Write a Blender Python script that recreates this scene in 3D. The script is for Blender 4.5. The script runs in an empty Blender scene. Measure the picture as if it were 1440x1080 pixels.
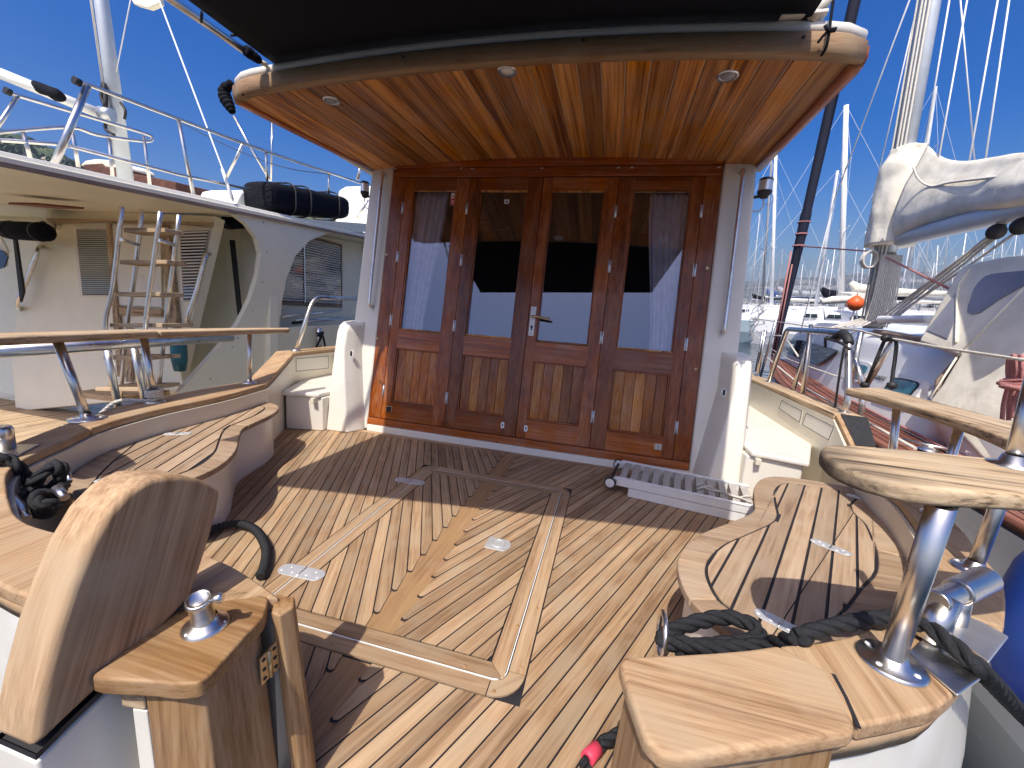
import bpy, bmesh, math, random
from mathutils import Vector, Matrix
random.seed(7)
SC = bpy.context.scene
COL = SC.collection
R_ = math.radians

# ------------------------------------------------------------------ camera
# Own boat's frame: x to starboard, y to the bow, z up from the cockpit sole, the eye 1 m above the sole.
F = 570.7
RB = Matrix(((0.9685229, 0.10900784, -0.22378715),
             (0.23866928, -0.15126926, 0.95924688),
             (0.07071331, -0.98246369, -0.17252457)))     # camera (right, down, forward) -> own boat
FLIP = Matrix(((1, 0, 0), (0, -1, 0), (0, 0, -1)))
EYE_H = 1.9                                                # eye above the water
up = -Vector((-0.035, 1.0, 123.0 / F)).normalized()        # gravity as seen by the camera
fw = (RB.transposed() @ Vector((0, 1, 0)))
fw = (fw - up * fw.dot(up)).normalized()
rt = fw.cross(up)
if rt.x < 0: rt = -rt
WR = Matrix((rt, fw, up))                                  # camera -> world
TILT = Matrix.Translation((0, 0, EYE_H)) @ (WR @ RB.transposed()).to_4x4() @ Matrix.Translation((0, 0, -1.0))

cam_data = bpy.data.cameras.new('camera')
cam_data.sensor_width = 36.0
cam_data.lens = 36.0 * F / 1440.0
cam_data.clip_start = 0.02
cam_data.clip_end = 20000
cam = bpy.data.objects.new('camera', cam_data)
COL.objects.link(cam)
cam.matrix_world = Matrix.Translation((0, 0, EYE_H)) @ (WR @ FLIP).to_4x4()
SC.camera = cam

# ------------------------------------------------------------------ light
SUN_B = Vector((-0.11, -0.655, 1.0)).normalized()           # towards the sun, own boat's frame
SUN_W = (TILT.to_3x3() @ SUN_B).normalized()
elev = math.asin(SUN_W.z)
azim = math.atan2(SUN_W.x, SUN_W.y)
sd = bpy.data.lights.new('sun', 'SUN')
sd.energy = 2.8
sd.angle = R_(0.53)
sd.color = (1.0, 0.94, 0.86)
sun = bpy.data.objects.new('sun', sd)
COL.objects.link(sun)
sun.rotation_euler = SUN_W.to_track_quat('Z', 'Y').to_euler()
sun.location = SUN_W * 30

world = bpy.data.worlds.new('World')
SC.world = world
world.use_nodes = True
wn = world.node_tree
for n in list(wn.nodes): wn.nodes.remove(n)
wo = wn.nodes.new('ShaderNodeOutputWorld')
bg = wn.nodes.new('ShaderNodeBackground')
sky = wn.nodes.new('ShaderNodeTexSky')
sky.sky_type = 'NISHITA'
sky.sun_disc = False
sky.sun_elevation = elev
sky.sun_rotation = azim
sky.altitude = 200
sky.air_density = 1.0
sky.dust_density = 4.5
sky.ozone_density = 4.0
bg.inputs['Strength'].default_value = 0.094
hs = wn.nodes.new('ShaderNodeHueSaturation')
hs.inputs['Saturation'].default_value = 1.60
hs.inputs['Hue'].default_value = 0.516
wn.links.new(sky.outputs[0], hs.inputs['Color'])
wn.links.new(hs.outputs[0], bg.inputs['Color'])
wn.links.new(bg.outputs[0], wo.inputs['Surface'])

SC.view_settings.view_transform = 'Standard'
SC.view_settings.look = 'None'
SC.view_settings.exposure = 0.78
SC.view_settings.gamma = 1.0
SC.view_settings.use_curve_mapping = False
SC.render.engine = 'CYCLES'
SC.cycles.max_bounces = 9
SC.cycles.diffuse_bounces = 6
SC.cycles.glossy_bounces = 4
SC.cycles.transparent_max_bounces = 12
SC.cycles.caustics_reflective = False
SC.cycles.caustics_refractive = False
SC.cycles.sample_clamp_indirect = 10.0

# ------------------------------------------------------------------ finding places
def ray(px, py):
    return RB @ Vector((px - 720.0, py - 540.0, F))
def Z(px, py, z):                     # point at height z, own boat's frame
    d = ray(px, py); return Vector((0, 0, 1)) + d * ((z - 1.0) / d.z)
def X(px, py, x):                     # point on the lengthwise plane x
    d = ray(px, py); return Vector((0, 0, 1)) + d * (x / d.x)
def Y(px, py, y):                     # point on the crosswise plane y
    d = ray(px, py); return Vector((0, 0, 1)) + d * (y / d.y)
def BH(px, py, off=0.0, y0=2.79, k=0.165):   # point on a raked bulkhead y = y0 + k z
    d = ray(px, py); t = (y0 - off + k) / (d.y - k * d.z); return Vector((0, 0, 1)) + d * t
def BP(x, z, off=0.0): return Vector((x, 2.79 + 0.165 * z - off, z))
def WZ(px, py, z):                    # point at height z above the water, world frame
    d = WR @ Vector((px - 720.0, py - 540.0, F)); return Vector((0, 0, EYE_H)) + d * ((z - EYE_H) / d.z)
def WY(px, py, dist):                 # point at a distance ahead, world frame
    d = WR @ Vector((px - 720.0, py - 540.0, F)); return Vector((0, 0, EYE_H)) + d * (dist / d.y)
def A_(x, y): return (x / 3.4286, 480 + y / 3.4286)
def B_(x, y): return (x / 2.769, 690 + y / 2.769)
def D_(x, y): return (920 + x / 2.769, 640 + y / 2.769)
def C_(x, y): return (800 + x / 2.25, 860 + y / 2.25)
def G_(x, y): return (1000 + x / 3.2727, 400 + y / 3.2727)
def F_(x, y): return (500 + x / 2.5714, 220 + y / 2.5714)
def L_(x, y): return (x / 2.769, 230 + y / 2.769)       # left boat
def T_(x, y): return (x / 2.769, y / 2.769)
def S_(x, y): return (1060 + x / 3.789, y / 3.789)

# ------------------------------------------------------------------ objects
OWN = []                              # roots built in the boat frame, levelled at the end
def wloc(o):
    v = Vector((0, 0, 0))
    while o is not None:
        v += o.location; o = o.parent
    return v
def put(o, parent=None, own=True):
    COL.objects.link(o)
    if parent is not None: o.parent = parent
    elif own: OWN.append(o)
    return o
def tag(o, label=None, cat=None, group=None, kind=None):
    if label: o['label'] = label
    if cat: o['category'] = cat
    if group: o['group'] = group
    if kind: o['kind'] = kind
    return o
def thing(name, label, cat, loc=(0, 0, 0), group=None, own=True):
    o = bpy.data.objects.new(name, None)
    o.empty_display_size = 0.1
    o.location = loc
    put(o, None, own)
    return tag(o, label, cat, group)

class MB:
    def __init__(s): s.v = []; s.f = []; s.sm = []
    def add(s, vs, fs, smooth=False):
        b = len(s.v); s.v += [Vector(v) for v in vs]
        for f in fs: s.f.append([b + i for i in f]); s.sm.append(smooth)
        return s
    def hexa(s, c):                   # 8 corners: bottom loop 4, top loop 4
        return s.add(c, [(3, 2, 1, 0), (4, 5, 6, 7), (0, 1, 5, 4), (1, 2, 6, 5), (2, 3, 7, 6), (3, 0, 4, 7)])
    def box(s, a, b):
        x0, y0, z0 = a; x1, y1, z1 = b
        return s.hexa([(x0, y0, z0), (x1, y0, z0), (x1, y1, z0), (x0, y1, z0), (x0, y0, z1), (x1, y0, z1), (x1, y1, z1), (x0, y1, z1)])
    def prism(s, loop, vec):          # closed extrusion of a planar loop
        vec = Vector(vec); n = len(loop); lo = [Vector(p) for p in loop]
        vs = lo + [p + vec for p in lo]
        fs = [tuple(range(n)), tuple(range(2 * n - 1, n - 1, -1))] + [((i + 1) % n, i, n + i, n + (i + 1) % n) for i in range(n)]
        return s.add(vs, fs)
    def tube(s, pts, r, seg=10, cap=True, closed=False):
        pts = [Vector(p) for p in pts]; n = len(pts)
        rr = r if isinstance(r, (list, tuple)) else [r] * n
        vs = []; fs = []; prev = None
        for i, p in enumerate(pts):
            a = pts[(i - 1) % n] if (closed or i > 0) else p
            b = pts[(i + 1) % n] if (closed or i < n - 1) else p
            t = (b - a).normalized()
            if prev is None:
                u = t.orthogonal().normalized()
            else:
                u = (prev - t * prev.dot(t))
                u = u.normalized() if u.length > 1e-6 else t.orthogonal().normalized()
            prev = u; w = t.cross(u)
            for k in range(seg):
                an = 2 * math.pi * k / seg
                vs.append(p + (u * math.cos(an) + w * math.sin(an)) * rr[i])
        m = n if closed else n - 1
        for i in range(m):
            j = (i + 1) % n
            for k in range(seg):
                fs.append((i * seg + k, i * seg + (k + 1) % seg, j * seg + (k + 1) % seg, j * seg + k))
        s.add(vs, fs, True)
        if cap and not closed:
            b = len(s.v) - len(vs)
            s.f.append([b + k for k in range(seg - 1, -1, -1)]); s.sm.append(False)
            s.f.append([b + (n - 1) * seg + k for k in range(seg)]); s.sm.append(False)
        return s
    def lathe(s, prof, o, axis=(0, 0, 1), seg=24):   # prof: (radius, height)
        o = Vector(o); ax = Vector(axis).normalized(); u = ax.orthogonal().normalized(); w = ax.cross(u)
        vs = []; fs = []
        for r, h in prof:
            for k in range(seg):
                an = 2 * math.pi * k / seg
                vs.append(o + ax * h + (u * math.cos(an) + w * math.sin(an)) * max(r, 1e-5))
        for i in range(len(prof) - 1):
            for k in range(seg):
                fs.append((i * seg + k, i * seg + (k + 1) % seg, (i + 1) * seg + (k + 1) % seg, (i + 1) * seg + k))
        s.add(vs, fs, True)
        return s
    def strip(s, a, b, smooth=True):  # quads between two polylines
        n = len(a); vs = list(a) + list(b)
        return s.add(vs, [(i, i + 1, n + i + 1, n + i) for i in range(n - 1)], smooth)
    def build(s, name, mat, parent=None, bevel=0.0, own=True, subsurf=0, auto=True):
        off = wloc(parent)
        me = bpy.data.meshes.new(name)
        me.from_pydata([v - off for v in s.v], [], s.f)
        me.polygons.foreach_set('use_smooth', s.sm)
        bm = bmesh.new(); bm.from_mesh(me)
        bmesh.ops.recalc_face_normals(bm, faces=bm.faces)
        bm.to_mesh(me); bm.free()
        me.materials.append(mat)
        o = bpy.data.objects.new(name, me)
        put(o, parent, own)
        if bevel:
            m = o.modifiers.new('bevel', 'BEVEL'); m.width = bevel; m.segments = 3; m.limit_method = 'ANGLE'; m.angle_limit = R_(40)
            for p in me.polygons: p.use_smooth = True
            w = o.modifiers.new('normals', 'WEIGHTED_NORMAL'); w.keep_sharp = True
        if subsurf:
            m = o.modifiers.new('smooth', 'SUBSURF'); m.levels = subsurf; m.render_levels = subsurf
        return o

def catmull(pts, k=6, closed=False):
    P = [Vector(p) for p in pts]; n = len(P); out = []
    m = n if closed else n - 1
    for i in range(m):
        p1, p2 = P[i], P[(i + 1) % n]
        p0 = P[(i - 1) % n] if (closed or i > 0) else p1 * 2 - p2
        p3 = P[(i + 2) % n] if (closed or i < n - 2) else p2 * 2 - p1
        for j in range(k):
            t = j / k
            out.append(0.5 * ((2 * p1) + (p2 - p0) * t + (2 * p0 - 5 * p1 + 4 * p2 - p3) * t * t + (3 * p1 - p0 - 3 * p2 + p3) * t ** 3))
    if not closed: out.append(P[-1])
    return out
def resample(pts, step):
    out = [pts[0].copy()]; acc = 0.0
    for a, b in zip(pts, pts[1:]):
        L = (b - a).length
        if L < 1e-9: continue
        d = step - acc
        while d <= L:
            out.append(a.lerp(b, d / L)); d += step
        acc = (acc + L) % step
    return out
def rope(mb, pts, r, lay=None, seg=7, step=None):      # three strands laid round each other
    lay = lay or r * 7.0
    pts = resample(catmull(pts, 8), step or r * 0.8)
    n = len(pts); fr = []; prev = None
    for i, p in enumerate(pts):
        t = (pts[min(i + 1, n - 1)] - pts[max(i - 1, 0)]).normalized()
        u = t.orthogonal().normalized() if prev is None else (prev - t * prev.dot(t)).normalized()
        prev = u; fr.append((u, t.cross(u)))
    for s in range(3):
        q = []; d = 0.0
        for i, p in enumerate(pts):
            if i: d += (p - pts[i - 1]).length
            an = 2 * math.pi * (s / 3.0 + d / lay)
            q.append(p + (fr[i][0] * math.cos(an) + fr[i][1] * math.sin(an)) * r * 0.50)
        mb.tube(q, r * 0.56, seg)
    return mb

# ------------------------------------------------------------------ materials
def new_mat(name):
    m = bpy.data.materials.new(name); m.use_nodes = True
    nt = m.node_tree
    return m, nt, nt.nodes['Principled BSDF']
def N(nt, t, **kw):
    n = nt.nodes.new(t)
    for k, v in kw.items(): setattr(n, k, v)
    return n
def ramp(nt, stops):
    r = N(nt, 'ShaderNodeValToRGB'); e = r.color_ramp.elements
    while len(e) < len(stops): e.new(0.5)
    for i, (p, c) in enumerate(stops):
        e[i].position = p; e[i].color = (*c, 1)
    return r
def wood(name, dark, mid, light, axis='X', rough=0.65, coat=0.0, bump=0.25, var=0.25, fine=70.0, coarse=7.0, stretch=0.045, grey=None, hue=0.0, spec=0.35, spread=0.16, wander=0.012):
    m, nt, b = new_mat(name); L = nt.links
    tc = N(nt, 'ShaderNodeTexCoord'); oi = N(nt, 'ShaderNodeObjectInfo')
    sc = {'X': (stretch, 1, 1), 'Y': (1, stretch, 1), 'Z': (1, 1, stretch), 'D': (1, 1, stretch)}[axis]
    off = N(nt, 'ShaderNodeVectorMath', operation='SCALE'); off.inputs[0].default_value = (13.1, 7.7, 9.3)
    L.new(oi.outputs['Random'], off.inputs['Scale'])
    add = N(nt, 'ShaderNodeVectorMath', operation='ADD')
    src_v = tc.outputs['Object']
    if axis == 'D':                   # grain running aslant, up and forward
        rot = N(nt, 'ShaderNodeVectorRotate', rotation_type='X_AXIS'); rot.inputs['Angle'].default_value = R_(20); L.new(src_v, rot.inputs['Vector']); src_v = rot.outputs[0]
    L.new(src_v, add.inputs[0]); L.new(off.outputs[0], add.inputs[1])
    # slow wander of the grain
    wn_ = N(nt, 'ShaderNodeTexNoise'); wn_.inputs['Scale'].default_value = 3.0; wn_.inputs['Detail'].default_value = 1
    L.new(add.outputs[0], wn_.inputs['Vector'])
    ws = N(nt, 'ShaderNodeVectorMath', operation='MULTIPLY_ADD')
    ws.inputs[1].default_value = (wander,) * 3
    L.new(wn_.outputs['Color'], ws.inputs[0]); L.new(add.outputs[0], ws.inputs[2])
    mp = N(nt, 'ShaderNodeVectorMath', operation='MULTIPLY'); mp.inputs[1].default_value = sc
    L.new(ws.outputs[0], mp.inputs[0])
    n1 = N(nt, 'ShaderNodeTexNoise'); n1.inputs['Scale'].default_value = fine; n1.inputs['Detail'].default_value = 5; n1.inputs['Roughness'].default_value = 0.65
    n2 = N(nt, 'ShaderNodeTexNoise'); n2.inputs['Scale'].default_value = fine * 0.22; n2.inputs['Detail'].default_value = 3
    n3 = N(nt, 'ShaderNodeTexNoise'); n3.inputs['Scale'].default_value = coarse; n3.inputs['Detail'].default_value = 3
    L.new(mp.outputs[0], n1.inputs['Vector']); L.new(mp.outputs[0], n2.inputs['Vector']); L.new(add.outputs[0], n3.inputs['Vector'])
    mx = N(nt, 'ShaderNodeMath', operation='MULTIPLY_ADD'); mx.inputs[1].default_value = 0.55
    L.new(n1.outputs['Fac'], mx.inputs[0])
    m2 = N(nt, 'ShaderNodeMath', operation='MULTIPLY'); m2.inputs[1].default_value = 0.45
    L.new(n2.outputs['Fac'], m2.inputs[0]); L.new(m2.outputs[0], mx.inputs[2])
    rp = ramp(nt, [(0.5 - spread, dark), (0.50, mid), (0.5 + spread, light)])
    L.new(mx.outputs[0], rp.inputs['Fac'])
    col = rp.outputs['Color']
    if grey:                          # weathered silvering in patches
        gx = N(nt, 'ShaderNodeMix', data_type='RGBA'); gx.inputs['B'].default_value = (*grey, 1)
        gr = ramp(nt, [(0.42, (0, 0, 0)), (0.68, (0.75, 0.75, 0.75))])
        L.new(n3.outputs['Fac'], gr.inputs['Fac']); L.new(gr.outputs['Color'], gx.inputs['Factor']); L.new(col, gx.inputs['A'])
        col = gx.outputs['Result']
    hv = N(nt, 'ShaderNodeHueSaturation')
    mr = N(nt, 'ShaderNodeMapRange'); mr.inputs['To Min'].default_value = 1 - var; mr.inputs['To Max'].default_value = 1 + var
    L.new(oi.outputs['Random'], mr.inputs['Value']); L.new(mr.outputs[0], hv.inputs['Value'])
    m3 = N(nt, 'ShaderNodeMapRange'); m3.inputs['From Min'].default_value = 0.3; m3.inputs['From Max'].default_value = 0.7; m3.inputs['To Min'].default_value = 0.9; m3.inputs['To Max'].default_value = 1.12
    L.new(n3.outputs['Fac'], m3.inputs['Value']); L.new(m3.outputs[0], hv.inputs['Saturation'])
    L.new(col, hv.inputs['Color']); L.new(hv.outputs[0], b.inputs['Base Color'])
    rr = N(nt, 'ShaderNodeMapRange'); rr.inputs['To Min'].default_value = max(0.05, rough - 0.12); rr.inputs['To Max'].default_value = rough + 0.12
    L.new(n2.outputs['Fac'], rr.inputs['Value']); L.new(rr.outputs[0], b.inputs['Roughness'])
    b.inputs['Specular IOR Level'].default_value = spec
    if coat:
        b.inputs['Coat Weight'].default_value = coat; b.inputs['Coat Roughness'].default_value = 0.12
    if bump:
        bp = N(nt, 'ShaderNodeBump'); bp.inputs['Strength'].default_value = bump; bp.inputs['Distance'].default_value = 0.002
        L.new(mx.outputs[0], bp.inputs['Height']); L.new(bp.outputs[0], b.inputs['Normal'])
    return m
def paint(name, col, rough=0.35, var=0.05, scale=6.0, metal=0.0, coat=0.0, bump=0.0, bscale=60.0, spec=0.5, dirt=None):
    m, nt, b = new_mat(name); L = nt.links
    tc = N(nt, 'ShaderNodeTexCoord')
    n = N(nt, 'ShaderNodeTexNoise'); n.inputs['Scale'].default_value = scale; n.inputs['Detail'].default_value = 5
    L.new(tc.outputs['Object'], n.inputs['Vector'])
    c0 = tuple(max(0, c * (1 - var)) for c in col); c1 = tuple(min(1, c * (1 + var)) for c in col)
    if dirt: c0 = dirt
    r = ramp(nt, [(0.32, c0), (0.62, c1)])
    L.new(n.outputs['Fac'], r.inputs['Fac']); L.new(r.outputs['Color'], b.inputs['Base Color'])
    rr = N(nt, 'ShaderNodeMapRange'); rr.inputs['To Min'].default_value = max(0.02, rough * 0.7); rr.inputs['To Max'].default_value = min(1, rough * 1.3)
    L.new(n.outputs['Fac'], rr.inputs['Value']); L.new(rr.outputs[0], b.inputs['Roughness'])
    b.inputs['Metallic'].default_value = metal
    b.inputs['Specular IOR Level'].default_value = spec
    b.inputs['Coat Weight'].default_value = coat
    if bump:
        n2 = N(nt, 'ShaderNodeTexNoise'); n2.inputs['Scale'].default_value = bscale; n2.inputs['Detail'].default_value = 4
        L.new(tc.outputs['Object'], n2.inputs['Vector'])
        bp = N(nt, 'ShaderNodeBump'); bp.inputs['Strength'].default_value = bump; bp.inputs['Distance'].default_value = 0.01
        L.new(n2.outputs['Fac'], bp.inputs['Height']); L.new(bp.outputs[0], b.inputs['Normal'])
    return m
def glass(name, tint, refl=0.18, see=0.5, rough=0.01):
    m, nt, b = new_mat(name); L = nt.links
    nt.nodes.remove(b); out = [n for n in nt.nodes if n.type == 'OUTPUT_MATERIAL'][0]
    g = N(nt, 'ShaderNodeBsdfGlossy'); g.inputs['Roughness'].default_value = rough; g.inputs['Color'].default_value = (0.95, 0.97, 1, 1)
    t = N(nt, 'ShaderNodeBsdfTransparent'); t.inputs['Color'].default_value = (*[c * see for c in tint], 1)
    lw = N(nt, 'ShaderNodeLayerWeight'); lw.inputs['Blend'].default_value = 0.25
    mr = N(nt, 'ShaderNodeMapRange'); mr.inputs['To Min'].default_value = refl; mr.inputs['To Max'].default_value = 0.9
    L.new(lw.outputs['Fresnel'], mr.inputs['Value'])
    mx = N(nt, 'ShaderNodeMixShader'); L.new(mr.outputs[0], mx.inputs['Fac']); L.new(t.outputs[0], mx.inputs[1]); L.new(g.outputs[0], mx.inputs[2])
    L.new(mx.outputs[0], out.inputs['Surface'])
    return m

TK = ((0.21, 0.115, 0.055), (0.375, 0.23, 0.118), (0.50, 0.335, 0.19))
M = {}
M['deck'] = wood('deck_teak', *TK, 'X', rough=0.75, var=0.2, grey=(0.40, 0.315, 0.225), bump=0.35, fine=95, spread=.13)
M['seat'] = wood('seat_teak', (0.22, 0.135, 0.075), (0.39, 0.26, 0.155), (0.51, 0.37, 0.24), 'X', rough=0.75, var=0.16, grey=(0.42, 0.34, 0.26), bump=0.35, fine=90)
for a in 'XZ': M['gate' + a] = wood('gate_teak_' + a.lower(), (0.17, 0.085, 0.037), (0.33, 0.195, 0.095), (0.45, 0.295, 0.165), a, rough=0.62, var=0.08, bump=0.3, fine=130, stretch=.03)
M['king'] = wood('king_plank_teak', (0.22, 0.115, 0.05), (0.36, 0.205, 0.095), (0.46, 0.29, 0.15), 'Y', rough=0.68, var=0.05, grey=(0.34,0.23,0.13))
for a in 'XYZD':
    M['teak' + a] = wood('weathered_teak_' + a.lower(), (0.25, 0.135, 0.062), (0.43, 0.265, 0.135), (0.56, 0.385, 0.225), a, rough=0.75, var=0.10, grey=(0.45, 0.35, 0.245), bump=0.5, fine=170, stretch=.025, spread=.15)
    M['var' + a] = wood('varnished_wood_' + a.lower(), (0.13, 0.030, 0.008), (0.29, 0.080, 0.021), (0.43, 0.148, 0.043), a, rough=0.34, coat=0.22, var=0.34, bump=0.06, fine=75, stretch=.03)
    M['silver' + a] = wood('silvered_teak_' + a.lower(), (0.09, 0.06, 0.04), (0.47, 0.32, 0.18), (0.62, 0.47, 0.30), a, rough=0.85, var=0.08, grey=(0.50, 0.41, 0.30), bump=1.0, fine=150, stretch=0.02, spread=.11)
M['board'] = wood('panel_board_wood', (0.17, 0.048, 0.013), (0.34, 0.11, 0.03), (0.50, 0.19, 0.055), 'Z', rough=0.4, coat=0.15, var=0.4, bump=0.06, fine=60)
M['boardpale'] = wood('pale_panel_board_wood', (0.26, 0.085, 0.02), (0.46, 0.18, 0.046), (0.60, 0.28, 0.09), 'Z', rough=0.4, coat=0.12, var=0.2, bump=0.06, fine=70)
M['boatcream'] = paint('neighbour_cream_paint', (0.90, 0.85, 0.67), 0.4, 0.03, 4)
M['ceil'] = wood('ceiling_wood', (0.12, 0.036, 0.008), (0.44, 0.18, 0.048), (0.64, 0.32, 0.10), 'Y', rough=0.4, coat=0.15, var=0.42, bump=0.15, fine=75, coarse=4, stretch=.02, spread=.13, spec=.25, wander=.004)
M['fascia'] = wood('fascia_wood', (0.17, 0.09, 0.04), (0.32, 0.185, 0.09), (0.42, 0.27, 0.145), 'X', rough=0.6, var=0.05, grey=(0.33, 0.25, 0.17), fine=110)
M['white'] = paint('white_gelcoat', (0.80, 0.76, 0.67), 0.3, 0.03, 4, bump=0.02, bscale=5)
M['cream'] = paint('cream_gelcoat', (0.76, 0.70, 0.57), 0.35, 0.05, 4)
M['hullw'] = paint('aged_white_hull', (0.80, 0.78, 0.72), 0.3, 0.05, 3, dirt=(0.62, 0.58, 0.46))
M['purewhite'] = paint('clean_white_gelcoat', (0.87, 0.87, 0.84), 0.25, 0.03, 3)
M['black'] = paint('black_caulk', (0.018, 0.016, 0.018), 0.7, 0.2, 20)
M['steel'] = paint('stainless_steel', (0.76, 0.73, 0.68), 0.30, 0.08, 14, metal=1.0)
M['alu'] = paint('aluminium', (0.60, 0.61, 0.62), 0.38, 0.06, 10, metal=0.85)
M['alup'] = paint('painted_aluminium', (0.80, 0.80, 0.79), 0.4, 0.05, 10)
M['plate'] = paint('dull_steel_plate', (0.62, 0.62, 0.61), 0.45, 0.06, 14, metal=0.45)
M['brass'] = paint('aged_brass', (0.55, 0.40, 0.22), 0.4, 0.15, 25, metal=0.8)
M['grip'] = paint('grey_grip_slat', (0.46, 0.43, 0.39), 0.8, 0.12, 40, bump=0.3, bscale=300)
M['ropeb'] = paint('black_rope_fibre', (0.011, 0.012, 0.015), 0.6, 0.4, 120, bump=0.5, bscale=500)
M['ropew'] = paint('white_rope_fibre', (0.68, 0.64, 0.56), 0.85, 0.2, 150, bump=0.5, bscale=500)
M['roper'] = paint('faded_red_rope_fibre', (0.46, 0.20, 0.18), 0.85, 0.25, 120, bump=0.5, bscale=500)
M['pink'] = paint('pink_whipping_tape', (0.75, 0.06, 0.12), 0.6, 0.1, 40)
M['canvas'] = paint('black_canvas', (0.007, 0.008, 0.013), 0.9, 0.3, 90, bump=0.35, bscale=14, spec=0.15)
M['sailc'] = paint('cream_canvas', (0.83, 0.78, 0.65), 0.85, 0.05, 5, bump=0.8, bscale=9, dirt=(0.70, 0.65, 0.52))
M['navy'] = paint('navy_canvas', (0.008, 0.010, 0.028), 0.8, 0.2, 30, bump=0.4, bscale=12)
M['rubber'] = paint('black_rubber', (0.02, 0.02, 0.021), 0.6, 0.2, 30)
M['blue'] = paint('blue_fender_vinyl', (0.012, 0.05, 0.34), 0.38, 0.25, 5, bump=0.2, bscale=12, dirt=(0.02, 0.09, 0.42))
M['teal'] = paint('teal_fender_vinyl', (0.02, 0.16, 0.22), 0.4, 0.25, 8)
M['orange'] = paint('orange_buoy_vinyl', (0.80, 0.12, 0.02), 0.45, 0.1, 8)
M['curtain'] = paint('mauve_curtain', (0.74, 0.64, 0.54), 0.9, 0.1, 20)
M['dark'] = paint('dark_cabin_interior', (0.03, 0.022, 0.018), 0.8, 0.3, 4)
M['pane'] = glass('door_glass', (0.9, 0.92, 1.0), refl=0.09, see=1.0)
M['blind'] = paint('white_blind_slat', (0.72, 0.72, 0.70), 0.5, 0.05, 10)
M['winglass'] = glass('boat_window_glass', (0.75, 0.85, 0.85), refl=0.10, see=0.8)
M['darkglass'] = paint('dark_boat_glass', (0.012, 0.022, 0.03), 0.06, 0.2, 4, spec=0.8)
M['tealglass'] = paint('teal_port_glass', (0.015, 0.14, 0.19), 0.12, 0.35, 14, spec=0.8)
M['vinyl'] = paint('clear_vinyl_window', (0.30, 0.30, 0.33), 0.35, 0.2, 3, spec=0.35)
M['alub'] = paint('mast_aluminium', (0.60, 0.64, 0.67), 0.42, 0.06, 6, metal=0.35)
M['mastold'] = paint('weathered_mast', (0.40, 0.41, 0.36), 0.6, 0.2, 14, dirt=(0.16, 0.17, 0.12))
M['redteak'] = wood('reddish_teak', (0.13, 0.046, 0.030), (0.21, 0.082, 0.054), (0.29, 0.125, 0.085), 'Y', rough=0.65, var=0.25, fine=60)
M['oldrail'] = wood('grey_brown_rail_wood', (0.16, 0.11, 0.08), (0.30, 0.22, 0.16), (0.42, 0.32, 0.24), 'Y', rough=0.8, var=0.1)
M['greyblind'] = paint('grey_green_blind_slat', (.40, .40, .33), .5, .05, 10)  # darker grey-green slats for the window with faint blinds
M['darkwood'] = wood('dark_brown_wood', (.05, .022, .015), (.11, .048, .033), (.16, .07, .05), 'Y', rough=.6)
M['red'] = paint('red_print', (0.65, 0.05, 0.03), 0.5, 0.05, 20)
M['print'] = paint('dark_print', (0.05, 0.05, 0.055), 0.5, 0.05, 20)

# the worn rail end: silvered teak scorched dark and split near its tip
M['wornend'] = wood('worn_rail_teak', (0.08, 0.055, 0.035), (0.50, 0.345, 0.19), (0.64, 0.49, 0.31), 'X', rough=0.88, var=0.02, grey=(0.52, 0.43, 0.31), bump=1.0, fine=170, stretch=0.018, spread=.10)
def _worn():
    nt = M['wornend'].node_tree; L = nt.links; b = nt.nodes['Principled BSDF']
    src = b.inputs['Base Color'].links[0].from_socket
    tc = N(nt, 'ShaderNodeTexCoord'); sx = N(nt, 'ShaderNodeSeparateXYZ'); L.new(tc.outputs['Object'], sx.inputs[0])
    nz = N(nt, 'ShaderNodeTexNoise'); nz.inputs['Scale'].default_value = 22; nz.inputs['Detail'].default_value = 6
    mp = N(nt, 'ShaderNodeVectorMath', operation='MULTIPLY'); mp.inputs[1].default_value = (.35, 1, 1); L.new(tc.outputs['Object'], mp.inputs[0]); L.new(mp.outputs[0], nz.inputs['Vector'])
    ad = N(nt, 'ShaderNodeMath', operation='MULTIPLY_ADD'); ad.inputs[1].default_value = .30; L.new(nz.outputs['Fac'], ad.inputs[0]); L.new(sx.outputs['X'], ad.inputs[2])
    mr = N(nt, 'ShaderNodeMapRange'); mr.inputs['From Min'].default_value = -.485; mr.inputs['From Max'].default_value = -.36; mr.inputs['To Min'].default_value = .85; mr.inputs['To Max'].default_value = 0; L.new(ad.outputs[0], mr.inputs['Value'])
    mx = N(nt, 'ShaderNodeMix', data_type='RGBA'); mx.inputs['B'].default_value = (.10, .075, .055, 1); L.new(mr.outputs[0], mx.inputs['Factor']); L.new(src, mx.inputs['A']); L.new(mx.outputs['Result'], b.inputs['Base Color'])
_worn()
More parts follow.
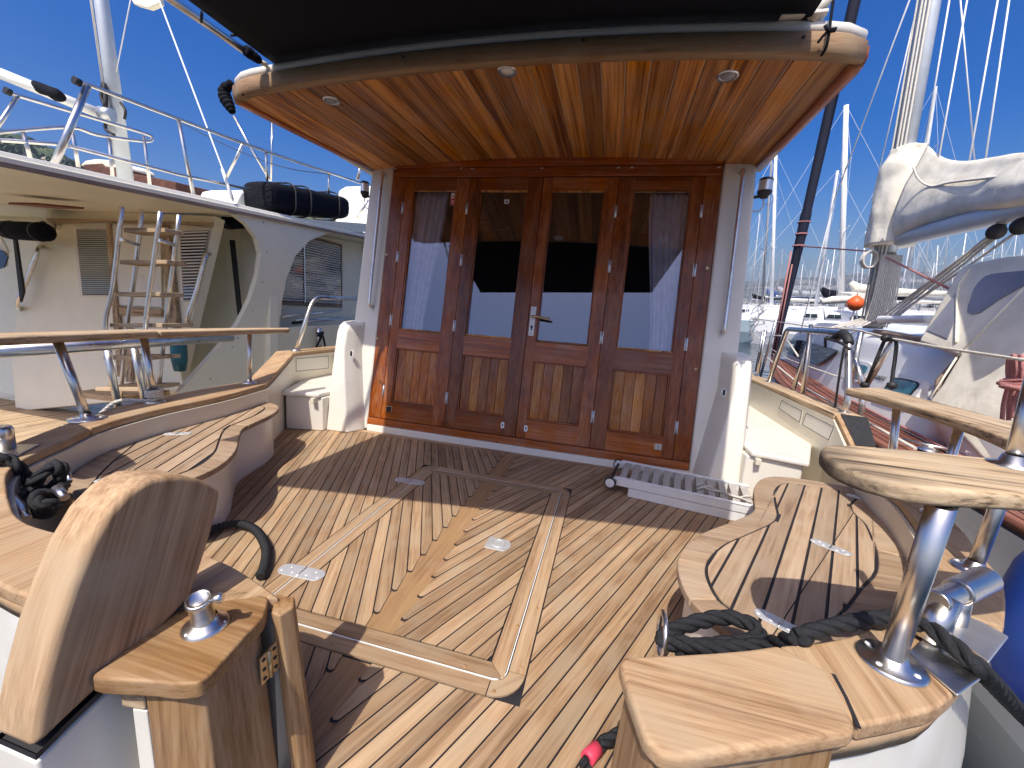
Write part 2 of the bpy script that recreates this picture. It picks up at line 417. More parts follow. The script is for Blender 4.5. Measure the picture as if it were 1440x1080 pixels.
# ================================================================== own boat: deck
def clip(poly, n, d):                 # keep n.p <= d
    out = []
    for i in range(len(poly)):
        a = poly[i]; b = poly[(i + 1) % len(poly)]
        da = n[0] * a[0] + n[1] * a[1] - d; db = n[0] * b[0] + n[1] * b[1] - d
        if da <= 0: out.append(a)
        if (da < 0 < db) or (db < 0 < da):
            t = da / (da - db); out.append((a[0] + (b[0] - a[0]) * t, a[1] + (b[1] - a[1]) * t))
    return out
def area(p): return 0.5 * sum(p[i][0] * p[(i + 1) % len(p)][1] - p[(i + 1) % len(p)][0] * p[i][1] for i in range(len(p))) if len(p) > 2 else 0
def slab(name, polys, mat, parent, z1, z0, ang=0.0, label=None):
    """flat piece from polygons in plan; its own x runs along the grain (ang from +x)"""
    pts = [p for q in polys for p in q]
    cx = sum(p[0] for p in pts) / len(pts); cy = sum(p[1] for p in pts) / len(pts)
    ca, sa = math.cos(-ang), math.sin(-ang)
    me = bpy.data.meshes.new(name); vs = []; fs = []
    for q in polys:
        if area(q) < 0: q = q[::-1]
        n = len(q); b = len(vs)
        for zz in (z0 - z1, 0.0):
            for p in q:
                x, y = p[0] - cx, p[1] - cy
                vs.append((x * ca - y * sa, x * sa + y * ca, zz))
        fs.append([b + n + i for i in range(n)])
        for i in range(n): fs.append([b + i, b + (i + 1) % n, b + n + (i + 1) % n, b + n + i])
    me.from_pydata(vs, [], fs); me.materials.append(mat)
    o = bpy.data.objects.new(name, me)
    o.location = Vector((cx, cy, z1)) - wloc(parent); o.rotation_euler = (0, 0, ang)
    put(o, parent)
    return o

XK = -0.60
HX0, HX1, HY0, HY1 = -1.075, -0.125, 0.885, 2.300          # hatch surround, outside
SX0, SX1, SY0, SY1 = -2.75, 1.55, 0.20, 2.77               # the sole
STERN = [(1.50, 2.80), (1.09, 1.6), (.96, 1.21), (.62, .845), (.40, .70), (.10, .56), (-.62, .56), (-.90, .60), (-1.25, .585), (-1.60, .70), (-1.88, .93), (-2.06, 1.3), (-2.72, 2.80)]
def in_hull(poly):                    # keep the part of a plan piece that lies inside the coamings (a convex outline)
    for a, b in zip(STERN, STERN[1:]):
        if a[0] < -.7 and b[0] > -1.3 and a[1] < .62: continue
        n_ = (a[1] - b[1], b[0] - a[0])
        if n_[0] * (-.6 - a[0]) + n_[1] * (2.0 - a[1]) > 0: n_ = (-n_[0], -n_[1])
        poly = clip(poly, n_, n_[0] * a[0] + n_[1] * a[1])
        if len(poly) < 3: return []
    return poly
base = MB().prism([(x, y, -.06) for x, y in in_hull([(SX0, SY0), (SX1, SY0), (SX1, SY1), (SX0, SY1)])], (0, 0, .056))
deck = base.build('deck', M['black'])
tag(deck, 'teak planked cockpit deck laid in a herringbone with black seams', 'deck', kind='structure')

TH = R_(25.2); PW = 0.0487; CK = 0.0047; KW = 0.050
def herring(rect_keep, holes, parent, caulk, z):
    """planks either side of the king plank"""
    for side in (1, -1):
        dx, dy = math.sin(TH), math.cos(TH)                # along the grain (right-hand side; mirrored for the left)
        nx, ny = math.cos(TH), -math.sin(TH)               # across
        for k in range(-45, 45):
            v1 = k * PW + 0.011; v0 = v1 - PW
            for pad, store in ((CK / 2, 'plank'), (-0.0009, 'caulk')):
                a, b = v0 + pad, v1 - pad
                def u_at(v): return (KW - v * nx) / dx      # where the line v meets the king plank's edge
                un = u_at(b); t = 0 if store == 'plank' else -0.004
                w = b - a
                prof = [(un + 0.62 * w + t, b), (un + 0.44 * w + t, b - .10 * w), (un + 0.36 * w + t, b - .26 * w), (un + 0.44 * w + t, b - .42 * w), (un + 0.72 * w + t, b - .50 * w),
                        (u_at(a) + 0.25 * w, a), (un + 6, a), (un + 6, b)]
                poly = [(XK + side * (u * dx + v * nx), 1.3 + u * dy + v * ny) for u, v in prof]
                # keep inside the rectangle
                x0, x1, y0, y1 = rect_keep
                for n_, d_ in (((-1, 0), -x0), ((1, 0), x1), ((0, -1), -y0), ((0, 1), y1)):
                    poly = clip(poly, n_, d_)
                    if len(poly) < 3: break
                if holes: poly = in_hull(poly)
                if len(poly) < 3 or abs(area(poly)) < 2e-4: continue
                groups = [[poly]]
                for (hx0, hx1, hy0, hy1) in holes:
                    inside = poly
                    for n_, d_ in (((-1, 0), -hx0), ((1, 0), hx1), ((0, -1), -hy0), ((0, 1), hy1)): inside = clip(inside, n_, d_)
                    if len(inside) < 3 or abs(area(inside)) < 1e-5: continue
                    before = [clip(poly, (0, 1), hy0)]
                    rest = clip(poly, (0, -1), -hy0)
                    after = []
                    if side > 0: after.append(clip(rest, (-1, 0), -hx1)); mid = clip(rest, (1, 0), hx1)
                    else: after.append(clip(rest, (1, 0), hx0)); mid = clip(rest, (-1, 0), -hx0)
                    after.append(clip(mid, (0, -1), -hy1))
                    groups = [[q for q in g if len(q) > 2 and abs(area(q)) > 1e-5] for g in (before, after)]
                for g in groups:
                    if not g or sum(abs(area(q)) for q in g) < 3e-4: continue
                    if store == 'plank':
                        ang = math.pi / 2 - side * TH
                        slab('deck_plank' if parent is deck else 'hatch_plank', g, M['deck'], parent, z, z - 0.004, ang)
                    else:
                        for q in g: caulk.append(q)
def flat(name, polys, mat, parent, z):
    mb = MB()
    for q in polys:
        if area(q) < 0: q = q[::-1]
        mb.add([(p[0], p[1], z) for p in q], [tuple(range(len(q)))])
    return mb.build(name, mat, parent)

ck = []
herring((SX0, SX1, SY0, SY1 - 0.05), [(HX0, HX1, HY0, HY1)], deck, ck, 0.0)
o = flat('seam_caulk', ck, M['black'], deck, -0.0012); tag(o, kind='stuff')
for y0, y1 in ((.57, HY0 - .003), (HY1 + .003, SY1 - 0.05)):
    slab('king_plank', [[(XK - .1, y0), (XK + .1, y0), (XK + .1, y1), (XK - .1, y1)]], M['king'], deck, -0.0022, -0.0038)
slab('margin_plank', [[(-2.6, SY1 - .045), (-0.62, SY1 - .045), (-0.62, SY1 - .002), (-2.6, SY1 - .002)]], M['deck'], deck, 0.0, -0.004)
slab('margin_plank', [[(-0.615, SY1 - .045), (1.45, SY1 - .045), (1.45, SY1 - .002), (-0.615, SY1 - .002)]], M['deck'], deck, 0.0, -0.004)

# ------------------------------------------------------------------ the hatch let into the deck
hatch = thing('deck_hatch', 'large rectangular teak hatch cover let into the middle of the deck', 'hatch', ((HX0 + HX1) / 2, (HY0 + HY1) / 2, 0))
FW = 0.047; RC = 0.055
def arc(cx, cy, r, a0, a1, n=7): return [(cx + r * math.cos(R_(a0 + (a1 - a0) * i / n)), cy + r * math.sin(R_(a0 + (a1 - a0) * i / n))) for i in range(n + 1)]
zt = 0.001
g = 0.0048
ox0, ox1, oy0, oy1 = HX0 + g, HX1 - g, HY0 + g, HY1 - g
ix0, ix1, iy0, iy1 = ox0 + FW, ox1 - FW, oy0 + FW, oy1 - FW
cl = 0.06
def frame_strip(p, ang): slab('surround_strip', [p], M['deck'], hatch, zt, -0.004, ang)
frame_strip([(ox0 + cl + .03, oy0), (ox1 - cl - .03, oy0), (ox1 - cl - .03, iy0), (ox0 + cl + .03, iy0)], 0)
frame_strip([(ox0 + cl + .03, iy1), (ox1 - cl - .03, iy1), (ox1 - cl - .03, oy1), (ox0 + cl + .03, oy1)], 0)
frame_strip([(ox0, oy0 + cl + .03), (ix0, oy0 + cl + .03), (ix0, oy1 - cl - .03), (ox0, oy1 - cl - .03)], math.pi / 2)
frame_strip([(ix1, oy0 + cl + .03), (ox1, oy0 + cl + .03), (ox1, oy1 - cl - .03), (ix1, oy1 - cl - .03)], math.pi / 2)
for sx, sy in ((-1, -1), (1, -1), (1, 1), (-1, 1)):
    cx = (ox0 + cl + .027) if sx < 0 else (ox1 - cl - .027); cy = (oy0 + cl + .027) if sy < 0 else (oy1 - cl - .027)
    a0 = {(-1, -1): 180, (1, -1): 270, (1, 1): 0, (-1, 1): 90}[(sx, sy)]
    ro = cl + .027; ri = ro - FW
    po = arc(cx, cy, ro, a0, a0 + 90); pi_ = arc(cx, cy, ri, a0, a0 + 90)
    slab('surround_corner', [[po[i], po[i + 1], pi_[i + 1], pi_[i]] for i in range(len(po) - 1)], M['deck'], hatch, zt, -0.004, R_(45 if sx * sy < 0 else -45))
# white lip in the gap, then the lid's own frame
def rr(x0, x1, y0, y1, r): return arc(x0 + r, y0 + r, r, 180, 270) + arc(x1 - r, y0 + r, r, 270, 360) + arc(x1 - r, y1 - r, r, 0, 90) + arc(x0 + r, y1 - r, r, 90, 180)
lo, li = rr(ix0 + .0035, ix1 - .0035, iy0 + .0035, iy1 - .0035, .036), rr(ix0 + .0065, ix1 - .0065, iy0 + .0065, iy1 - .0065, .033)
mb = MB(); n = len(lo)
mb.add([(*p, 0.0005) for p in lo] + [(*p, 0.0005) for p in li] + [(*p, -0.004) for p in lo] + [(*p, -0.004) for p in li],
       [(i, (i + 1) % n, n + (i + 1) % n, n + i) for i in range(n)] + [(i, (i + 1) % n, 2 * n + (i + 1) % n, 2 * n + i) for i in range(n)] + [(n + i, n + (i + 1) % n, 3 * n + (i + 1) % n, 3 * n + i) for i in range(n)])
mb.build('lip', M['purewhite'], hatch)
e = 0.0085
jx0, jx1, jy0, jy1 = ix0 + e, ix1 - e, iy0 + e, iy1 - e
kx0, kx1, ky0, ky1 = jx0 + FW, jx1 - FW, jy0 + FW, jy1 - FW
m = 0.0016
for q, a in (([(jx0 + m, jy0), (jx1 - m, jy0), (kx1 - m, ky0), (kx0 + m, ky0)], 0), ([(jx0 + m, jy1), (jx1 - m, jy1), (kx1 - m, ky1), (kx0 + m, ky1)], 0),
             ([(jx0, jy0 + m), (jx0, jy1 - m), (kx0, ky1 - m), (kx0, ky0 + m)], math.pi / 2), ([(jx1, jy0 + m), (jx1, jy1 - m), (kx1, ky1 - m), (kx1, ky0 + m)], math.pi / 2)):
    slab('lid_frame', [q], M['deck'], hatch, zt, -0.004, a)
ck = []
q = 0.0058
herring((kx0 + q, kx1 - q, ky0 + q, ky1 - q), [], hatch, ck, zt)
tag(flat('lid_caulk', ck, M['black'], hatch, zt - .0012), kind='stuff')
slab('king_plank', [[(XK - .1, ky0 + q), (XK + .1, ky0 + q), (XK + .1, ky1 - q), (XK - .1, ky1 - q)]], M['king'], hatch, zt - .0022, -0.0038)
def capsule(cx, cy, L, W, ang, n=8):
    pts = arc(L / 2 - W / 2, 0, W / 2, -90, 90, n) + arc(-L / 2 + W / 2, 0, W / 2, 90, 270, n)
    c, s = math.cos(ang), math.sin(ang)
    return [(cx + x * c - y * s, cy + x * s + y * c) for x, y in pts]
def hinge(px, py, L, W, ang, parent, z, h=.004, name='hinge_plate', screws=3):
    mb = MB(); p = capsule(px, py, L, W, ang); mb.prism([(x, y, z) for x, y in p], (0, 0, h))
    o = mb.build(name, M['plate'], parent, bevel=.0012)
    c, s = math.cos(ang), math.sin(ang)
    mb = MB()
    for sx in (-1, 1):
        for i in range(screws):
            x = sx * (L * .16 + L * .12 * i); y = W * .2 * (1 if i % 2 else -1)
            mb.lathe([(0, h + .0012), (.003, h + .001), (.0042, h)], (px + x * c - y * s, py + x * s + y * c, z), seg=10)
    mb.build('screw', M['alup'], o)
    mb = MB(); wx, wy = -s * W / 2, c * W / 2
    mb.tube([(px - wx * .96, py - wy * .96, z + h * .8), (px + wx * .96, py + wy * .96, z + h * .8)], .003, 8)
    mb.build('knuckle', M['steel'], o)
    return o
hinge(-1.013, 1.148, .185, .062, R_(2), hatch, zt)
hinge(-1.035, 2.02, .185, .062, R_(2), hatch, zt)
mb = MB(); p = [(-.43, 1.535), (-.43, 1.625)] + arc(-.372, 1.578, .05, 60, -60, 8)
mb.prism([(x, y, zt) for x, y in p], (0, 0, .004)); o = mb.build('lift_ring_plate', M['plate'], hatch, bevel=.001)
mb = MB(); mb.tube([(x, y, zt + .0055) for x, y in arc(-.378, 1.58, .028, 0, 350, 18)], .0028, 6, closed=True); mb.build('lift_ring', M['plate'], o)
mb = MB()
for x, y in ((-.2, .905), (-.148, 1.0), (-.145, 1.25), (-.3, .955), (-.7, .905), (-.192, 1.15)):
    mb.lathe([(0, zt + .0006), (.006, zt + .0006), (.0064, zt)], (x, y, 0), seg=12)
mb.build('bung', M['king'], hatch)

# ================================================================== cabin bulkhead and folding doors
def bbox(mb, x0, x1, z0, z1, d0, d1):
    c = [BP(x0, z0, d0), BP(x1, z0, d0), BP(x1, z0, d1), BP(x0, z0, d1), BP(x0, z1, d0), BP(x1, z1, d0), BP(x1, z1, d1), BP(x0, z1, d1)]
    return mb.hexa(c)
def bpart(name, mat, parent, *boxes, bevel=.004):
    mb = MB()
    for b in boxes: bbox(mb, *b)
    return mb.build(name, mat, parent, bevel=bevel)
bulk = thing('cabin_bulkhead', 'varnished wooden aft cabin bulkhead with four glazed folding doors', 'folding doors', BP(-.605, 0.0))
bpart('threshold', M['white'], bulk, (-1.80, .60, 0.0, .048, -.05, .03))
bpart('sill', M['varX'], bulk, (-1.812, .594, .05, .102, -.05, .018))
bpart('jamb', M['varZ'], bulk, (-1.812, -1.700, .105, 1.985, -.05, .012))
bpart('jamb', M['varZ'], bulk, (.492, .594, .105, 1.985, -.05, .012))
bpart('header', M['varX'], bulk, (-1.812, .594, 1.988, 2.055, -.05, .014))
def zc(x): return 2.045 + .072 * max(0.0, 1 - ((x + .62) / 1.5) ** 2)      # deckhead camber
mb = MB(); n = 24; xs = [-1.80 + 2.385 * i / n for i in range(n + 1)]
for a, b in zip(xs, xs[1:]):
    za, zb = zc(a) + .02, zc(b) + .02
    mb.hexa([BP(a, 2.058, 0), BP(b, 2.058, 0), BP(b, 2.058, .03), BP(a, 2.058, .03), BP(a, max(za, 2.062), 0), BP(b, max(zb, 2.062), 0), BP(b, max(zb, 2.062), .03), BP(a, max(za, 2.062), .03)])
mb.build('arched_header', M['varX'], bulk)
leaves = [(-1.698, -1.166, -1.625, -1.266), (-1.163, -.602, -1.072, -.707), (-.598, -.065, -.528, -.153), (-.062, .490, .042, .414)]
panels = [(-1.652, -1.276), (-1.094, -.713), (-.534, -.151), (.020, .412)]
Z0, Z1 = .107, 1.982
PALE = {(0, 1), (1, 1), (1, 4), (2, 0), (2, 2), (3, 0), (3, 1), (3, 2)}
random.seed(3)
for i, ((x0, x1, g0, g1), (p0, p1)) in enumerate(zip(leaves, panels)):
    gx = [x0, g0, g1, x1]; gz = [Z0, .240, .665, .805, 1.892, Z1]; nz_ = len(gz)
    vs = [BP(x, z, d) for d in (-.03, .010) for z in gz for x in gx]; V_ = lambda d, j, k: d * nz_ * 4 + j * 4 + k
    full = lambda j, k: 0 <= j < 5 and 0 <= k < 3 and not (k == 1 and j in (1, 3))
    fs = []
    for j in range(5):
        for k in range(3):
            if not full(j, k): continue
            for d in (0, 1): fs.append((V_(d, j, k), V_(d, j, k + 1), V_(d, j + 1, k + 1), V_(d, j + 1, k)))
            for dj, dk, (p_, q_) in ((-1, 0, ((j, k), (j, k + 1))), (1, 0, ((j + 1, k), (j + 1, k + 1))), (0, -1, ((j, k), (j + 1, k))), (0, 1, ((j, k + 1), (j + 1, k + 1)))):
                if not full(j + dj, k + dk): fs.append((V_(0, *p_), V_(0, *q_), V_(1, *q_), V_(1, *p_)))
    mb = MB(); mb.add(vs, fs); door = mb.build('door_leaf', M['varZ'], bulk, bevel=.002)
    def rail(z0, z1): bpart('rail', M['varX'], door, (g0 + .0005, g1 - .0005, z0 + .0004, z1 - .0004, .0104, .0116), bevel=0)
    rail(Z0, .240); rail(.665, .805); rail(1.892, Z1)
    # stile fillets beside the narrower or wider panel
    a0, a1 = g0 + .001, g1 - .001
    nb = 5; w = (a1 - a0 - .02) / nb
    for k in range(nb):
        bpart('tongue_board', M['boardpale'] if (i, k) in PALE else M['board'], door, (a0 + .01 + k * w + .0012, a0 + .01 + (k + 1) * w - .0012, .252, .655, -.02, -.006), bevel=.002)
    bpart('panel_back', M['black'], door, (a0, a1, .238, .668, -.027, -.0205), bevel=0)
    bpart('panel_moulding', M['varX'], door, (a0, a1, .241, .252, -.02, .006), (a0, a1, .654, .664, -.02, .006), bevel=.003)
    bpart('panel_moulding', M['varZ'], door, (a0, a0 + .010, .253, .653, -.02, .006), (a1 - .010, a1, .253, .653, -.02, .006), bevel=.003)
    bpart('glazing_bead', M['ceil'], door, (g0 + .001, g1 - .001, .806, .818, -.02, .004), (g0 + .001, g1 - .001, 1.879, 1.891, -.02, .004), bevel=.002)
    bpart('glazing_bead', M['varZ'], door, (g0 + .001, g0 + .010, .819, 1.878, -.02, .004), (g1 - .010, g1 - .001, .819, 1.878, -.02, .004), bevel=.002)
    bpart('pane', M['pane'], door, (g0 + .002, g1 - .002, .81, 1.888, -.016, -.011), bevel=0)
def knuckle(x, z, L=.085, r=.0065):
    mb = MB(); mb.tube([BP(x, z - L / 2, .012), BP(x, z + L / 2, .012)], r, 10)
    for k in (-.17, .17): mb.tube([BP(x, z + k * L - .001, .012), BP(x, z + k * L + .001, .012)], r * 1.12, 10)
    bbox(mb, x - .0095, x + .0095, z - L / 2, z + L / 2, .0095, .0125)
    mb.build('hinge', M['alu'], bulk)
for px, py in ((405, 190), (383, 375), (357, 612), (328, 872), (940, 200), (917, 398), (887, 655), (855, 940), (155, 187), (137, 362), (113, 590), (85, 842), (1262, 200), (1237, 413), (1203, 680), (1168, 980)):
    p = BH(*F_(px, py)); xs_ = [-1.699, -1.1645, -.0635, .491]
    knuckle(min(xs_, key=lambda q: abs(q - p.x)), p.z)
for px, py in ((148, 46), (385, 45), (425, 47), (675, 45), (950, 43), (1000, 43), (1312, 42)):
    p = BH(*F_(px, py)); bpart('header_clip', M['alu'], bulk, (p.x - .011, p.x + .011, p.z - .005, p.z + .005, .012, .02), bevel=.002)
# lock plate and lever handle on the third leaf
hx = BH(*F_(643, 573)).x
o = bpart('lock_plate', M['alup'], bulk, (hx - .020, hx + .020, .845, 1.055, .0095, .0135), bevel=.002)
mb = MB(); mb.tube([BP(hx, .985, .012), BP(hx, .985, .055)], .010, 12); mb.tube(catmull([BP(hx - .006, .986, .055), BP(hx + .03, .985, .058), BP(hx + .13, .975, .056)], 5), .0085, 10)
mb.build('lever', M['brass'], o)
mb = MB(); mb.tube([BP(hx, .91, .012), BP(hx, .91, .016)], .009, 12); bbox(mb, hx - .004, hx + .004, .885, .91, .012, .0155); mb.build('keyhole', M['black'], o)
mb = MB()
for zz in (1.04, .86): mb.tube([BP(hx, zz, .012), BP(hx, zz, .0152)], .005, 10)
mb.build('screw', M['brass'], o)
for px, py in ((533, 970), (617, 982)):
    p = BH(*F_(px, py)); mb = MB(); q = capsule(p.x, p.z, .048, .027, R_(90)); mb.prism([BP(x, z, .0092) for x, z in q], (0, -.004, 0))
    o = mb.build('oval_badge', M['purewhite'], bulk, bevel=.001)
    mb = MB(); bbox(mb, p.x - .003, p.x + .003, p.z - .012, p.z + .008, .0134, .0142); bbox(mb, p.x - .007, p.x + .007, p.z + .004, p.z + .008, .0134, .0146); mb.build('badge_print', M['print'], o)
for (px, py), mt in (((123, 912), 'rubber'), ((1093, 1048), 'brass')):
    p = BH(*F_(px, py)); o = bpart('latch', M['brass'], bulk, (p.x - .026, p.x + .026, p.z - .022, p.z + .022, .0095, .0125), bevel=.001)
    bpart('latch_bolt', M['rubber'] if mt == 'rubber' else M['alu'], o, (p.x - .018, p.x - .002, p.z - .02, p.z + .02, .0125, .022), (p.x + .003, p.x + .018, p.z - .02, p.z + .02, .0125, .022), bevel=.003)
for px, py in ((170, 983), (512, 1032), (620, 1050)):
    p = BH(*F_(px, py)); mb = MB(); mb.tube([BP(p.x, p.z, .015), BP(p.x, p.z, .019)], .006, 10); mb.build('sill_bung', M['black'], bulk)
for px, py in ((83, 658), (115, 356), (1270, 405), (1228, 768)):
    p = BH(*F_(px, py)); mb = MB(); mb.tube([BP(p.x, p.z, .010), BP(p.x, p.z, .018)], .010, 12); mb.build('jamb_stud', M['brass'], bulk)
p = BH(*F_(355, 153)); o = bpart('window_sticker', M['purewhite'], bulk, (p.x - .027, p.x + .027, p.z - .045, p.z + .045, -.010, -.009), bevel=0)
bpart('sticker_print', M['red'], o, (p.x - .026, p.x + .026, p.z - .044, p.z + .006, -.0088, -.008), (p.x - .02, p.x + .02, p.z + .018, p.z + .026, -.0088, -.008), bevel=0)
bpart('sticker_line', M['purewhite'], o, (p.x - .02, p.x + .02, p.z - .018, p.z - .012, -.0078, -.0072), (p.x - .02, p.x + .014, p.z - .032, p.z - .027, -.0078, -.0072), bevel=0)
p = BH(*F_(545, 162)); o = bpart('alarm_sticker', M['alup'], bulk, (p.x - .018, p.x + .018, p.z - .016, p.z + .016, -.010, -.009), bevel=0)
bpart('alarm_mark', M['print'], o, (p.x - .008, p.x + .008, p.z - .008, p.z + .006, -.0088, -.008), bevel=0)
# the dark saloon behind the glass: five inner faces of a shell
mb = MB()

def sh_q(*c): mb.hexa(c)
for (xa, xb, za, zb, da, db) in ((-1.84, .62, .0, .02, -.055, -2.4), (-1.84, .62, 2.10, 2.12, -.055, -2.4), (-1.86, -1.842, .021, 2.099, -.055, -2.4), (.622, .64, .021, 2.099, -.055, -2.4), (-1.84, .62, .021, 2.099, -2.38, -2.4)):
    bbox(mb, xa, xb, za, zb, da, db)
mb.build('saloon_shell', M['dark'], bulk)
def curtain(name, top, bot, label):
    """cloth gathered into folds behind the glass; top and bot = (x left, x right)"""
    t = thing(name, label, 'curtain', BP((bot[0] + bot[1]) / 2, .81, -.07))
    mb = MB(); nu, nv = 64, 20; vs = []
    for j in range(nv + 1):
        f = j / nv; z = 1.93 - (1.93 - .74) * f
        s_ = f * f * (3 - 2 * f)
        a = top[0] + (bot[0] - top[0]) * s_; b = top[1] + (bot[1] - top[1]) * s_
        for i in range(nu + 1):
            g_ = i / nu
            vs.append(BP(a + (b - a) * g_, z, -.075 - .016 * math.sin(g_ * 44 + .6 * math.sin(3 * f)) - .007 * math.sin(g_ * 17 + 2 + f)))
    mb.add(vs, [(j * (nu + 1) + i, j * (nu + 1) + i + 1, (j + 1) * (nu + 1) + i + 1, (j + 1) * (nu + 1) + i) for j in range(nv) for i in range(nu)], True)
    o = mb.build('cloth', M['curtain'], t); sm = o.modifiers.new('thick', 'SOLIDIFY'); sm.thickness = .002
    mb = MB(); mb.tube([BP(min(top[0], bot[0]) - .05, 1.935, -.075), BP(max(top[1], bot[1]) + .05, 1.935, -.075)], .008, 8); mb.build('curtain_rail', M['alup'], t)
curtain('curtain', (-1.70, -1.36), (-1.70, -1.46), 'mauve curtain gathered behind the door glass with the red and white sticker')
curtain('curtain', (.16, .47), (.27, .47), 'mauve curtain gathered behind the glass of the door nearest the gangway')

# ------------------------------------------------------------------ white corner posts with grab rails and lamps
def skin(mb, rows):                   # lofted closed rows
    n = len(rows[0]); vs = [p for r in rows for p in r]
    fs = [(j * n + i, j * n + (i + 1) % n, (j + 1) * n + (i + 1) % n, (j + 1) * n + i) for j in range(len(rows) - 1) for i in range(n)]
    fs += [tuple(range(n - 1, -1, -1)), tuple((len(rows) - 1) * n + i for i in range(n))]
    return mb.add(vs, fs)
for s, nm in ((-1, 'left'), (1, 'right')):
    def mx(x): return x if s > 0 else -1.21 - x            # mirrored about the centre line
    post = thing('corner_post', 'white moulded corner post with a steel grab rail, the one nearest the %s' % ('folded gangway' if s > 0 else 'motor yacht'), 'post', BP(mx(.70), 0), 'white posts beside the doors')
    mb = MB()
    rows = []
    for z in (0, .3, .6, .72, .8, 1.2, 1.6, 2.0, 2.075):
        w = .80 + .03 * (1 - z / 2.0)
        rows.append([BP(mx(.598), z, .012), BP(mx(w), z, .012), BP(mx(w), z, -.5), BP(mx(.598), z, -.5)])
    skin(mb, rows); mb.build('post_shell', M['white'], post, bevel=.02)
    mb = MB()
    prof = [(0, .15), (.25, .155), (.45, .155), (.62, .15), (.76, .14), (.81, .12), (.835, .08), (.845, .0)]
    rows = []
    for z, d in prof:
        xi, xo = .745 - .10 * max(0, 1 - z / .6), .875
        rows.append([BP(mx(xi - .03), z, .02), BP(mx(xi), z, d * .6), BP(mx(xi + .035), z, d), BP(mx(xo - .02), z, d + .01), BP(mx(xo), z, d - .02), BP(mx(xo), z, -.1), BP(mx(xi - .03), z, -.1)])
    skin(mb, rows); mb.build('buttress', M['white'], post, bevel=.018)
    xr = mx(.705 if s > 0 else .665)
    mb = MB(); mb.tube(catmull([BP(xr, 2.00, .01), BP(xr, 2.005, .045), BP(xr, 1.97, .062), BP(xr, 1.6, .062), BP(xr, 1.15, .062), BP(xr, 1.0, .058), BP(xr, .97, .04), BP(xr, .972, .01)], 5), .0125, 12)
    mb.build('grab_rail', M['steel'], post)
    mb = MB(); x_ = mx(.725); q = capsule(x_ , .60, .05, .03, R_(90)); mb.prism([BP(x, z, .125) for x, z in q], (0, -.006, 0)); o = mb.build('latch_plate', M['purewhite'], post, bevel=.002)
    mb = MB(); bbox(mb, x_ - .006, x_ + .006, .585, .62, .131, .142); mb.build('latch_pin', M['rubber'], o)
    # steering lamp on the outer side of the post
    c = BH(1076, 265) if s > 0 else BH(513, 267)
    r = .042 if s > 0 else .034
    lamp = thing('navigation_lamp', 'small steel and black lamp on the post nearest the %s' % ('sailing yacht' if s > 0 else 'motor yacht'), 'lamp', c)
    mb = MB(); mb.lathe([(0, .062), (r * .8, .062), (r, .052), (r, .045)], c); mb.build('lamp_cap', M['rubber'], lamp)
    mb = MB(); mb.lathe([(r * .97, .045), (r * .97, -.015)], c); mb.build('lamp_body', M['steel'], lamp)
    mb = MB(); mb.lathe([(r, -.015), (r, -.03), (r * .75, -.042), (r * .5, -.06), (0, -.062)], c); mb.build('lamp_base', M['rubber'], lamp)
    mb = MB(); mb.tube([c + Vector((0, 0, -.045)), c + Vector((-s * .06, .02, -.05)), c + Vector((-s * .14, .06, -.05))], .01, 8); mb.build('bracket', M['rubber'], lamp)
    mb = MB(); mb.tube(catmull([c + Vector((0, 0, -.06)), c + Vector((s * .005, 0, -.11)), c + Vector((-s * .02, 0, -.14)), c + Vector((-s * .06, .03, -.13))], 6), .004, 6); mb.build('cable', M['ropew'], lamp)
    # moulded step box outboard of the post
    box_ = thing('side_step', 'white moulded step box with a hinged lid, the one %s' % ('behind the folded gangway' if s > 0 else 'facing the motor yacht'), 'step', (mx(1.08), 2.7, 0), 'white step boxes beside the posts')
    mb = MB(); mb.prism([(mx(.86), 2.60, 0), (mx(1.135), 2.53, 0), (mx(1.35), 3.0, 0), (mx(1.35), 4.4, 0), (mx(.86), 4.4, 0)], (0, 0, .262)); mb.build('box_body', M['white'], box_, bevel=.01)
    mb = MB(); mb.prism([(mx(.875), 2.575, .264), (mx(1.15), 2.50, .264), (mx(1.36), 2.98, .264), (mx(1.36), 4.4, .264), (mx(.875), 4.4, .264)], (0, 0, .034)); mb.build('lid', M['white'], box_, bevel=.012)
    mb = MB()
    for x in (.90, 1.11): mb.box((min(mx(x), mx(x + .03)), 2.545, .225), (max(mx(x), mx(x + .03)), 2.60, .262))
    mb.build('lid_hinge', M['cream'], box_, bevel=.004)

# ------------------------------------------------------------------ hardtop
ht = thing('hardtop', 'white hardtop overhang lined with varnished planks and edged in teak', 'hardtop', (-.6, 2.5, 2.04))
HXL, HXR, HYA, HYF = -2.13, .80, 1.985, 3.10
def tx_(x, y): return x + max(0.0, (y - 2.02) / 1.1) * .135 * max(0.0, min(1.0, (-.55 - x) / 1.58))   # the left side draws in towards the cabin
def ya(x):                            # aft edge in plan with rounded corners
    t = max(0, abs(x + .665) - 1.31) / .19
    return HYA + .055 * min(1.0, t) ** 3
npl = 27; pw = (HXR - HXL) / npl
for k in range(npl):
    x0 = HXL + k * pw + .0018; x1 = HXL + (k + 1) * pw - .0018
    yf = HYF + .045
    me_ = MB(); b = .004
    ys0, ys1 = ya(x0) + .03, ya(x1) + .03
    za, zb = zc(x0), zc(x1)
    me_.hexa([(x0 + b, ys0, za), (x1 - b, ys1, zb), (tx_(x1, yf) - b, yf, zb), (tx_(x0, yf) + b, yf, za), (x0, ys0, za + b), (x1, ys1, zb + b), (tx_(x1, yf), yf, zb + b), (tx_(x0, yf), yf, za + b)])
    me_.build('ceiling_plank', M['ceil'], ht)
mb = MB(); n = 28; xs = [HXL + .02 + (HXR - HXL - .04) * i / n for i in range(n + 1)]
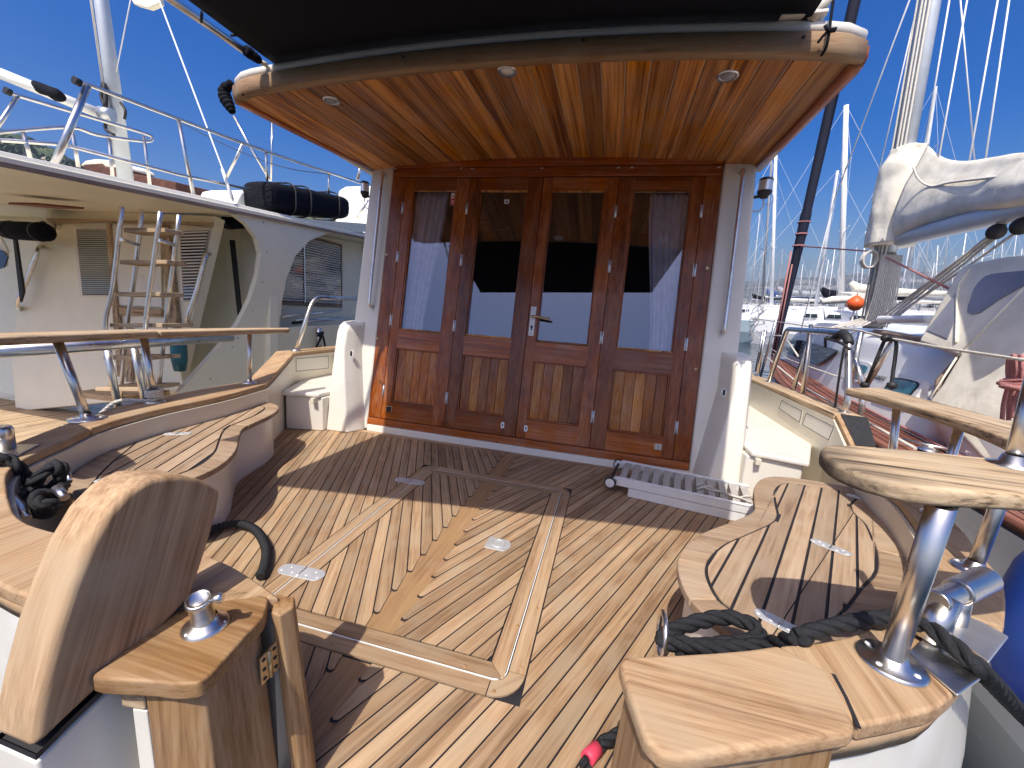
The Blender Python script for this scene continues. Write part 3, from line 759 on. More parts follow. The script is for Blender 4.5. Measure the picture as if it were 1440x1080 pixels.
for a, b in zip(xs, xs[1:]):
    ca, cb = zc(a), zc(b)
    mb.hexa([(a, ya(a) + .03, ca + .006), (b, ya(b) + .03, cb + .006), (b, 6.0, cb + .006), (a, 6.0, ca + .006), (a, ya(a) + .03, ca + .1), (b, ya(b) + .03, cb + .1), (b, 6.0, cb + .1), (a, 6.0, ca + .1)])
mb.build('roof_shell', M['white'], ht)
# teak fascia round the aft edge and along both sides
path = []
for i in range(41):
    x = HXL - .025 + (HXR - HXL + .05) * i / 40
    path.append((x, ya(x)))
path = [(tx_(HXL, y) - .03, y) for y in (3.2, 2.8, 2.45, 2.2, 2.08)] + path[0:] + [(HXR + .03, y) for y in (2.08, 2.2, 2.45, 2.8, 3.2)]
def sweep(mb, path, prof, zfun):
    """closed profile (out, up) swept along a plan path"""
    n = len(path); m = len(prof); vs = []
    for i, p in enumerate(path):
        a = path[max(i - 1, 0)]; b = path[min(i + 1, n - 1)]
        t = Vector((b[0] - a[0], b[1] - a[1], 0)).normalized(); o_ = Vector((t.y, -t.x, 0))
        for u, w in prof: vs.append(Vector((p[0], p[1], zfun(p[0]))) + o_ * u + Vector((0, 0, w)))
    fs = [(i * m + k, i * m + (k + 1) % m, (i + 1) * m + (k + 1) % m, (i + 1) * m + k) for i in range(n - 1) for k in range(m)]
    fs += [tuple(range(m - 1, -1, -1)), tuple((n - 1) * m + k for k in range(m))]
    return mb.add(vs, fs, True)
rp_ = [(-.03, -.003), (.008, -.004), (.016, .003), (.018, .03), (.017, .068), (.012, .075), (-.03, .075)]
mb = MB(); sweep(mb, path[5:-5], rp_, zc); o = mb.build('fascia', M['fascia'], ht, bevel=0)
for side, pp in ((0, path[:6]), (1, path[-6:])):
    mb = MB(); sweep(mb, pp, [(-.04, -.012), (.012, -.012), (.022, .02), (.02, .06), (-.04, .06)], zc); mb.build('side_trim', M['varY'], ht)
mb = MB(); sweep(mb, path, [(-.05, .0765), (.004, .0765), (.006, .108), (.0, .118), (-.05, .121)], zc); mb.build('white_edge', M['white'], ht)
mb = MB()
for px, py in ((567, 80), (820, 57), (1130, 52)):
    p = Y(px, py, HYA - .036); mb.lathe([(0, .004), (.006, .004), (.007, 0)], p + Vector((0, .002, 0)), axis=(0, -1, 0), seg=10)
mb.build('fascia_bung', M['black'], ht)
for (px, py), mt in (((466, 148), 0), ((712, 119), 1), ((1022, 116), 0)):
    p = Z(px, py, 2.06); p.z = zc(p.x)
    d = MB(); d.lathe([(.030, -.001), (.043, -.006), (.046, -.002), (.046, .002)], p); o = d.build('downlight', M['steel'], ht)
    d = MB(); d.lathe([(0, -.004), (.029, -.003), (.03, -.001)], p); d.build('lens', M['purewhite'] if mt else M['vinyl'], o)
# lashing round the fascia near the right corner, and the black cover at the left corner
cov = thing('black_cover', 'bunched black canvas cover hanging from the hardtop corner above the motor yacht', 'cover', Y(322, 140, 2.06))
mb = MB(); pts = [Y(327, 116, 2.06), Y(316, 126, 2.06), Y(317, 138, 2.06), Y(322, 148, 2.06), Y(327, 158, 2.06)]
mb.tube(catmull(pts, 6), [.018 + .016 * math.sin(i / 24 * math.pi) + .004 * math.sin(i * 1.9) for i in range(25)], 12); mb.build('cover_cloth', M['canvas'], cov, subsurf=1)
mb = MB(); mb.tube([Y(330, 112, 2.06), Y(338, 120, 2.02), Y(342, 133, 1.98)], .006, 8); mb.build('tie', M['canvas'], cov)
lash = thing('lashing', 'black cord lashed round the teak edge of the hardtop corner', 'cord', Y(1168, 40, 1.95))
mb = MB(); mb.tube(catmull([Y(1172, 0, 1.96), Y(1168, 28, 1.94), Y(1166, 45, 1.93), Y(1162, 66, 1.93), Y(1155, 78, 1.97)], 6), .005, 7)
mb.tube(catmull([Y(1150, 60, 1.935), Y(1158, 50, 1.93), Y(1167, 42, 1.925), Y(1176, 40, 1.93)], 6), .005, 7)
for k in range(4): mb.tube([Y(1160 + k * 3, 36 + k * 2, 1.928), Y(1166 + k * 3, 46 - k, 1.922)], .006, 7)
mb.build('cord', M['canvas'], lash)

# ------------------------------------------------------------------ black awning stretched aft of the hardtop
aw = thing('awning', 'black canvas awning stretched overhead from the hardtop edge', 'awning', (-.58, 1.0, 2.2))
AL, AL2 = Z(381, 93, 2.17), Z(268, 0, 2.205)
mb = MB(); nx, ny = 40, 24; vs = []
for j in range(ny + 1):
    f = j / ny
    for i in range(nx + 1):
        g_ = i / nx
        xl = AL.x + (AL2.x - AL.x) * f * (2.005 - .26) / (AL.y - AL2.y) - .04 * max(0, f - .25) / .75; xr_ = .61 - .16 * max(0, f - .1) / .9  # beyond the view, side edges flare and taper to shape the shadow cast below
        x = xl + (xr_ - xl) * g_
        y = 2.005 - (2.005 - (.26 + .36 * g_)) * f
        z = (zc(x) + .128) * (1 - f) + 2.215 * f - .03 * math.sin(math.pi * g_) * math.sin(math.pi * f) + .012 * math.sin(g_ * 23 + f * 4) * math.sin(math.pi * f) * f
        vs.append((x, y, z))
mb.add(vs, [(j * (nx + 1) + i, j * (nx + 1) + i + 1, (j + 1) * (nx + 1) + i + 1, (j + 1) * (nx + 1) + i) for j in range(ny) for i in range(nx)], True)
o = mb.build('canopy', M['canvas'], aw); sm = o.modifiers.new('thick', 'SOLIDIFY'); sm.thickness = .003
mb = MB(); xa_ = AL.x + (AL2.x - AL.x) * (2.005 - .26) / (AL.y - AL2.y) - .04; mb.tube([(xa_, .26, 2.215), (.45, .62, 2.215)], .018, 10); mb.build('aft_batten', M['canvas'], aw)
p0, p1 = Z(346, 73, 2.19), Z(236, -4, 2.24)
mb = MB(); mb.tube([p0, p1, p1 + (p1 - p0) * 1.6], .017, 12); mb.build('side_pole', M['steel'], aw)
p0 = Z(380, 92, 2.17)
mb = MB(); mb.tube(catmull([Z(344, 70, 2.19), Z(353, 76, 2.19), Z(361, 82, 2.18), Z(366, 86, 2.18)], 4), [.02, .026, .024, .028, .025, .027, .022, .026, .02, .022, .018, .016, .012], 10); mb.build('pole_sleeve', M['canvas'], aw)
mb = MB(); mb.tube([Z(365, 86, 2.18), Z(376, 92, 2.175)], .012, 10); mb.tube([Z(1140, 30, 2.19), Z(1166, -6, 2.25)], .022, 12); mb.build('corner_pole', M['cream'], aw)
mb = MB()
for a in ((284, 17, 283, 31), (333, 49, 324, 50)): mb.tube([Z(a[0], a[1], 2.2), Z(a[2], a[3], 2.19)], .006, 7)
mb.build('tie', M['navy'], aw)
mb = MB(); mb.box((.50, 1.96, 2.196), (.66, 2.06, 2.210)); mb.build('mount_plate', M['white'], aw, bevel=.003)
# ================================================================== coamings, covering boards, hull
V3 = Vector
def pts2(loop, z): return [V3((x, y, z)) for x, y in loop]
def plank3(name, loop, z, th, mat, parent, bevel=.006):
    mb = MB(); mb.prism(pts2(loop, z - th), (0, 0, th)); return mb.build(name, mat, parent, bevel=bevel)
ZC = .42
st_in = [(1.32, 2.49), (1.20, 2.18), (1.13, 1.86), (1.10, 1.71), (1.02, 1.48), (.93, 1.30), (.85, 1.19), (.72, 1.03), (.57, .89), (.47, .825), (.37, .78)]
st_out = [(1.45, 2.51), (1.36, 2.2), (1.25, 1.8), (1.15, 1.5), (1.09, 1.36), (1.04, 1.23), (.97, 1.12), (.87, .99), (.62, .75), (.52, .685), (.43, .64)]
pt_in = [(-2.19, 2.2), (-2.13, 1.95), (-2.10, 1.74), (-2.09, 1.48), (-2.05, 1.27), (-2.0, 1.14), (-1.91, 1.01), (-1.85, .91), (-1.79, .83), (-1.70, .76), (-1.53, .68), (-1.37, .62), (-1.23, .605), (-1.0, .62), (-.85, .648), (-.75, .64), (-.64, .612), (-.575, .592)]
pt_out = [(-2.345, 2.2), (-2.345, 1.9), (-2.32, 1.65), (-2.28, 1.42), (-2.2, 1.26), (-2.13, 1.12), (-2.03, .96), (-1.97, .88), (-1.9, .79), (-1.80, .71), (-1.64, .60), (-1.42, .52), (-1.25, .475), (-1.05, .45), (-.88, .45), (-.80, .46), (-.72, .50), (-.68, .53)]
coam = thing('cockpit_coaming', 'white cockpit coaming and stern hull topped with curved teak covering boards', 'coaming', (-.6, 1.2, 0))
def board_run(a, b, cuts, z, mat, parent, name='covering_board'):
    for i0, i1 in zip(cuts, cuts[1:]):
        ia = catmull([V3((*p, 0)) for p in a[i0:i1 + 1]], 4); ib = catmull([V3((*p, 0)) for p in b[i0:i1 + 1]], 4)
        if i1 != cuts[-1]: ia[-1] = ia[-1].lerp(ia[-2], .12); ib[-1] = ib[-1].lerp(ib[-2], .12)
        loop = [(p.x, p.y) for p in ia] + [(p.x, p.y) for p in reversed(ib)]
        plank3(name, loop, z, .032, mat, parent, bevel=.007)
board_run(st_in, st_out, [0, 3, 7, 10], ZC, M['teakY'], coam)
board_run(pt_in, pt_out, [0, 5, 10, 17], ZC, M['teakY'], coam)
# inner walls
def wall(name, line, z0, th, mat, parent):
    """thin upright wall below a 3D line; th to the outside"""
    mb = MB(); n = len(line); lo = []; hi = []
    for i, p in enumerate(line):
        a = line[max(i - 1, 0)]; b = line[min(i + 1, n - 1)]
        t = V3((b.x - a.x, b.y - a.y, 0)).normalized(); o_ = V3((t.y, -t.x, 0)) * th
        lo.append((V3((p.x, p.y, z0)), V3((p.x, p.y, z0)) + o_)); hi.append((p.copy(), p + o_))
    for i in range(n - 1):
        mb.hexa([lo[i][0], lo[i + 1][0], lo[i + 1][1], lo[i][1], hi[i][0], hi[i + 1][0], hi[i + 1][1], hi[i][1]])
    return mb.build(name, mat, parent)
def outl(line, d):                    # push a plan line away from the cockpit's middle
    out = []
    for i, p in enumerate(line):
        a = line[max(i - 1, 0)]; b = line[min(i + 1, len(line) - 1)]
        t = (b - a); t.z = 0; t.normalize(); n_ = V3((t.y, -t.x, 0))
        if n_.dot(p - V3((-.6, 1.9, p.z))) < 0: n_ = -n_
        out.append(p + n_ * d)
    return out
def insetl(line, d):
    out = []
    for i, p in enumerate(line):
        a = line[max(i - 1, 0)]; b = line[min(i + 1, len(line) - 1)]
        t = (b - a); t.z = 0; t.normalize(); out.append(p + V3((t.y, -t.x, 0)) * d)
    return out
ZB = ZC - .034
sl = [V3((1.345, 5.0, .512))] + [V3((1.345, 2.74, .512))] + [V3((*p, ZB)) for p in st_in]
sl2 = sl[:2] + catmull(sl[2:], 4)
wl = wall('inner_wall', outl(sl2, -.012), -.01, -.025, M['cream'], coam)
pl_ = [V3((-2.56, 5.0, .512)), V3((-2.56, 2.86, .512))] + [V3((*p, ZB)) for p in pt_in]
pl2 = pl_[:2] + catmull(pl_[2:], 4)
wall('inner_wall', outl(pl2, -.012), -.01, .025, M['cream'], coam)
# side decks with their caps and the ramps between the two levels
plank3('covering_board', [(1.335, 2.745), (1.50, 2.72), (1.50, 5.6), (1.335, 5.6)], .545, .032, M['silverY'], coam)
plank3('covering_board', [(-2.70, 2.84), (-2.55, 2.87), (-2.55, 5.6), (-2.70, 5.6)], .545, .032, M['teakY'], coam)
mb = MB(); mb.hexa([V3((1.322, 2.495, .39)), V3((1.45, 2.515, .39)), V3((1.495, 2.715, .515)), V3((1.34, 2.74, .515)), V3((1.322, 2.495, .422)), V3((1.45, 2.515, .422)), V3((1.495, 2.715, .545)), V3((1.34, 2.74, .545))])
o = mb.build('ramp', M['teakY'], coam, bevel=.004)
mb = MB(); mb.hexa([V3((1.345, 2.50, .426)), V3((1.448, 2.517, .426)), V3((1.487, 2.71, .547)), V3((1.362, 2.732, .547)), V3((1.345, 2.50, .430)), V3((1.448, 2.517, .430)), V3((1.487, 2.71, .551)), V3((1.362, 2.732, .551))])
mb.build('grip_pad', M['rubber'], o)
mb = MB(); mb.hexa([V3((-2.192, 2.205, .39)), V3((-2.345, 2.205, .39)), V3((-2.70, 2.83, .515)), V3((-2.55, 2.86, .515)), V3((-2.192, 2.205, .422)), V3((-2.345, 2.205, .422)), V3((-2.70, 2.83, .547)), V3((-2.55, 2.86, .547))])
mb.build('ramp', M['teakY'], coam, bevel=.005)
def wall_panel(quad, x):
    q = [X(px, py, x) for px, py in quad]
    s_ = 1 if x < 0 else -1
    mb = MB(); c = sum(q, V3()) / 4
    mb.prism(q, (s_ * .003, 0, 0)); o = mb.build('locker_panel', M['white'], coam, bevel=.001)
    mb = MB(); inner = [c + (p - c) * .93 for p in q]
    for a, b in zip(inner, inner[1:] + inner[:1]): mb.tube([a + V3((s_ * .003, 0, 0)), b + V3((s_ * .003, 0, 0))], .0022, 5)
    mb.build('panel_seam', M['rubber'], o)
wall_panel([(414, 504), (463, 500), (463, 518), (414, 523)], -2.546)
wall_panel([(468, 499.5), (479, 498.5), (479, 516), (468, 517)], -2.546)
wall_panel([G_(325, 530), G_(425, 582), G_(412, 640), G_(312, 570)], 1.331)
wall_panel([G_(437, 588), G_(575, 655), G_(548, 722), G_(418, 645)], 1.331)
# hull below
def hull_side(outline, name):
    rows = []
    for z, out in ((.388, -.035), (.34, -.03), (.05, .0), (-.35, .02), (-.75, .0), (-1.05, -.10)):
        line = [V3((x, y, z if z < .3 else z - .012 + .125 * max(0.0, min(1.0, (y - 2.5) / .25)))) for x, y in outline]
        rows.append(outl(line, out))
    mb = MB(); n = len(outline); vs = [p for r in rows for p in r]
    mb.add(vs, [(j * n + i, j * n + i + 1, (j + 1) * n + i + 1, (j + 1) * n + i) for j in range(len(rows) - 1) for i in range(n - 1)], True)
    o = mb.build(name, M['hullw'], coam); sm = o.modifiers.new('thick', 'SOLIDIFY'); sm.thickness = .012
    return o
so = [(x, y) for x, y in ((1.50, 9.0), (1.50, 4.0), (1.50, 2.72))] + st_out + [(.30, .58), (.17, .535)]
hull_side([(p.x, p.y) for p in catmull([V3((*p, 0)) for p in so], 3)], 'topside')
po = [(-.60, .43), (-.68, .445)] + pt_out[:-2][::-1] + [(-2.70, 2.84), (-2.70, 4.0), (-2.70, 9.0)]
hull_side([(p.x, p.y) for p in catmull([V3((*p, 0)) for p in po], 3)], 'topside')
mb = MB(); mb.box((-.62, .30, -.9), (.14, .52, -.09)); mb.build('transom', M['hullw'], coam, bevel=.02)
# teak rubbing strake under the covering boards of the starboard quarter
st_r = [V3((x, y, ZC - .034)) for x, y in st_out[3:]] + [V3((.15, .512, ZC - .034))]
rows_t = catmull(outl(st_r, -.012), 4); rows_b = [p + V3((0, 0, -.046)) for p in catmull(outl(st_r, -.022), 4)]
mb = MB(); mb.strip(rows_t, rows_b); o = mb.build('rubbing_strake', M['teakX'], coam); sm = o.modifiers.new('thick', 'SOLIDIFY'); sm.thickness = .014; sm.offset = 0
pt_r = [V3((x, y, ZC - .034)) for x, y in pt_out[:-1]]
mb = MB(); mb.strip(catmull(outl(pt_r, -.012), 4), [p + V3((0, 0, -.046)) for p in catmull(outl(pt_r, -.022), 4)]); o = mb.build('rubbing_strake', M['teakX'], coam); sm = o.modifiers.new('thick', 'SOLIDIFY'); sm.thickness = .014; sm.offset = 0

# ------------------------------------------------------------------ curved locker seats
LO = [(1.31, 2.12), (1.16, 2.165), (.99, 2.18), (.87, 2.165), (.775, 2.09), (.70, 1.95), (.655, 1.80), (.615, 1.68), (.50, 1.55), (.385, 1.43), (.305, 1.31), (.268, 1.21), (.262, 1.12), (.275, 1.04), (.31, .985), (.40, .90), (.50, .87), (.60, .95), (.72, 1.075), (.83, 1.21), (.93, 1.33), (1.02, 1.5), (1.10, 1.72), (1.13, 1.88)]
def offset_loop(loop, d):             # inwards for a counter-clockwise loop of either hand
    n = len(loop); s_ = 1 if area(loop) > 0 else -1; out = []
    for i in range(n):
        a = loop[i - 1]; b = loop[(i + 1) % n]
        t = V3((b[0] - a[0], b[1] - a[1], 0)).normalized()
        out.append((loop[i][0] - t.y * d * s_, loop[i][1] + t.x * d * s_))
    return out
def smooth_loop(loop, k=4): return [(p.x, p.y) for p in catmull([V3((*p, 0)) for p in loop], k, closed=True)]
def seat(side, nm):
    mir = (lambda p: p) if side > 0 else (lambda p: (-1.215 - p[0], p[1]))
    lo = smooth_loop([mir(p) for p in LO])
    cx, cy = mir((.75, 1.5))
    t = thing('locker_seat', 'curved teak lidded locker seat %s' % ('beside the folded gangway, with the looped black mooring rope' if side > 0 else 'behind the upright curved board and the ribbed rope tail'), 'seat locker', (cx, cy, 0), 'curved locker seats in the cockpit')
    ZS = .30
    body = offset_loop(lo, .035)
    mb = MB(); mb.prism(pts2(body, -.003), (0, 0, ZS - .027)); mb.build('locker_body', M['white'], t)
    # trim ring in several lengths
    inn = offset_loop(lo, .075); n = len(lo)
    cuts = [0, 12, 26, 38, 52, 60, 72, 84, n]
    for a, b in zip(cuts, cuts[1:]):
        idx = list(range(a, b + 1))
        f = lambda L, i, e: (L[i % n][0] + (L[(i + e) % n][0] - L[i % n][0]) * .07, L[i % n][1] + (L[(i + e) % n][1] - L[i % n][1]) * .07)
        oo = [lo[i % n] for i in idx]; ii = [inn[i % n] for i in idx]
        oo[0] = f(lo, a, 1); ii[0] = f(inn, a, 1); oo[-1] = f(lo, b, -1); ii[-1] = f(inn, b, -1)
        plank3('trim_board', oo + ii[::-1], ZS, .026, M['seat'], t, bevel=.005)
    mb = MB(); mb.prism(pts2(offset_loop(lo, .04), ZS - .026), (0, 0, .0215)); mb.build('lid_caulk', M['black'], t)
    # planks inside the ring
    core = offset_loop(lo, .0825)
    a_, b_ = Z(*D_(587, 105), ZS), Z(*D_(405, 640), ZS)
    g_ = V3((a_.x - b_.x, a_.y - b_.y, 0)).normalized()
    if side < 0: g_.x = -g_.x
    nrm = V3((g_.y, -g_.x, 0))
    W = .0625
    vs_ = [p[0] * nrm.x + p[1] * nrm.y for p in core]
    k0 = math.floor(min(vs_) / W); k1 = math.ceil(max(vs_) / W)
    split_a, split_b = (V3((*mir((Z(*D_(832, 140), ZS).x, Z(*D_(832, 140), ZS).y)), 0)), V3((*mir((Z(*D_(470, 690), ZS).x, Z(*D_(470, 690), ZS).y)), 0)))
    sd_ = (split_b - split_a).normalized(); sn = V3((-sd_.y, sd_.x, 0))
    for k in range(k0, k1 + 1):
        rows = []
        for j in range(7):
            v = k * W + .0038 + (W - .0076) * j / 6
            us = []
            for i in range(len(core)):
                p, q = core[i], core[(i + 1) % len(core)]
                vp = p[0] * nrm.x + p[1] * nrm.y; vq = q[0] * nrm.x + q[1] * nrm.y
                if (vp - v) * (vq - v) < 0:
                    f_ = (v - vp) / (vq - vp); us.append((p[0] + (q[0] - p[0]) * f_) * g_.x + (p[1] + (q[1] - p[1]) * f_) * g_.y)
            us.sort(); rows.append((v, [(us[i], us[i + 1]) for i in range(0, len(us) - 1, 2)]))
        quads = []
        for (va, ia_), (vb, ib_) in zip(rows, rows[1:]):
            if len(ia_) == len(ib_): prs = list(zip(ia_, ib_))
            elif ia_ and ib_:
                big_, sm_ = (ia_, ib_) if len(ia_) > len(ib_) else (ib_, ia_)
                prs = [((q_[0], q_[1]), (max(q_[0], sm_[0][0]), min(q_[1], sm_[0][1]))) if ia_ is big_ else ((max(q_[0], sm_[0][0]), min(q_[1], sm_[0][1])), q_) for q_ in big_]
            else: prs = []
            for (u0, u1), (w0, w1) in prs:
                quads.append([(g_.x * u + nrm.x * v, g_.y * u + nrm.y * v) for u, v in ((u0, va), (w0, vb), (w1, vb), (u1, va))])
        if not quads: continue
        for sg in (1, -1):
            d_ = (split_a.x * sn.x + split_a.y * sn.y) * sg - .0016
            qs = [clip(q_, (sn.x * sg, sn.y * sg), d_) for q_ in quads]
            qs = [q_ for q_ in qs if len(q_) > 2 and abs(area(q_)) > 1e-6]
            if sum(abs(area(q_)) for q_ in qs) < 3e-4: continue
            slab('seat_plank', qs, M['seat'], t, ZS, ZS - .006, math.atan2(g_.y, g_.x))
    ang = math.atan2(split_b.y - split_a.y, split_b.x - split_a.x) + math.pi / 2
    for px, py in ((690, 362), (812, 172), (455, 685)):
        q_ = Z(*D_(px, py), ZS); q_ = mir((q_.x, q_.y))
        L = (split_b - split_a); f_ = max(.03, min(.97, ((V3((*q_, 0)) - split_a).dot(L)) / L.length_squared)); c_ = split_a + L * f_
        hinge(c_.x, c_.y, .115, .042, ang, t, ZS + .0003, .003)
    return t
seat(1, 'right'); seat(-1, 'left')

# ------------------------------------------------------------------ teak hand rails on steel stanchions
def stanchion(parent, b, top, r=.019, flange=.055):
    b = V3(b); top = V3(top)
    mb = MB(); mb.tube([b, top], r, 20); o = mb.build('stanchion', M['steel'], parent)
    mb = MB(); mb.lathe([(flange, -.001), (flange, .004), (flange * .92, .007), (r * 1.5, .010), (r * 1.15, .026), (r, .028)], b, (0, 0, 1), 28)
    f = mb.build('flange', M['steel'], o)
    mb = MB()
    for k in range(4):
        an = .6 + k * math.pi / 2; mb.lathe([(0, .0105), (.004, .0102), (.0055, .0075)], b + V3((math.cos(an) * flange * .72, math.sin(an) * flange * .72, 0)), seg=8)
    mb.build('screw', M['alup'], o)
    return o
ZR = .745
pr = thing('hand_rail', 'long straight weathered teak hand rail on steel stanchions in front of the motor yacht', 'hand rail', (-2.2, 1.5, ZC))
pa = [(-2.215, 2.44), (-2.235, 2.2), (-2.235, 1.9), (-2.235, 1.6), (-2.215, 1.35), (-2.185, 1.12), (-2.12, .90), (-2.0, .72)]
pb = [(-2.265, 2.50), (-2.34, 2.2), (-2.365, 1.9), (-2.375, 1.6), (-2.355, 1.32), (-2.33, 1.06), (-2.26, .82), (-2.12, .60)]
def rail_board(a, b, i0, i1, z, parent, mat):
    ia = catmull([V3((*p, 0)) for p in a[i0:i1 + 1]], 5); ib = catmull([V3((*p, 0)) for p in b[i0:i1 + 1]], 5)
    plank3('rail_board', [(p.x, p.y) for p in ia] + [(p.x, p.y) for p in reversed(ib)], z, .034, mat, parent, bevel=.010)
port_end = [(-2.45, .95), (-2.12, .90), (-1.95, .86), (-1.84, .82), (-1.80, .74), (-1.84, .66), (-2.0, .66), (-2.2, .68), (-2.5, .70)]
plank3('rail_board', port_end, ZR + .07, .034, M['silverX'], pr, bevel=.01)
stanchion(pr, (-1.84, .78, ZC), (-1.92, .76, ZR + .037), r=.0165, flange=.05)
rail_board(pa, pb, 0, 3, ZR + .034, pr, M['silverY']); rail_board([(x, y - .004) for x, y in pa], [(x, y - .004) for x, y in pb], 3, 7, ZR + .036, pr, M['silverY'])
for b, t_ in (((-2.15, 1.22, ZC), (-2.235, 1.20, ZR)), ((-2.235, 1.55, ZC), (-2.275, 1.55, ZR)), ((-2.29, 2.17, ZC), (-2.275, 2.17, ZR))): stanchion(pr, b, t_, r=.0165 if b[1] < 2 else .0125, flange=.062 if b[1] < 1.4 else .045)
hit = thing('rail_lashing', 'off-white rope turns wound round the foot of a stanchion', 'rope', (-2.235, 1.55, ZC))
mb = MB(); pts = []
for k in range(40):
    an = k / 39 * 2 * math.pi * 3.6; pts.append(V3((-2.236 + .030 * math.cos(an), 1.55 + .030 * math.sin(an), ZC + .024 + .042 * k / 39)))
rope(mb, pts, .009, step=.008); rope(mb, catmull([pts[0], pts[0] + V3((-.03, -.03, -.012)), V3((-2.33, 1.45, ZC + .012)), V3((-2.38, 1.40, ZC - .05))], 5), .009); mb.build('rope', M['ropew'], hit)
sr = thing('hand_rail', 'cracked silvery teak hand rail with a broad blunt worn end above the bollard', 'hand rail', (1.0, 1.3, ZC))
big = [(.450, .93), (.468, .985), (.51, 1.035), (.60, 1.062), (.68, 1.077), (.80, 1.09), (.91, 1.105), (1.04, 1.125), (1.13, 1.11), (1.13, 1.03), (1.0, .952), (.9, .905), (.78, .862), (.68, .835), (.60, .812), (.53, .80), (.475, .822), (.447, .87)]
ZQ = ZR + .035; kq = (1 - ZQ) / (1 - ZR); big = [(x * kq, y * kq) for x, y in big]
mb = MB(); mb.prism(pts2(smooth_loop(big, 2), ZQ - .018), (0, 0, .030)); mb.build('rail_board', M['wornend'], sr, bevel=.009)
sa = [(1.005, 2.02), (1.025, 1.85), (1.03, 1.65), (1.02, 1.45), (.985, 1.28), (.93, 1.125)]
sb = [(1.21, 2.17), (1.21, 1.95), (1.205, 1.7), (1.19, 1.45), (1.165, 1.25), (1.10, 1.13)]
ia = catmull([V3((*p, 0)) for p in sa], 5); ib = catmull([V3((*p, 0)) for p in sb], 5)
plank3('rail_board', [(p.x, p.y) for p in ia] + [(p.x, p.y) for p in reversed(ib)], ZR + .040, .034, M['silverY'], sr, bevel=.010)
stanchion(sr, (.56, .80, ZC), (.512, .716, ZQ - .017), r=.0175, flange=.052)
stanchion(sr, (.99, 1.24, ZC), (1.01, 1.24, ZR - .0), r=.0155, flange=.046)
stanchion(sr, (1.145, 1.62, ZC), (1.15, 1.62, ZR + .006), r=.0135, flange=.038)
stanchion(sr, (1.17, 1.90, ZC), (1.13, 1.90, ZR + .006), r=.0135, flange=.038)
p = Z(1424, 655, ZQ + .012)
pole = thing('rail_pole', 'short steel pole standing in a flange on the worn teak rail', 'pole', p)
mb = MB(); mb.tube([p, Y(1458, 520, p.y + .02)], .0125, 18); o = mb.build('tube', M['steel'], pole)
mb = MB(); mb.lathe([(.034, 0), (.034, .003), (.02, .006), (.016, .02), (.0125, .02)], p); mb.build('flange', M['steel'], pole)

# bent steel grab rails at the side decks
gl = thing('grab_rail', 'bent steel grab rail rising from the bulwark by the blinded windows', 'rail', X(418, 492, -2.6))
def bent(ps, r): 
    out = [V3(ps[0])]
    for a, b, c in zip(ps, ps[1:], ps[2:]):
        a, b, c = V3(a), V3(b), V3(c); d0 = (a - b).normalized(); d1 = (c - b).normalized()
        q0, q1 = b + d0 * r, b + d1 * r
        out += [q0.lerp(b, t).lerp(b.lerp(q1, t), t) for t in (0, .2, .4, .6, .8, 1)]
    return out + [V3(ps[-1])]
mb = MB(); mb.tube(bent([X(416, 493, -2.62), X(441, 418, -2.62), X(520, 421, -2.62)], .10), .018, 16); mb.build('rail_tube', M['steel'], gl)
mb = MB(); mb.lathe([(.04, 0), (.04, .004), (.024, .012), (.018, .014)], X(416, 493, -2.62)); mb.build('flange', M['steel'], gl)
gr = thing('grab_rail', 'bent steel grab rail with a black rubber cuff beside the sailing yacht', 'rail', X(1187, 580, 1.46))
mb = MB(); mb.tube(bent([X(*G_(612, 592), 1.44), X(*G_(632, 530), 1.44), X(*G_(632, 250), 1.44), X(*G_(600, 225), 1.44), X(*G_(350, 205), 1.44), X(*G_(265, 452), 1.44)], .05), .019, 18); mb.build('rail_tube', M['steel'], gr)
mb = MB(); mb.tube(bent([X(*G_(570, 250), 1.44), X(*G_(605, 222), 1.44), X(*G_(630, 246), 1.44), X(*G_(634, 275), 1.44)], .03), .027, 14); mb.build('cuff', M['rubber'], gr)
mb = MB()
for q in ((612, 592), (265, 452)): mb.lathe([(.04, 0), (.04, .004), (.024, .012), (.019, .014)], X(*G_(*q), 1.44))
mb.build('flange', M['steel'], gr)
mb = MB()
for a, b in (((420, 500), (455, 220)), ((380, 480), (440, 280)), ((215, 410), (250, 210))): mb.tube([X(*G_(*a), 1.47), X(*G_(*b), 1.47)], .015, 12)
mb.build('post', M['steel'], gr)
bun = thing('bungee', 'black bungee knotted on the cuffed steel grab rail', 'cord', X(*G_(570, 262), 1.43))
mb = MB(); mb.tube(catmull([X(*G_(640, 300), 1.42), X(*G_(608, 275), 1.40), X(*G_(560, 255), 1.42), X(*G_(530, 245), 1.43), X(*G_(525, 290), 1.43)], 5), .009, 8)
mb.tube(catmull([X(*G_(612, 290), 1.40), X(*G_(590, 420), 1.43), X(*G_(570, 565), 1.44)], 5), .007, 8)
for k in range(3): mb.lathe([(0, -.012), (.012, -.006), (.012, .006), (0, .012)], X(*G_(528 + k * 14, 248 + 3 * k), 1.42), seg=10)
mb.build('cord', M['rubber'], bun)

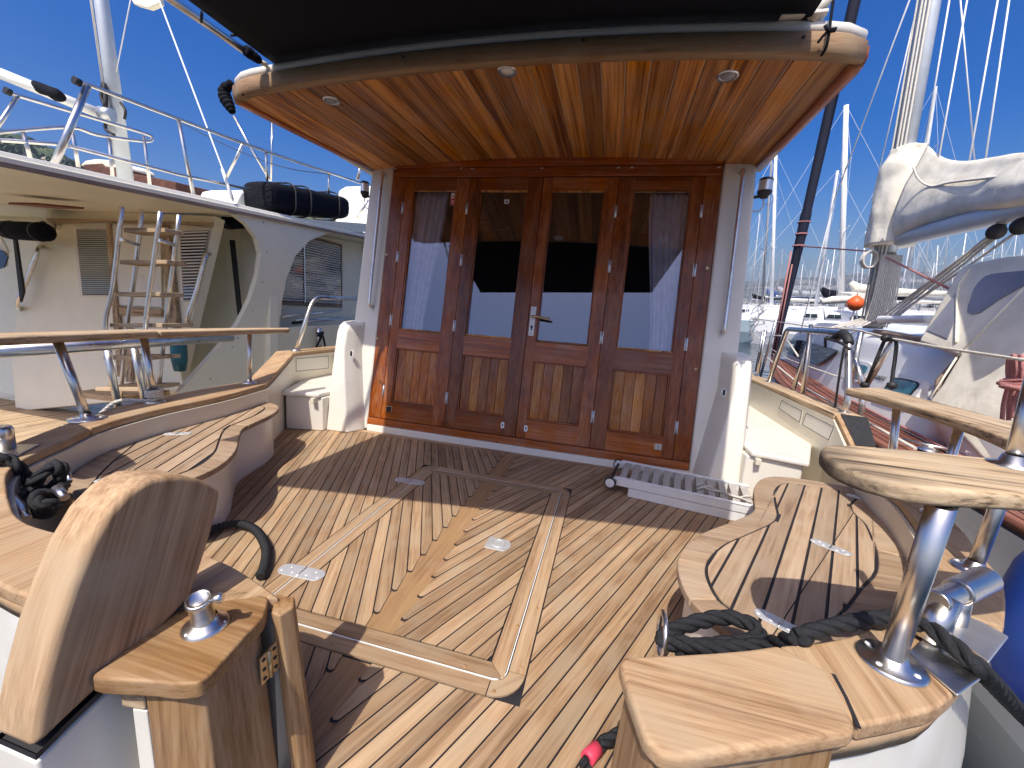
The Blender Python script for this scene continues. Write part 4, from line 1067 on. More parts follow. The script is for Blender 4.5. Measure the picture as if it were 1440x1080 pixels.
# ------------------------------------------------------------------ stern gate: left wing board, left leaf, right post
wing = thing('wing_board', 'thick curved upright teak board standing beside the stern gate opening', 'board', (-.74, .4, .42))
XW = -.705
face = [(270, 840), (210, 905), (150, 960), (95, 1012), (48, 1058), (52, 1010), (62, 960), (80, 890), (100, 830), (125, 770), (150, 725), (180, 692), (215, 672), (260, 668), (288, 676), (313, 690), (308, 718), (298, 755), (284, 800)]
fl = [X(px, py, XW) for px, py in face]
mb = MB(); mb.prism(fl, (-.085, 0, 0)); o = mb.build('board', M['teakD'], wing, bevel=.012)
mb = MB(); q = [X(px, py, XW + .0015) for px, py in ((272, 842), (210, 907), (150, 962), (95, 1015), (50, 1061))]
n = len(q); lo_ = [p + V3((0, 0, -.010)) for p in q]; vs = q + lo_ + [p + V3((-.08, 0, 0)) for p in q] + [p + V3((-.08, 0, 0)) for p in lo_]
mb.add(vs, [f_ for i in range(n - 1) for f_ in ((i, i + 1, n + i + 1, n + i), (2 * n + i, 2 * n + i + 1, 3 * n + i + 1, 3 * n + i), (n + i, n + i + 1, 3 * n + i + 1, 3 * n + i))] + [(0, n, 3 * n, 2 * n), (n - 1, 2 * n - 1, 4 * n - 1, 3 * n - 1)])
mb.build('bedding_caulk', M['black'], wing)
# the white moulding that carries it
mb = MB(); q = [X(px, py, XW - .008) for px, py in ((272, 846), (210, 912), (150, 967), (95, 1020), (50, 1066))]
q = [p + V3((0, 0, -.008)) for p in q]
lo_ = [V3((p.x + .03, p.y - .02, -.6)) for p in q]; n = len(q)
vs = q + lo_ + [p + V3((-.10, 0, 0)) for p in q] + [p + V3((-.10, 0, 0)) for p in lo_]
fs = []
for i in range(n - 1):
    fs += [(i, i + 1, n + i + 1, n + i), (2 * n + i + 1, 2 * n + i, 3 * n + i, 3 * n + i + 1), (i + 1, i, 2 * n + i, 2 * n + i + 1)]
fs += [(0, n, 3 * n, 2 * n), (n - 1, 3 * n - 1, 4 * n - 1, 2 * n - 1)]
mb.add(vs, fs); mb.build('gate_moulding', M['white'], coam, bevel=.006)

gate = thing('gate_leaf', 'teak stern gate leaf with a rounded cap carrying a steel socket', 'gate', (-.63, .46, 0))
cap = [(-.698, .368), (-.703, .39), (-.72, .52), (-.735, .555), (-.70, .578), (-.64, .588), (-.605, .588), (-.588, .578), (-.562, .54), (-.556, .50), (-.541, .42), (-.552, .402), (-.58, .392), (-.605, .388), (-.66, .374)]
plank3('cap', smooth_loop(cap, 2), ZC, .030, M['gateX'], gate, bevel=.012)
mb = MB()
def leafbody(top, bot, name, mat, parent, bevel=.004):
    m_ = MB(); skin(m_, [pts2(bot[0], bot[1]), pts2(top[0], top[1])]); return m_.build(name, mat, parent, bevel=bevel)
leafbody(([(-.645, .398), (-.580, .408), (-.560, .425), (-.578, .548), (-.645, .555)], ZC - .031), ([(-.600, .385), (-.525, .395), (-.500, .415), (-.520, .555), (-.600, .56)], -.30), 'leaf_panel', M['gateZ'], gate, bevel=.003)
leafbody(([(-.688, .392), (-.648, .398), (-.648, .55), (-.70, .55)], ZC - .031), ([(-.688, .392), (-.648, .398), (-.648, .55), (-.70, .55)], ZC - .078), 'cap_block', M['silverX'], gate, bevel=.003)
leafbody(([(-.672, .396), (-.648, .400), (-.648, .55), (-.68, .55)], ZC - .081), ([(-.640, .384), (-.604, .388), (-.604, .55), (-.645, .55)], -.30), 'white_cheek', M['white'], gate, bevel=.002)
leafbody(([(-.570, .566), (-.548, .562), (-.540, .590), (-.560, .615), (-.60, .61)], ZC - .012), ([(-.510, .575), (-.480, .57), (-.470, .60), (-.49, .625), (-.54, .62)], -.30), 'hinge_post', M['gateZ'], gate, bevel=.004)
# bronze butt hinge over the gap
hp = [B_(1005, 655), B_(1072, 582), B_(1084, 680), B_(1012, 758)]
h0 = [Y(px, py, .53 if i in (0, 3) else .565) for i, (px, py) in enumerate(hp)]
ctr = sum(h0, V3()) / 4; nrm = ((h0[1] - h0[0]).cross(h0[3] - h0[0])).normalized()
if nrm.dot(V3((0, 0, 1)) - ctr) < 0: nrm = -nrm
mb = MB(); mb.prism(h0, nrm * .005); o = mb.build('butt_hinge', M['brass'], gate, bevel=.001)
mb = MB(); e1, e2 = (h0[0] + h0[1]) / 2 + nrm * .005, (h0[3] + h0[2]) / 2 + nrm * .005; mb.tube([e1, e2], .0042, 10); mb.build('knuckle', M['brass'], o)
mb = MB()
for u in (.2, .8):
    for v in (.15, .5, .85):
        c = h0[0].lerp(h0[1], u).lerp(h0[3].lerp(h0[2], u), v) + nrm * .0052; mb.lathe([(0, .0006), (.0035, .0005), (.0042, 0)], c, nrm, 10)
mb.build('screw', M['rubber'], o)
# socket for a staff
c = V3((-.636, .492, ZC))
sock = thing('staff_socket', 'polished steel staff socket with a clamp screw on the teak gate cap', 'fitting', c)
mb = MB(); ax = V3((.16, -.25, 1)).normalized()
mb.lathe([(.036, -.002), (.036, .003), (.032, .007), (.024, .012), (.0185, .02)], c, (0, 0, 1), 32); mb.build('flange', M['steel'], sock)
mb = MB(); mb.lathe([(.0175, .006), (.0175, .062), (.0195, .063), (.0195, .072), (.0145, .073), (.0145, .03), (0, .03)], c, ax, 28); mb.build('collar', M['steel'], sock)
mb = MB(); t_ = c + ax * .066; d_ = V3((1, .55, .1)).normalized(); mb.tube([t_ + d_ * .018, t_ + d_ * .036], .007, 12); mb.tube([t_ + d_ * .03 + V3((0, 0, -.008)), t_ + d_ * .03 + V3((0, 0, .008))], .0045, 8); mb.build('clamp_screw', M['steel'], sock)
mb = MB()
for k in range(3): an = k * 2.1 + .4; mb.lathe([(0, .0085), (.0035, .008), (.0045, .006)], c + V3((math.cos(an) * .029, math.sin(an) * .029, 0)), seg=10)
mb.build('screw', M['alup'], sock)

rp = thing('gate_post', 'teak gate post with a broad rounded weathered cap in front of the looped rope', 'gate post', (.2, .62, 0))
rcap = [(.077, .655), (.09, .664), (.16, .69), (.24, .722), (.31, .752), (.366, .781), (.436, .742), (.433, .69), (.424, .634), (.41, .622), (.30, .572), (.20, .528), (.155, .508), (.128, .505), (.108, .522), (.085, .60), (.076, .64)]
plank3('cap', rcap, ZC + .001, .032, M['teakX'], rp, bevel=.010)
leafbody(([(.092, .645), (.122, .525), (.40, .63), (.42, .72), (.36, .765)], ZC - .032), ([(.06, .66), (.11, .50), (.40, .63), (.42, .72), (.36, .765)], -.35), 'post_body', M['gateZ'], rp, bevel=.004)
mb = MB(); mb.prism([V3((.437, .738, ZC - .002)), V3((.4335, .69, ZC - .002)), V3((.425, .638, ZC - .002)), V3((.431, .636, ZC - .002)), V3((.4395, .69, ZC - .002)), V3((.443, .736, ZC - .002))], (0, 0, .0026)); mb.build('joint_caulk', M['black'], rp)

# ------------------------------------------------------------------ mooring hardware and ropes
bol = thing('mooring_bollard', 'steel mooring bollard with a thick cross bar between two plates', 'bollard', Z(*D_(1090, 720), ZC))
def pad(quad, z, h, parent, name='plate'):
    q_ = [Z(*D_(*p), z) for p in quad]; mb = MB(); mb.prism([V3((p.x, p.y, z)) for p in q_], (0, 0, h)); return mb.build(name, M['steel'], parent, bevel=.005)
pad([(985, 775), (1060, 705), (1150, 790), (1270, 880), (1180, 945)], ZC + .001, .006, bol)
pad([(1130, 690), (1190, 622), (1290, 665), (1378, 715), (1300, 815)], ZC + .001, .006, bol)
b0 = Z(*D_(1065, 725), ZC); b1 = Z(*D_(1165, 660), ZC)
mb = MB(); mb.tube([b0, b0 + V3((.035, .03, .085))], [.026, .022], 20); mb.build('bollard_post', M['steel'], bol)
mb = MB(); mb.tube([b1, b1 + V3((.012, .02, .085))], .020, 20); mb.build('bollard_post', M['steel'], bol)
c0 = b0 + V3((.02, .025, .078)); c1 = b1 + V3((.04, .03, .085))
mb = MB(); d_ = (c1 - c0); mb.tube([c0 - d_ * .1, c0 + d_ * .45], .021, 20); mb.tube([c0 + d_ * .47, c1 + d_ * .35], .026, 20); mb.build('cross_bar', M['steel'], bol, bevel=.003)
mr_ = thing('mooring_rope', 'thick black laid mooring rope looped on the seat and led over the quarter', 'rope', (.5, .9, .33))
def D3(px, py, z): return Z(*D_(px, py), z)
mb = MB(); zz = ZC + .02
loop = [D3(560, 712, ZC + .012), D3(430, 742, .36), D3(250, 752, .345), D3(110, 735, .345), D3(25, 722, .34), D3(60, 690, .345), D3(150, 655, .35), D3(270, 632, .36), D3(370, 655, .365), D3(410, 700, .36), D3(350, 728, .345), D3(210, 742, .335), D3(80, 760, .33)]
rope(mb, loop, .0165, step=.009); mb.build('rope', M['ropeb'], mr_)
mb = MB(); rope(mb, [D3(560, 712, ZC + .014), D3(640, 684, ZC + .016), D3(760, 655, ZC + .018), D3(860, 640, ZC + .02), D3(960, 640, ZC + .022), D3(1060, 668, ZC + .03), D3(1130, 715, ZC + .03), D3(1200, 772, ZC + .025), D3(1265, 830, ZC + .015), D3(1330, 900, ZC - .05), D3(1400, 975, ZC - .15), D3(1470, 1050, ZC - .3)], .0165, step=.009); mb.build('rope', M['ropeb'], mr_)
hw = thing('hawse_ring', 'polished steel ring rim in the coaming beside the black rope loop', 'fitting', D3(15, 705, .33))
mb = MB(); c = D3(30, 700, .33); mb.tube([c + V3((.0, .045 * math.cos(a), .045 * math.sin(a))) for a in [k * math.pi / 12 for k in range(24)]], .006, 8, closed=True); mb.build('ring', M['steel'], hw)
re = thing('rope_end', 'black rope end with pink whipping lying on the deck', 'rope', Z(835, 1058, .02))
mb = MB(); rope(mb, [Z(886, 1020, .02), Z(868, 1034, .02), Z(850, 1044, .02), Z(840, 1052, .018)], .015, step=.008); mb.build('rope', M['ropeb'], re)
mb = MB(); mb.tube([Z(840, 1052, .018), Z(830, 1062, .018), Z(825, 1068, .018)], .0165, 14); mb.build('whipping', M['pink'], re)
mb = MB()
for k in range(9):
    an = k * .7; mb.tube([Z(826, 1067, .018) + V3((.006 * math.cos(an), 0, .006 * math.sin(an))), Z(812 + 2 * k, 1078 + (k % 3) * 3, .012) + V3((.008 * math.cos(an), 0, .008 * math.sin(an)))], [.005, .003], 6)
mb.build('frayed_tip', M['ropeb'], re)
lr = thing('rope_tail', 'short black ribbed rope tail curving over the deck', 'rope', Z(345, 760, .02))
mb = MB(); pts = resample(catmull([Z(285, 752, .03), Z(312, 740, .03), Z(340, 737, .03), Z(362, 748, .028), Z(374, 770, .025), Z(373, 792, .022), Z(366, 812, .018)], 8), .0045)
mb.tube(pts, [.0155 + .0028 * (1 if i % 3 == 0 else -.4) for i in range(len(pts))], 12); mb.build('tail', M['ropeb'], lr)
ph = thing('rope_bundle', 'bundle of black laid rope made fast in a coaming recess', 'rope', Z(60, 690, .33))
def E_(x, y): return (x / 6.0, 580 + y / 6.0)
def E3(x, y, z): return Z(*E_(x, y), z)
mb = MB()
rope(mb, [E3(-90, 360, ZC + .03), E3(-10, 385, ZC + .03), E3(80, 395, ZC + .02), E3(150, 450, ZC), E3(200, 520, .385), E3(250, 590, .36), E3(260, 650, .345)], .0165, step=.009)
rope(mb, [E3(260, 650, .345), E3(320, 560, .385), E3(400, 480, .41), E3(470, 440, .42), E3(520, 470, .41), E3(500, 560, .37), E3(450, 640, .34), E3(380, 650, .335), E3(320, 640, .34)], .018, step=.009)
rope(mb, [E3(560, 560, .35), E3(520, 640, .35), E3(420, 690, .36), E3(330, 690, .37), E3(300, 740, .37), E3(340, 790, .36), E3(420, 770, .36), E3(460, 800, .345)], .0165, step=.009)
rope(mb, [E3(180, 690, .35), E3(200, 780, .33), E3(280, 840, .32), E3(400, 850, .32), E3(470, 790, .33), E3(560, 700, .33)], .0165, step=.009)
rope(mb, [E3(230, 640, .36), E3(300, 700, .33), E3(360, 760, .32), E3(460, 700, .35), E3(540, 620, .36)], .0165, step=.009)
mb.build('rope', M['ropeb'], ph)
pb_ = thing('mooring_bollard', 'steel mooring bollard with a pointed plate above the black rope bundle', 'bollard', E3(30, 330, ZC))
q_ = [E3(-60, 330, ZC), E3(120, 285, ZC), E3(330, 280, ZC), E3(130, 385, ZC), E3(-60, 480, ZC)]
mb = MB(); mb.prism([V3((p.x, p.y, ZC + .001)) for p in q_], (0, 0, .006)); mb.build('plate', M['steel'], pb_, bevel=.002)
mb = MB(); b = E3(35, 320, ZC); mb.tube([b, b + V3((0, 0, .075)), b + V3((0, 0, .085))], [.028, .028, .022], 20); mb.build('bollard_post', M['steel'], pb_)
fl_ = thing('hawse_fairlead', 'dark steel hawse pipe rim beside the black rope bundle', 'fitting', E3(180, 780, .34))
mb = MB(); mb.tube([E3(80, 500, .37), E3(60, 600, .36), E3(100, 730, .35), E3(180, 830, .34), E3(240, 890, .33)], [.008, .012, .016, .016, .008], 10)
mb.build('rim', M['steel'], fl_)
bar = thing('cleat_horn', 'steel cleat horn poking out of the black rope bundle', 'cleat', E3(520, 690, .37))
mb = MB(); mb.tube([E3(480, 640, .385), E3(550, 720, .37)], [.013, .011], 14); mb.tube([E3(540, 470, .40), E3(580, 520, .385), E3(585, 580, .37)], .006, 8); mb.build('horn', M['steel'], bar)

# ------------------------------------------------------------------ folded gangway on the deck
g0 = Z(882, 699, 0); g1 = Z(1030, 733, 0)
gd = (g1 - g0).normalized(); gw = V3((-gd.y, gd.x, 0)); GL = (g1 - g0).length + .10
gang = thing('gangway', 'folded aluminium gangway with grey slats lying against the door sill', 'gangway', g0)
def gp(u, v, z): return g0 + gd * u + gw * v + V3((0, 0, z))
def gbox(mb, u0, u1, v0, v1, z0, z1): return mb.hexa([gp(u0, v0, z0), gp(u1, v0, z0), gp(u1, v1, z0), gp(u0, v1, z0), gp(u0, v0, z1), gp(u1, v0, z1), gp(u1, v1, z1), gp(u0, v1, z1)])
GW = max(.17, (Z(872, 647, .106) - Z(866, 672, .106)).dot(gw))
print('GW', GW)
for v in (0, GW - .022):
    mb = MB(); gbox(mb, 0, GL, v + .004, v + .018, .002, .052); mb.build('lower_beam', M['alup'], gang, bevel=.002)
    mb = MB(); gbox(mb, -.085, GL, v, v + .022, .056, .104); gbox(mb, -.08, GL, v - .003, v + .025, .098, .106); mb.build('side_beam', M['alup'], gang, bevel=.003)
ns = 12; pit = (GL + .07) / ns
for k in range(ns):
    u = -.06 + k * pit; mb = MB(); gbox(mb, u, u + pit * .62, .027, GW - .027, .088, .102); mb.build('slat', M['grip'], gang, bevel=.002)
mb = MB(); mb.tube([gp(-.105, -.01, .075), gp(-.105, GW + .01, .075)], .008, 10); mb.build('axle', M['rubber'], gang)
for v in (-.006, GW + .006):
    mb = MB(); mb.lathe([(.026, -.012), (.033, -.010), (.033, .010), (.026, .012), (.012, .012)], gp(-.105, v, .068), gw, 24); o = mb.build('wheel', M['rubber'], gang)
    mb = MB(); mb.lathe([(0, -.0135), (.020, -.0135), (.026, -.0125)], gp(-.105, v, .068), gw, 20); mb.build('hub', M['alup'], o)
mb = MB(); gbox(mb, -.12, -.06, .0, .012, .055, .098); gbox(mb, -.12, -.06, GW - .012, GW, .055, .098); mb.build('wheel_fork', M['alup'], gang, bevel=.006)
gt = thing('gangway_lashing', 'thin white cord tied round the slats of the gangway', 'cord', gp(.4, .1, .11))
mb = MB(); rope(mb, [gp(.36, .11, .112), gp(.38, .135, .125), gp(.41, .12, .115), gp(.38, .10, .118), gp(.44, .09, .112), gp(.50, .10, .113), gp(.56, .07, .112), gp(.60, .10, .115), gp(.66, .13, .115)], .005, step=.005)
rope(mb, [gp(.36, .06, .112), gp(.40, .105, .122), gp(.43, .13, .113), gp(.52, .075, .112), gp(.58, .06, .112), gp(.62, .03, .112)], .005, step=.005); mb.build('cord', M['ropew'], gt)

# fenders outside the right quarter
fd = thing('fender', 'big blue inflated fender hanging outside the quarter by the bollard', 'fender', (1.36, 1.42, .15))
mb = MB(); mb.lathe([(0, .26), (.03, .26), (.04, .22), (.09, .20), (.15, .13), (.18, .02), (.185, -.12), (.17, -.25), (.11, -.36), (.05, -.41), (0, -.42)], (1.40, 1.36, .33), (.06, -.08, 1), 32); mb.build('fender_body', M['blue'], fd)
mb = MB(); mb.tube([V3((1.40, 1.34, .45)), V3((1.36, 1.38, .62)), V3((1.16, 1.40, .74))], .007, 8); mb.build('lanyard', M['ropeb'], fd)
# ================================================================== neighbour on the left: motor yacht
ly = thing('motor_yacht', 'cream motor yacht alongside with a long white roof, steel ladder and venetian blinds', 'motor yacht', (-4.8, 3.2, -1.0))
XS = -3.40
def BL(px, py, off=0.0, y0=2.9): return BH(px, py, off, y0)
def lp(name, mat, fn, quad, vec, parent=ly, bevel=0.0):
    mb = MB(); mb.prism([fn(*p) for p in quad], vec); return mb.build(name, mat, parent, bevel=bevel)
AF = V3((0, -1, .165)).normalized()
# hull, sole, bulwark
mb = MB(); mb.box((-7.6, .2, -1.3), (-3.45, 12, -.45)); mb.build('hull', M['hullw'], ly, bevel=.05)
for k in range(26):
    x0 = -7.2 + k * .145
    mb = MB(); mb.box((x0, .3, -.40), (x0 + .138, 3.0, -.36)); mb.build('deck_plank', M['silverY'], ly)
mb = MB(); mb.box((-7.2, .3, -.44), (-3.45, 3.0, -.402)); mb.build('deck_caulk', M['black'], ly)
# roof
def rz(y): return 1.66 + .071 * (y - 1.68)
mb = MB()
for (y0, y1) in ((1.45, 4.0), (4.0, 9.0)):
    mb.hexa([V3((-8, y0, rz(y0) - .06)), V3((XS, y0, rz(y0) - .06)), V3((XS, y1, rz(y1) - .06)), V3((-8, y1, rz(y1) - .06)), V3((-8, y0, rz(y0))), V3((XS, y0, rz(y0))), V3((XS, y1, rz(y1))), V3((-8, y1, rz(y1)))])
roof = mb.build('roof', M['boatcream'], ly, bevel=.01)
mb = MB(); mb.hexa([V3((XS + .002, .7, rz(.7) - .062)), V3((XS + .014, .7, rz(.7) - .062)), V3((XS + .014, 9, rz(9) - .062)), V3((XS + .002, 9, rz(9) - .062)), V3((XS + .002, .7, rz(.7) - .035)), V3((XS + .014, .7, rz(.7) - .035)), V3((XS + .014, 9, rz(9) - .035)), V3((XS + .002, 9, rz(9) - .035))]); mb.build('edge_strip', M['oldrail'], roof)
mb = MB(); mb.hexa([V3((-3.55, .7, rz(.7))), V3((XS - .02, .7, rz(.7))), V3((XS - .02, 9, rz(9))), V3((-3.55, 9, rz(9))), V3((-3.55, .7, rz(.7) + .03)), V3((XS - .035, .7, rz(.7) + .03)), V3((XS - .035, 9, rz(9) + .03)), V3((-3.55, 9, rz(9) + .03))]); mb.build('toe_moulding', M['white'], roof, bevel=.006)
# aft bulkhead with door, windows, header
lp('aft_bulkhead', M['boatcream'], BL, [L_(185, 170), L_(840, 205), L_(700, 800), L_(720, 900), L_(60, 965), L_(40, 700)], (0, .1, -.016), bevel=.01)
mb = MB(); mb.prism([BL(-260, 285, 0, 3.45), BL(80, 285, 0, 3.45), BL(80, 585, 0, 3.45), BL(-260, 600, 0, 3.45)], (0, .1, 0)); mb.build('recess_panel', M['boatcream'], ly)
mb = MB(); mb.prism([BL(285, 300, 0, 3.35), BL(380, 300, 0, 3.35), BL(380, 560, 0, 3.35), BL(230, 560, 0, 3.35)], (0, .1, 0)); mb.build('recess_panel', M['boatcream'], ly)
def sb(p, o_): return BL(p[0], p[1], o_)
lp('header', M['silverX'], lambda *p: BL(*p, .012), [L_(190, 215), L_(835, 232), L_(832, 248), L_(640, 232), L_(420, 228), L_(196, 236)], AF * .02)
lp('door_post', M['silverZ'], lambda *p: BL(*p, .012), [L_(426, 236), L_(440, 236), L_(490, 830), L_(470, 830)], AF * .03)
lp('door_post', M['silverZ'], lambda *p: BL(*p, .012), [L_(630, 238), L_(662, 240), L_(705, 640), L_(672, 640)], AF * .03)
lp('door_post', M['silverZ'], lambda *p: BL(*p, .012), [L_(486, 640), L_(520, 640), L_(520, 850), L_(500, 850)], AF * .02)
o = lp('door_panel', M['white'], lambda *p: BL(*p, .010), [L_(442, 240), L_(628, 240), L_(634, 560), L_(470, 552)], AF * .012)
lp('door_sill', M['silverX'], lambda *p: BL(*p, .010), [L_(470, 556), L_(634, 566), L_(636, 598), L_(474, 590)], AF * .02)
def ventwin(q, slat_n, dark, bm_=None):
    w = lp('window', M['white'], lambda *p: BL(*p, .006), [(a[0] + (a[0] - sum(p[0] for p in q) / 4) * .10, a[1] + (a[1] - sum(p[1] for p in q) / 4) * .05) for a in q], AF * .02, bevel=.004)
    lp('frame', M['oldrail'], lambda *p: BL(*p, .027), [(a[0] + (a[0] - sum(p[0] for p in q) / 4) * .04, a[1] + (a[1] - sum(p[1] for p in q) / 4) * .02) for a in q], AF * .004, w)
    lp('pane', M['darkglass'], lambda *p: BL(*p, .032), q, AF * .002, w)
    mb = MB(); a, b, c, d = [BL(*p, .036) for p in q]
    for k in range(slat_n):
        t = (k + .5) / slat_n; l = a.lerp(d, t); r = b.lerp(c, t); th = (a - d).length / slat_n * dark
        mb.hexa([l, r, r + AF * .003, l + AF * .003, l + V3((0, 0, th)), r + V3((0, 0, th)), r + AF * .003 + V3((0, 0, th)), l + AF * .003 + V3((0, 0, th))])
    mb.build('blind', bm_ or M['blind'], w)
ventwin([L_(300, 258), L_(425, 258), L_(448, 510), L_(325, 510)], 34, .5, M['greyblind'])
ventwin([L_(702, 266), L_(812, 262), L_(755, 528), L_(716, 530)], 22, .38)
# side wing with its arch, house side with windows
wing_ = [(905, 195), (960, 235), (1000, 290), (1015, 350), (1005, 430), (975, 530), (930, 620), (850, 720), (770, 810), (700, 890), (690, 1000), (1500, 1000), (1500, 622), (1330, 628), (1088, 640), (1098, 540), (1115, 450), (1150, 360), (1205, 300), (1290, 265), (1500, 268), (1500, 240), (1400, 232)]
mb = MB(); mb.prism([X(*L_(*p), XS - .01) for p in wing_], (-.05, 0, 0)); mb.build('side_wing', M['boatcream'], ly)
mb = MB()
for p in ((1025, 230), (1040, 345), (1022, 462), (983, 572), (905, 715), (820, 838), (928, 680)): mb.lathe([(0, .004), (.008, .003), (.011, 0)], X(*L_(*p), XS - .009), (1, 0, 0), 10)
mb.build('screw', M['alu'], ly)
XW2 = -3.85
mb = MB(); mb.prism([V3((XW2, 3.5, -.4)), V3((XW2, 11, -.4)), V3((XW2, 11, rz(11) - .07)), V3((XW2, 3.5, rz(3.5) - .07))], (-.08, 0, 0)); mb.build('house_side', M['boatcream'], ly)
for q, mull in (([(1062, 545), (1170, 300), (1318, 312), (1325, 545)], 1), ([(1348, 322), (1480, 338), (1480, 530), (1352, 540)], 0)):
    pts = [X(*L_(*p), XW2) for p in q]
    ys = sorted([pts[2].y, pts[3].y]); y1 = (ys[0] + ys[1]) / 2; y0 = y1 - 1.25 if mull else (pts[0].y + pts[1].y) / 2
    if not mull: y1 = y0 + 1.2
    z0, z1 = (.94, 1.74) if mull else (.97, 1.80)
    mb = MB(); mb.box((XW2 + .002, y0 - .04, z0 - .04), (XW2 + .02, y1 + .04, z1 + .04)); w = mb.build('window', M['oldrail'], ly, bevel=.004)
    mb = MB(); mb.box((XW2 + .018, y0, z0), (XW2 + .024, y1, z1)); mb.build('pane', M['darkglass'], w)
    mb = MB()
    for k in range(26):
        z = z0 + (z1 - z0) * (k + .5) / 26; mb.box((XW2 + .025, y0 + .02, z), (XW2 + .029, y1 - .02, z + .011))
    mb.build('blind', M['blind'], w)
    if mull: mb = MB(); mb.box((XW2 + .03, y0 + .52, z0), (XW2 + .036, y0 + .54, z1)); mb.build('mullion', M['alu'], w)
mb = MB()
for a, b in (((1095, 598), (1330, 570)), ((1150, 612), (1330, 600))): mb.tube([X(*L_(*a), -3.6), X(*L_(*b), -3.6)], .016, 10)
mb.build('side_rail', M['steel'], ly)
bh_ = thing('boat_hook', 'boat hook with a black end stowed along the motor yacht side', 'boat hook', X(*L_(1140, 622), -3.55))
mb = MB(); mb.tube([X(*L_(1190, 616), -3.55), X(*L_(1400, 602), -3.55)], .011, 8); mb.build('shaft', M['steel'], bh_)
mb = MB(); mb.tube([X(*L_(1140, 621), -3.55), X(*L_(1190, 616), -3.55)], .018, 8); mb.build('grip', M['rubber'], bh_)
cl_ = thing('tied_line', 'black line hitched round a short post on the motor yacht bulwark', 'rope', X(*L_(1250, 700), -3.38))
mb = MB(); mb.tube([X(*L_(1240, 640), -3.40), X(*L_(1240, 720), -3.40)], .03, 12); mb.build('post', M['steel'], cl_)
mb = MB(); rope(mb, [X(*L_(1232, 660), -3.36), X(*L_(1255, 668), -3.36), X(*L_(1268, 720), -3.36)], .012); rope(mb, [X(*L_(1235, 672), -3.36), X(*L_(1258, 658), -3.36), X(*L_(1230, 720), -3.36)], .012); mb.build('line', M['ropeb'], cl_)
# rolled canvases, straps, lamp fittings, grab rails
for nm, a, b, r in (('left', (25, 258), (180, 268), .085), ('right', (880, 230), (995, 222), .065)):
    t = thing('rolled_canvas', 'rolled black canvas strapped under the motor yacht roof %s' % ('above the bent grab rail' if nm == 'left' else 'beside the white side wing'), 'canvas roll', BL(*L_(*a), .25))
    o_ = .25 if nm == 'left' else -.25
    mb = MB(); p, q = BL(*L_(*a), o_), BL(*L_(*b), o_); mb.tube([p, p.lerp(q, .02), p.lerp(q, .5), p.lerp(q, .98), q], [r * .6, r, r * 1.04, r, r * .6], 16); mb.build('roll', M['canvas'], t)
    mb = MB()
    for k in (.15, .85): c = p.lerp(q, k); mb.tube([c - (q - p).normalized() * .01, c + (q - p).normalized() * .01], r * 1.07, 14)
    mb.build('strap', M['rubber'], t)
mb = MB(); mb.prism([BL(*L_(*p), .12) for p in ((58, 275), (68, 275), (100, 500), (88, 540))], AF * .02); mb.prism([BL(*L_(*p), -.3) for p in ((900, 300), (916, 300), (945, 590), (932, 600))], AF * .02); mb.build('hanging_strap', M['rubber'], ly)
cm = thing('security_camera', 'small white security camera on the motor yacht bulkhead', 'camera', BL(*L_(222, 252), .05))
mb = MB(); c = BL(*L_(222, 252), 0); mb.lathe([(.06, 0), (.06, .02), (.05, .03)], c, AF, 16); mb.build('mount', M['white'], cm)
mb = MB(); d_ = V3((.5, -1, -.1)).normalized(); mb.lathe([(.0, -.05), (.045, -.05), (.048, .05), (.04, .055)], c + AF * .07, d_, 16); o = mb.build('housing', M['white'], cm)
mb = MB(); mb.lathe([(0, .056), (.036, .056), (.038, .05)], c + AF * .07, d_, 16); mb.build('lens', M['rubber'], o)
mb = MB(); mb.tube(catmull([BL(*L_(158, 322), 0), BL(*L_(150, 335), .09), BL(*L_(110, 440), .10), BL(*L_(68, 540), .10), BL(*L_(78, 568), .0)], 5), .02, 12)
mb.tube(catmull([BL(*L_(815, 352), 0), BL(*L_(800, 365), .09), BL(*L_(770, 480), .10), BL(*L_(732, 600), .10), BL(*L_(745, 625), 0)], 5), .02, 12); mb.build('grab_rail', M['steel'], ly)
mb = MB(); mb.prism([X(*L_(135, 152), -4.6), X(*L_(330, 170), -4.4), X(*L_(325, 178), -4.4), X(*L_(130, 160), -4.6)], (-.3, 0, 0)); mb.build('roof_bracket', M['redteak'], ly)
mb = MB(); mb.prism([BL(*L_(-60, 262), .1), BL(*L_(10, 285), .1), BL(*L_(38, 340), .1), BL(*L_(30, 400), .1), BL(*L_(-60, 440), .1)], AF * .02); w = mb.build('window', M['purewhite'], ly); mb = MB(); mb.prism([BL(*L_(-60, 325), .13), BL(*L_(12, 338), .13), BL(*L_(35, 365), .13), BL(*L_(20, 405), .13), BL(*L_(-60, 430), .13)], AF * .01); mb.build('pane', M['darkglass'], w)
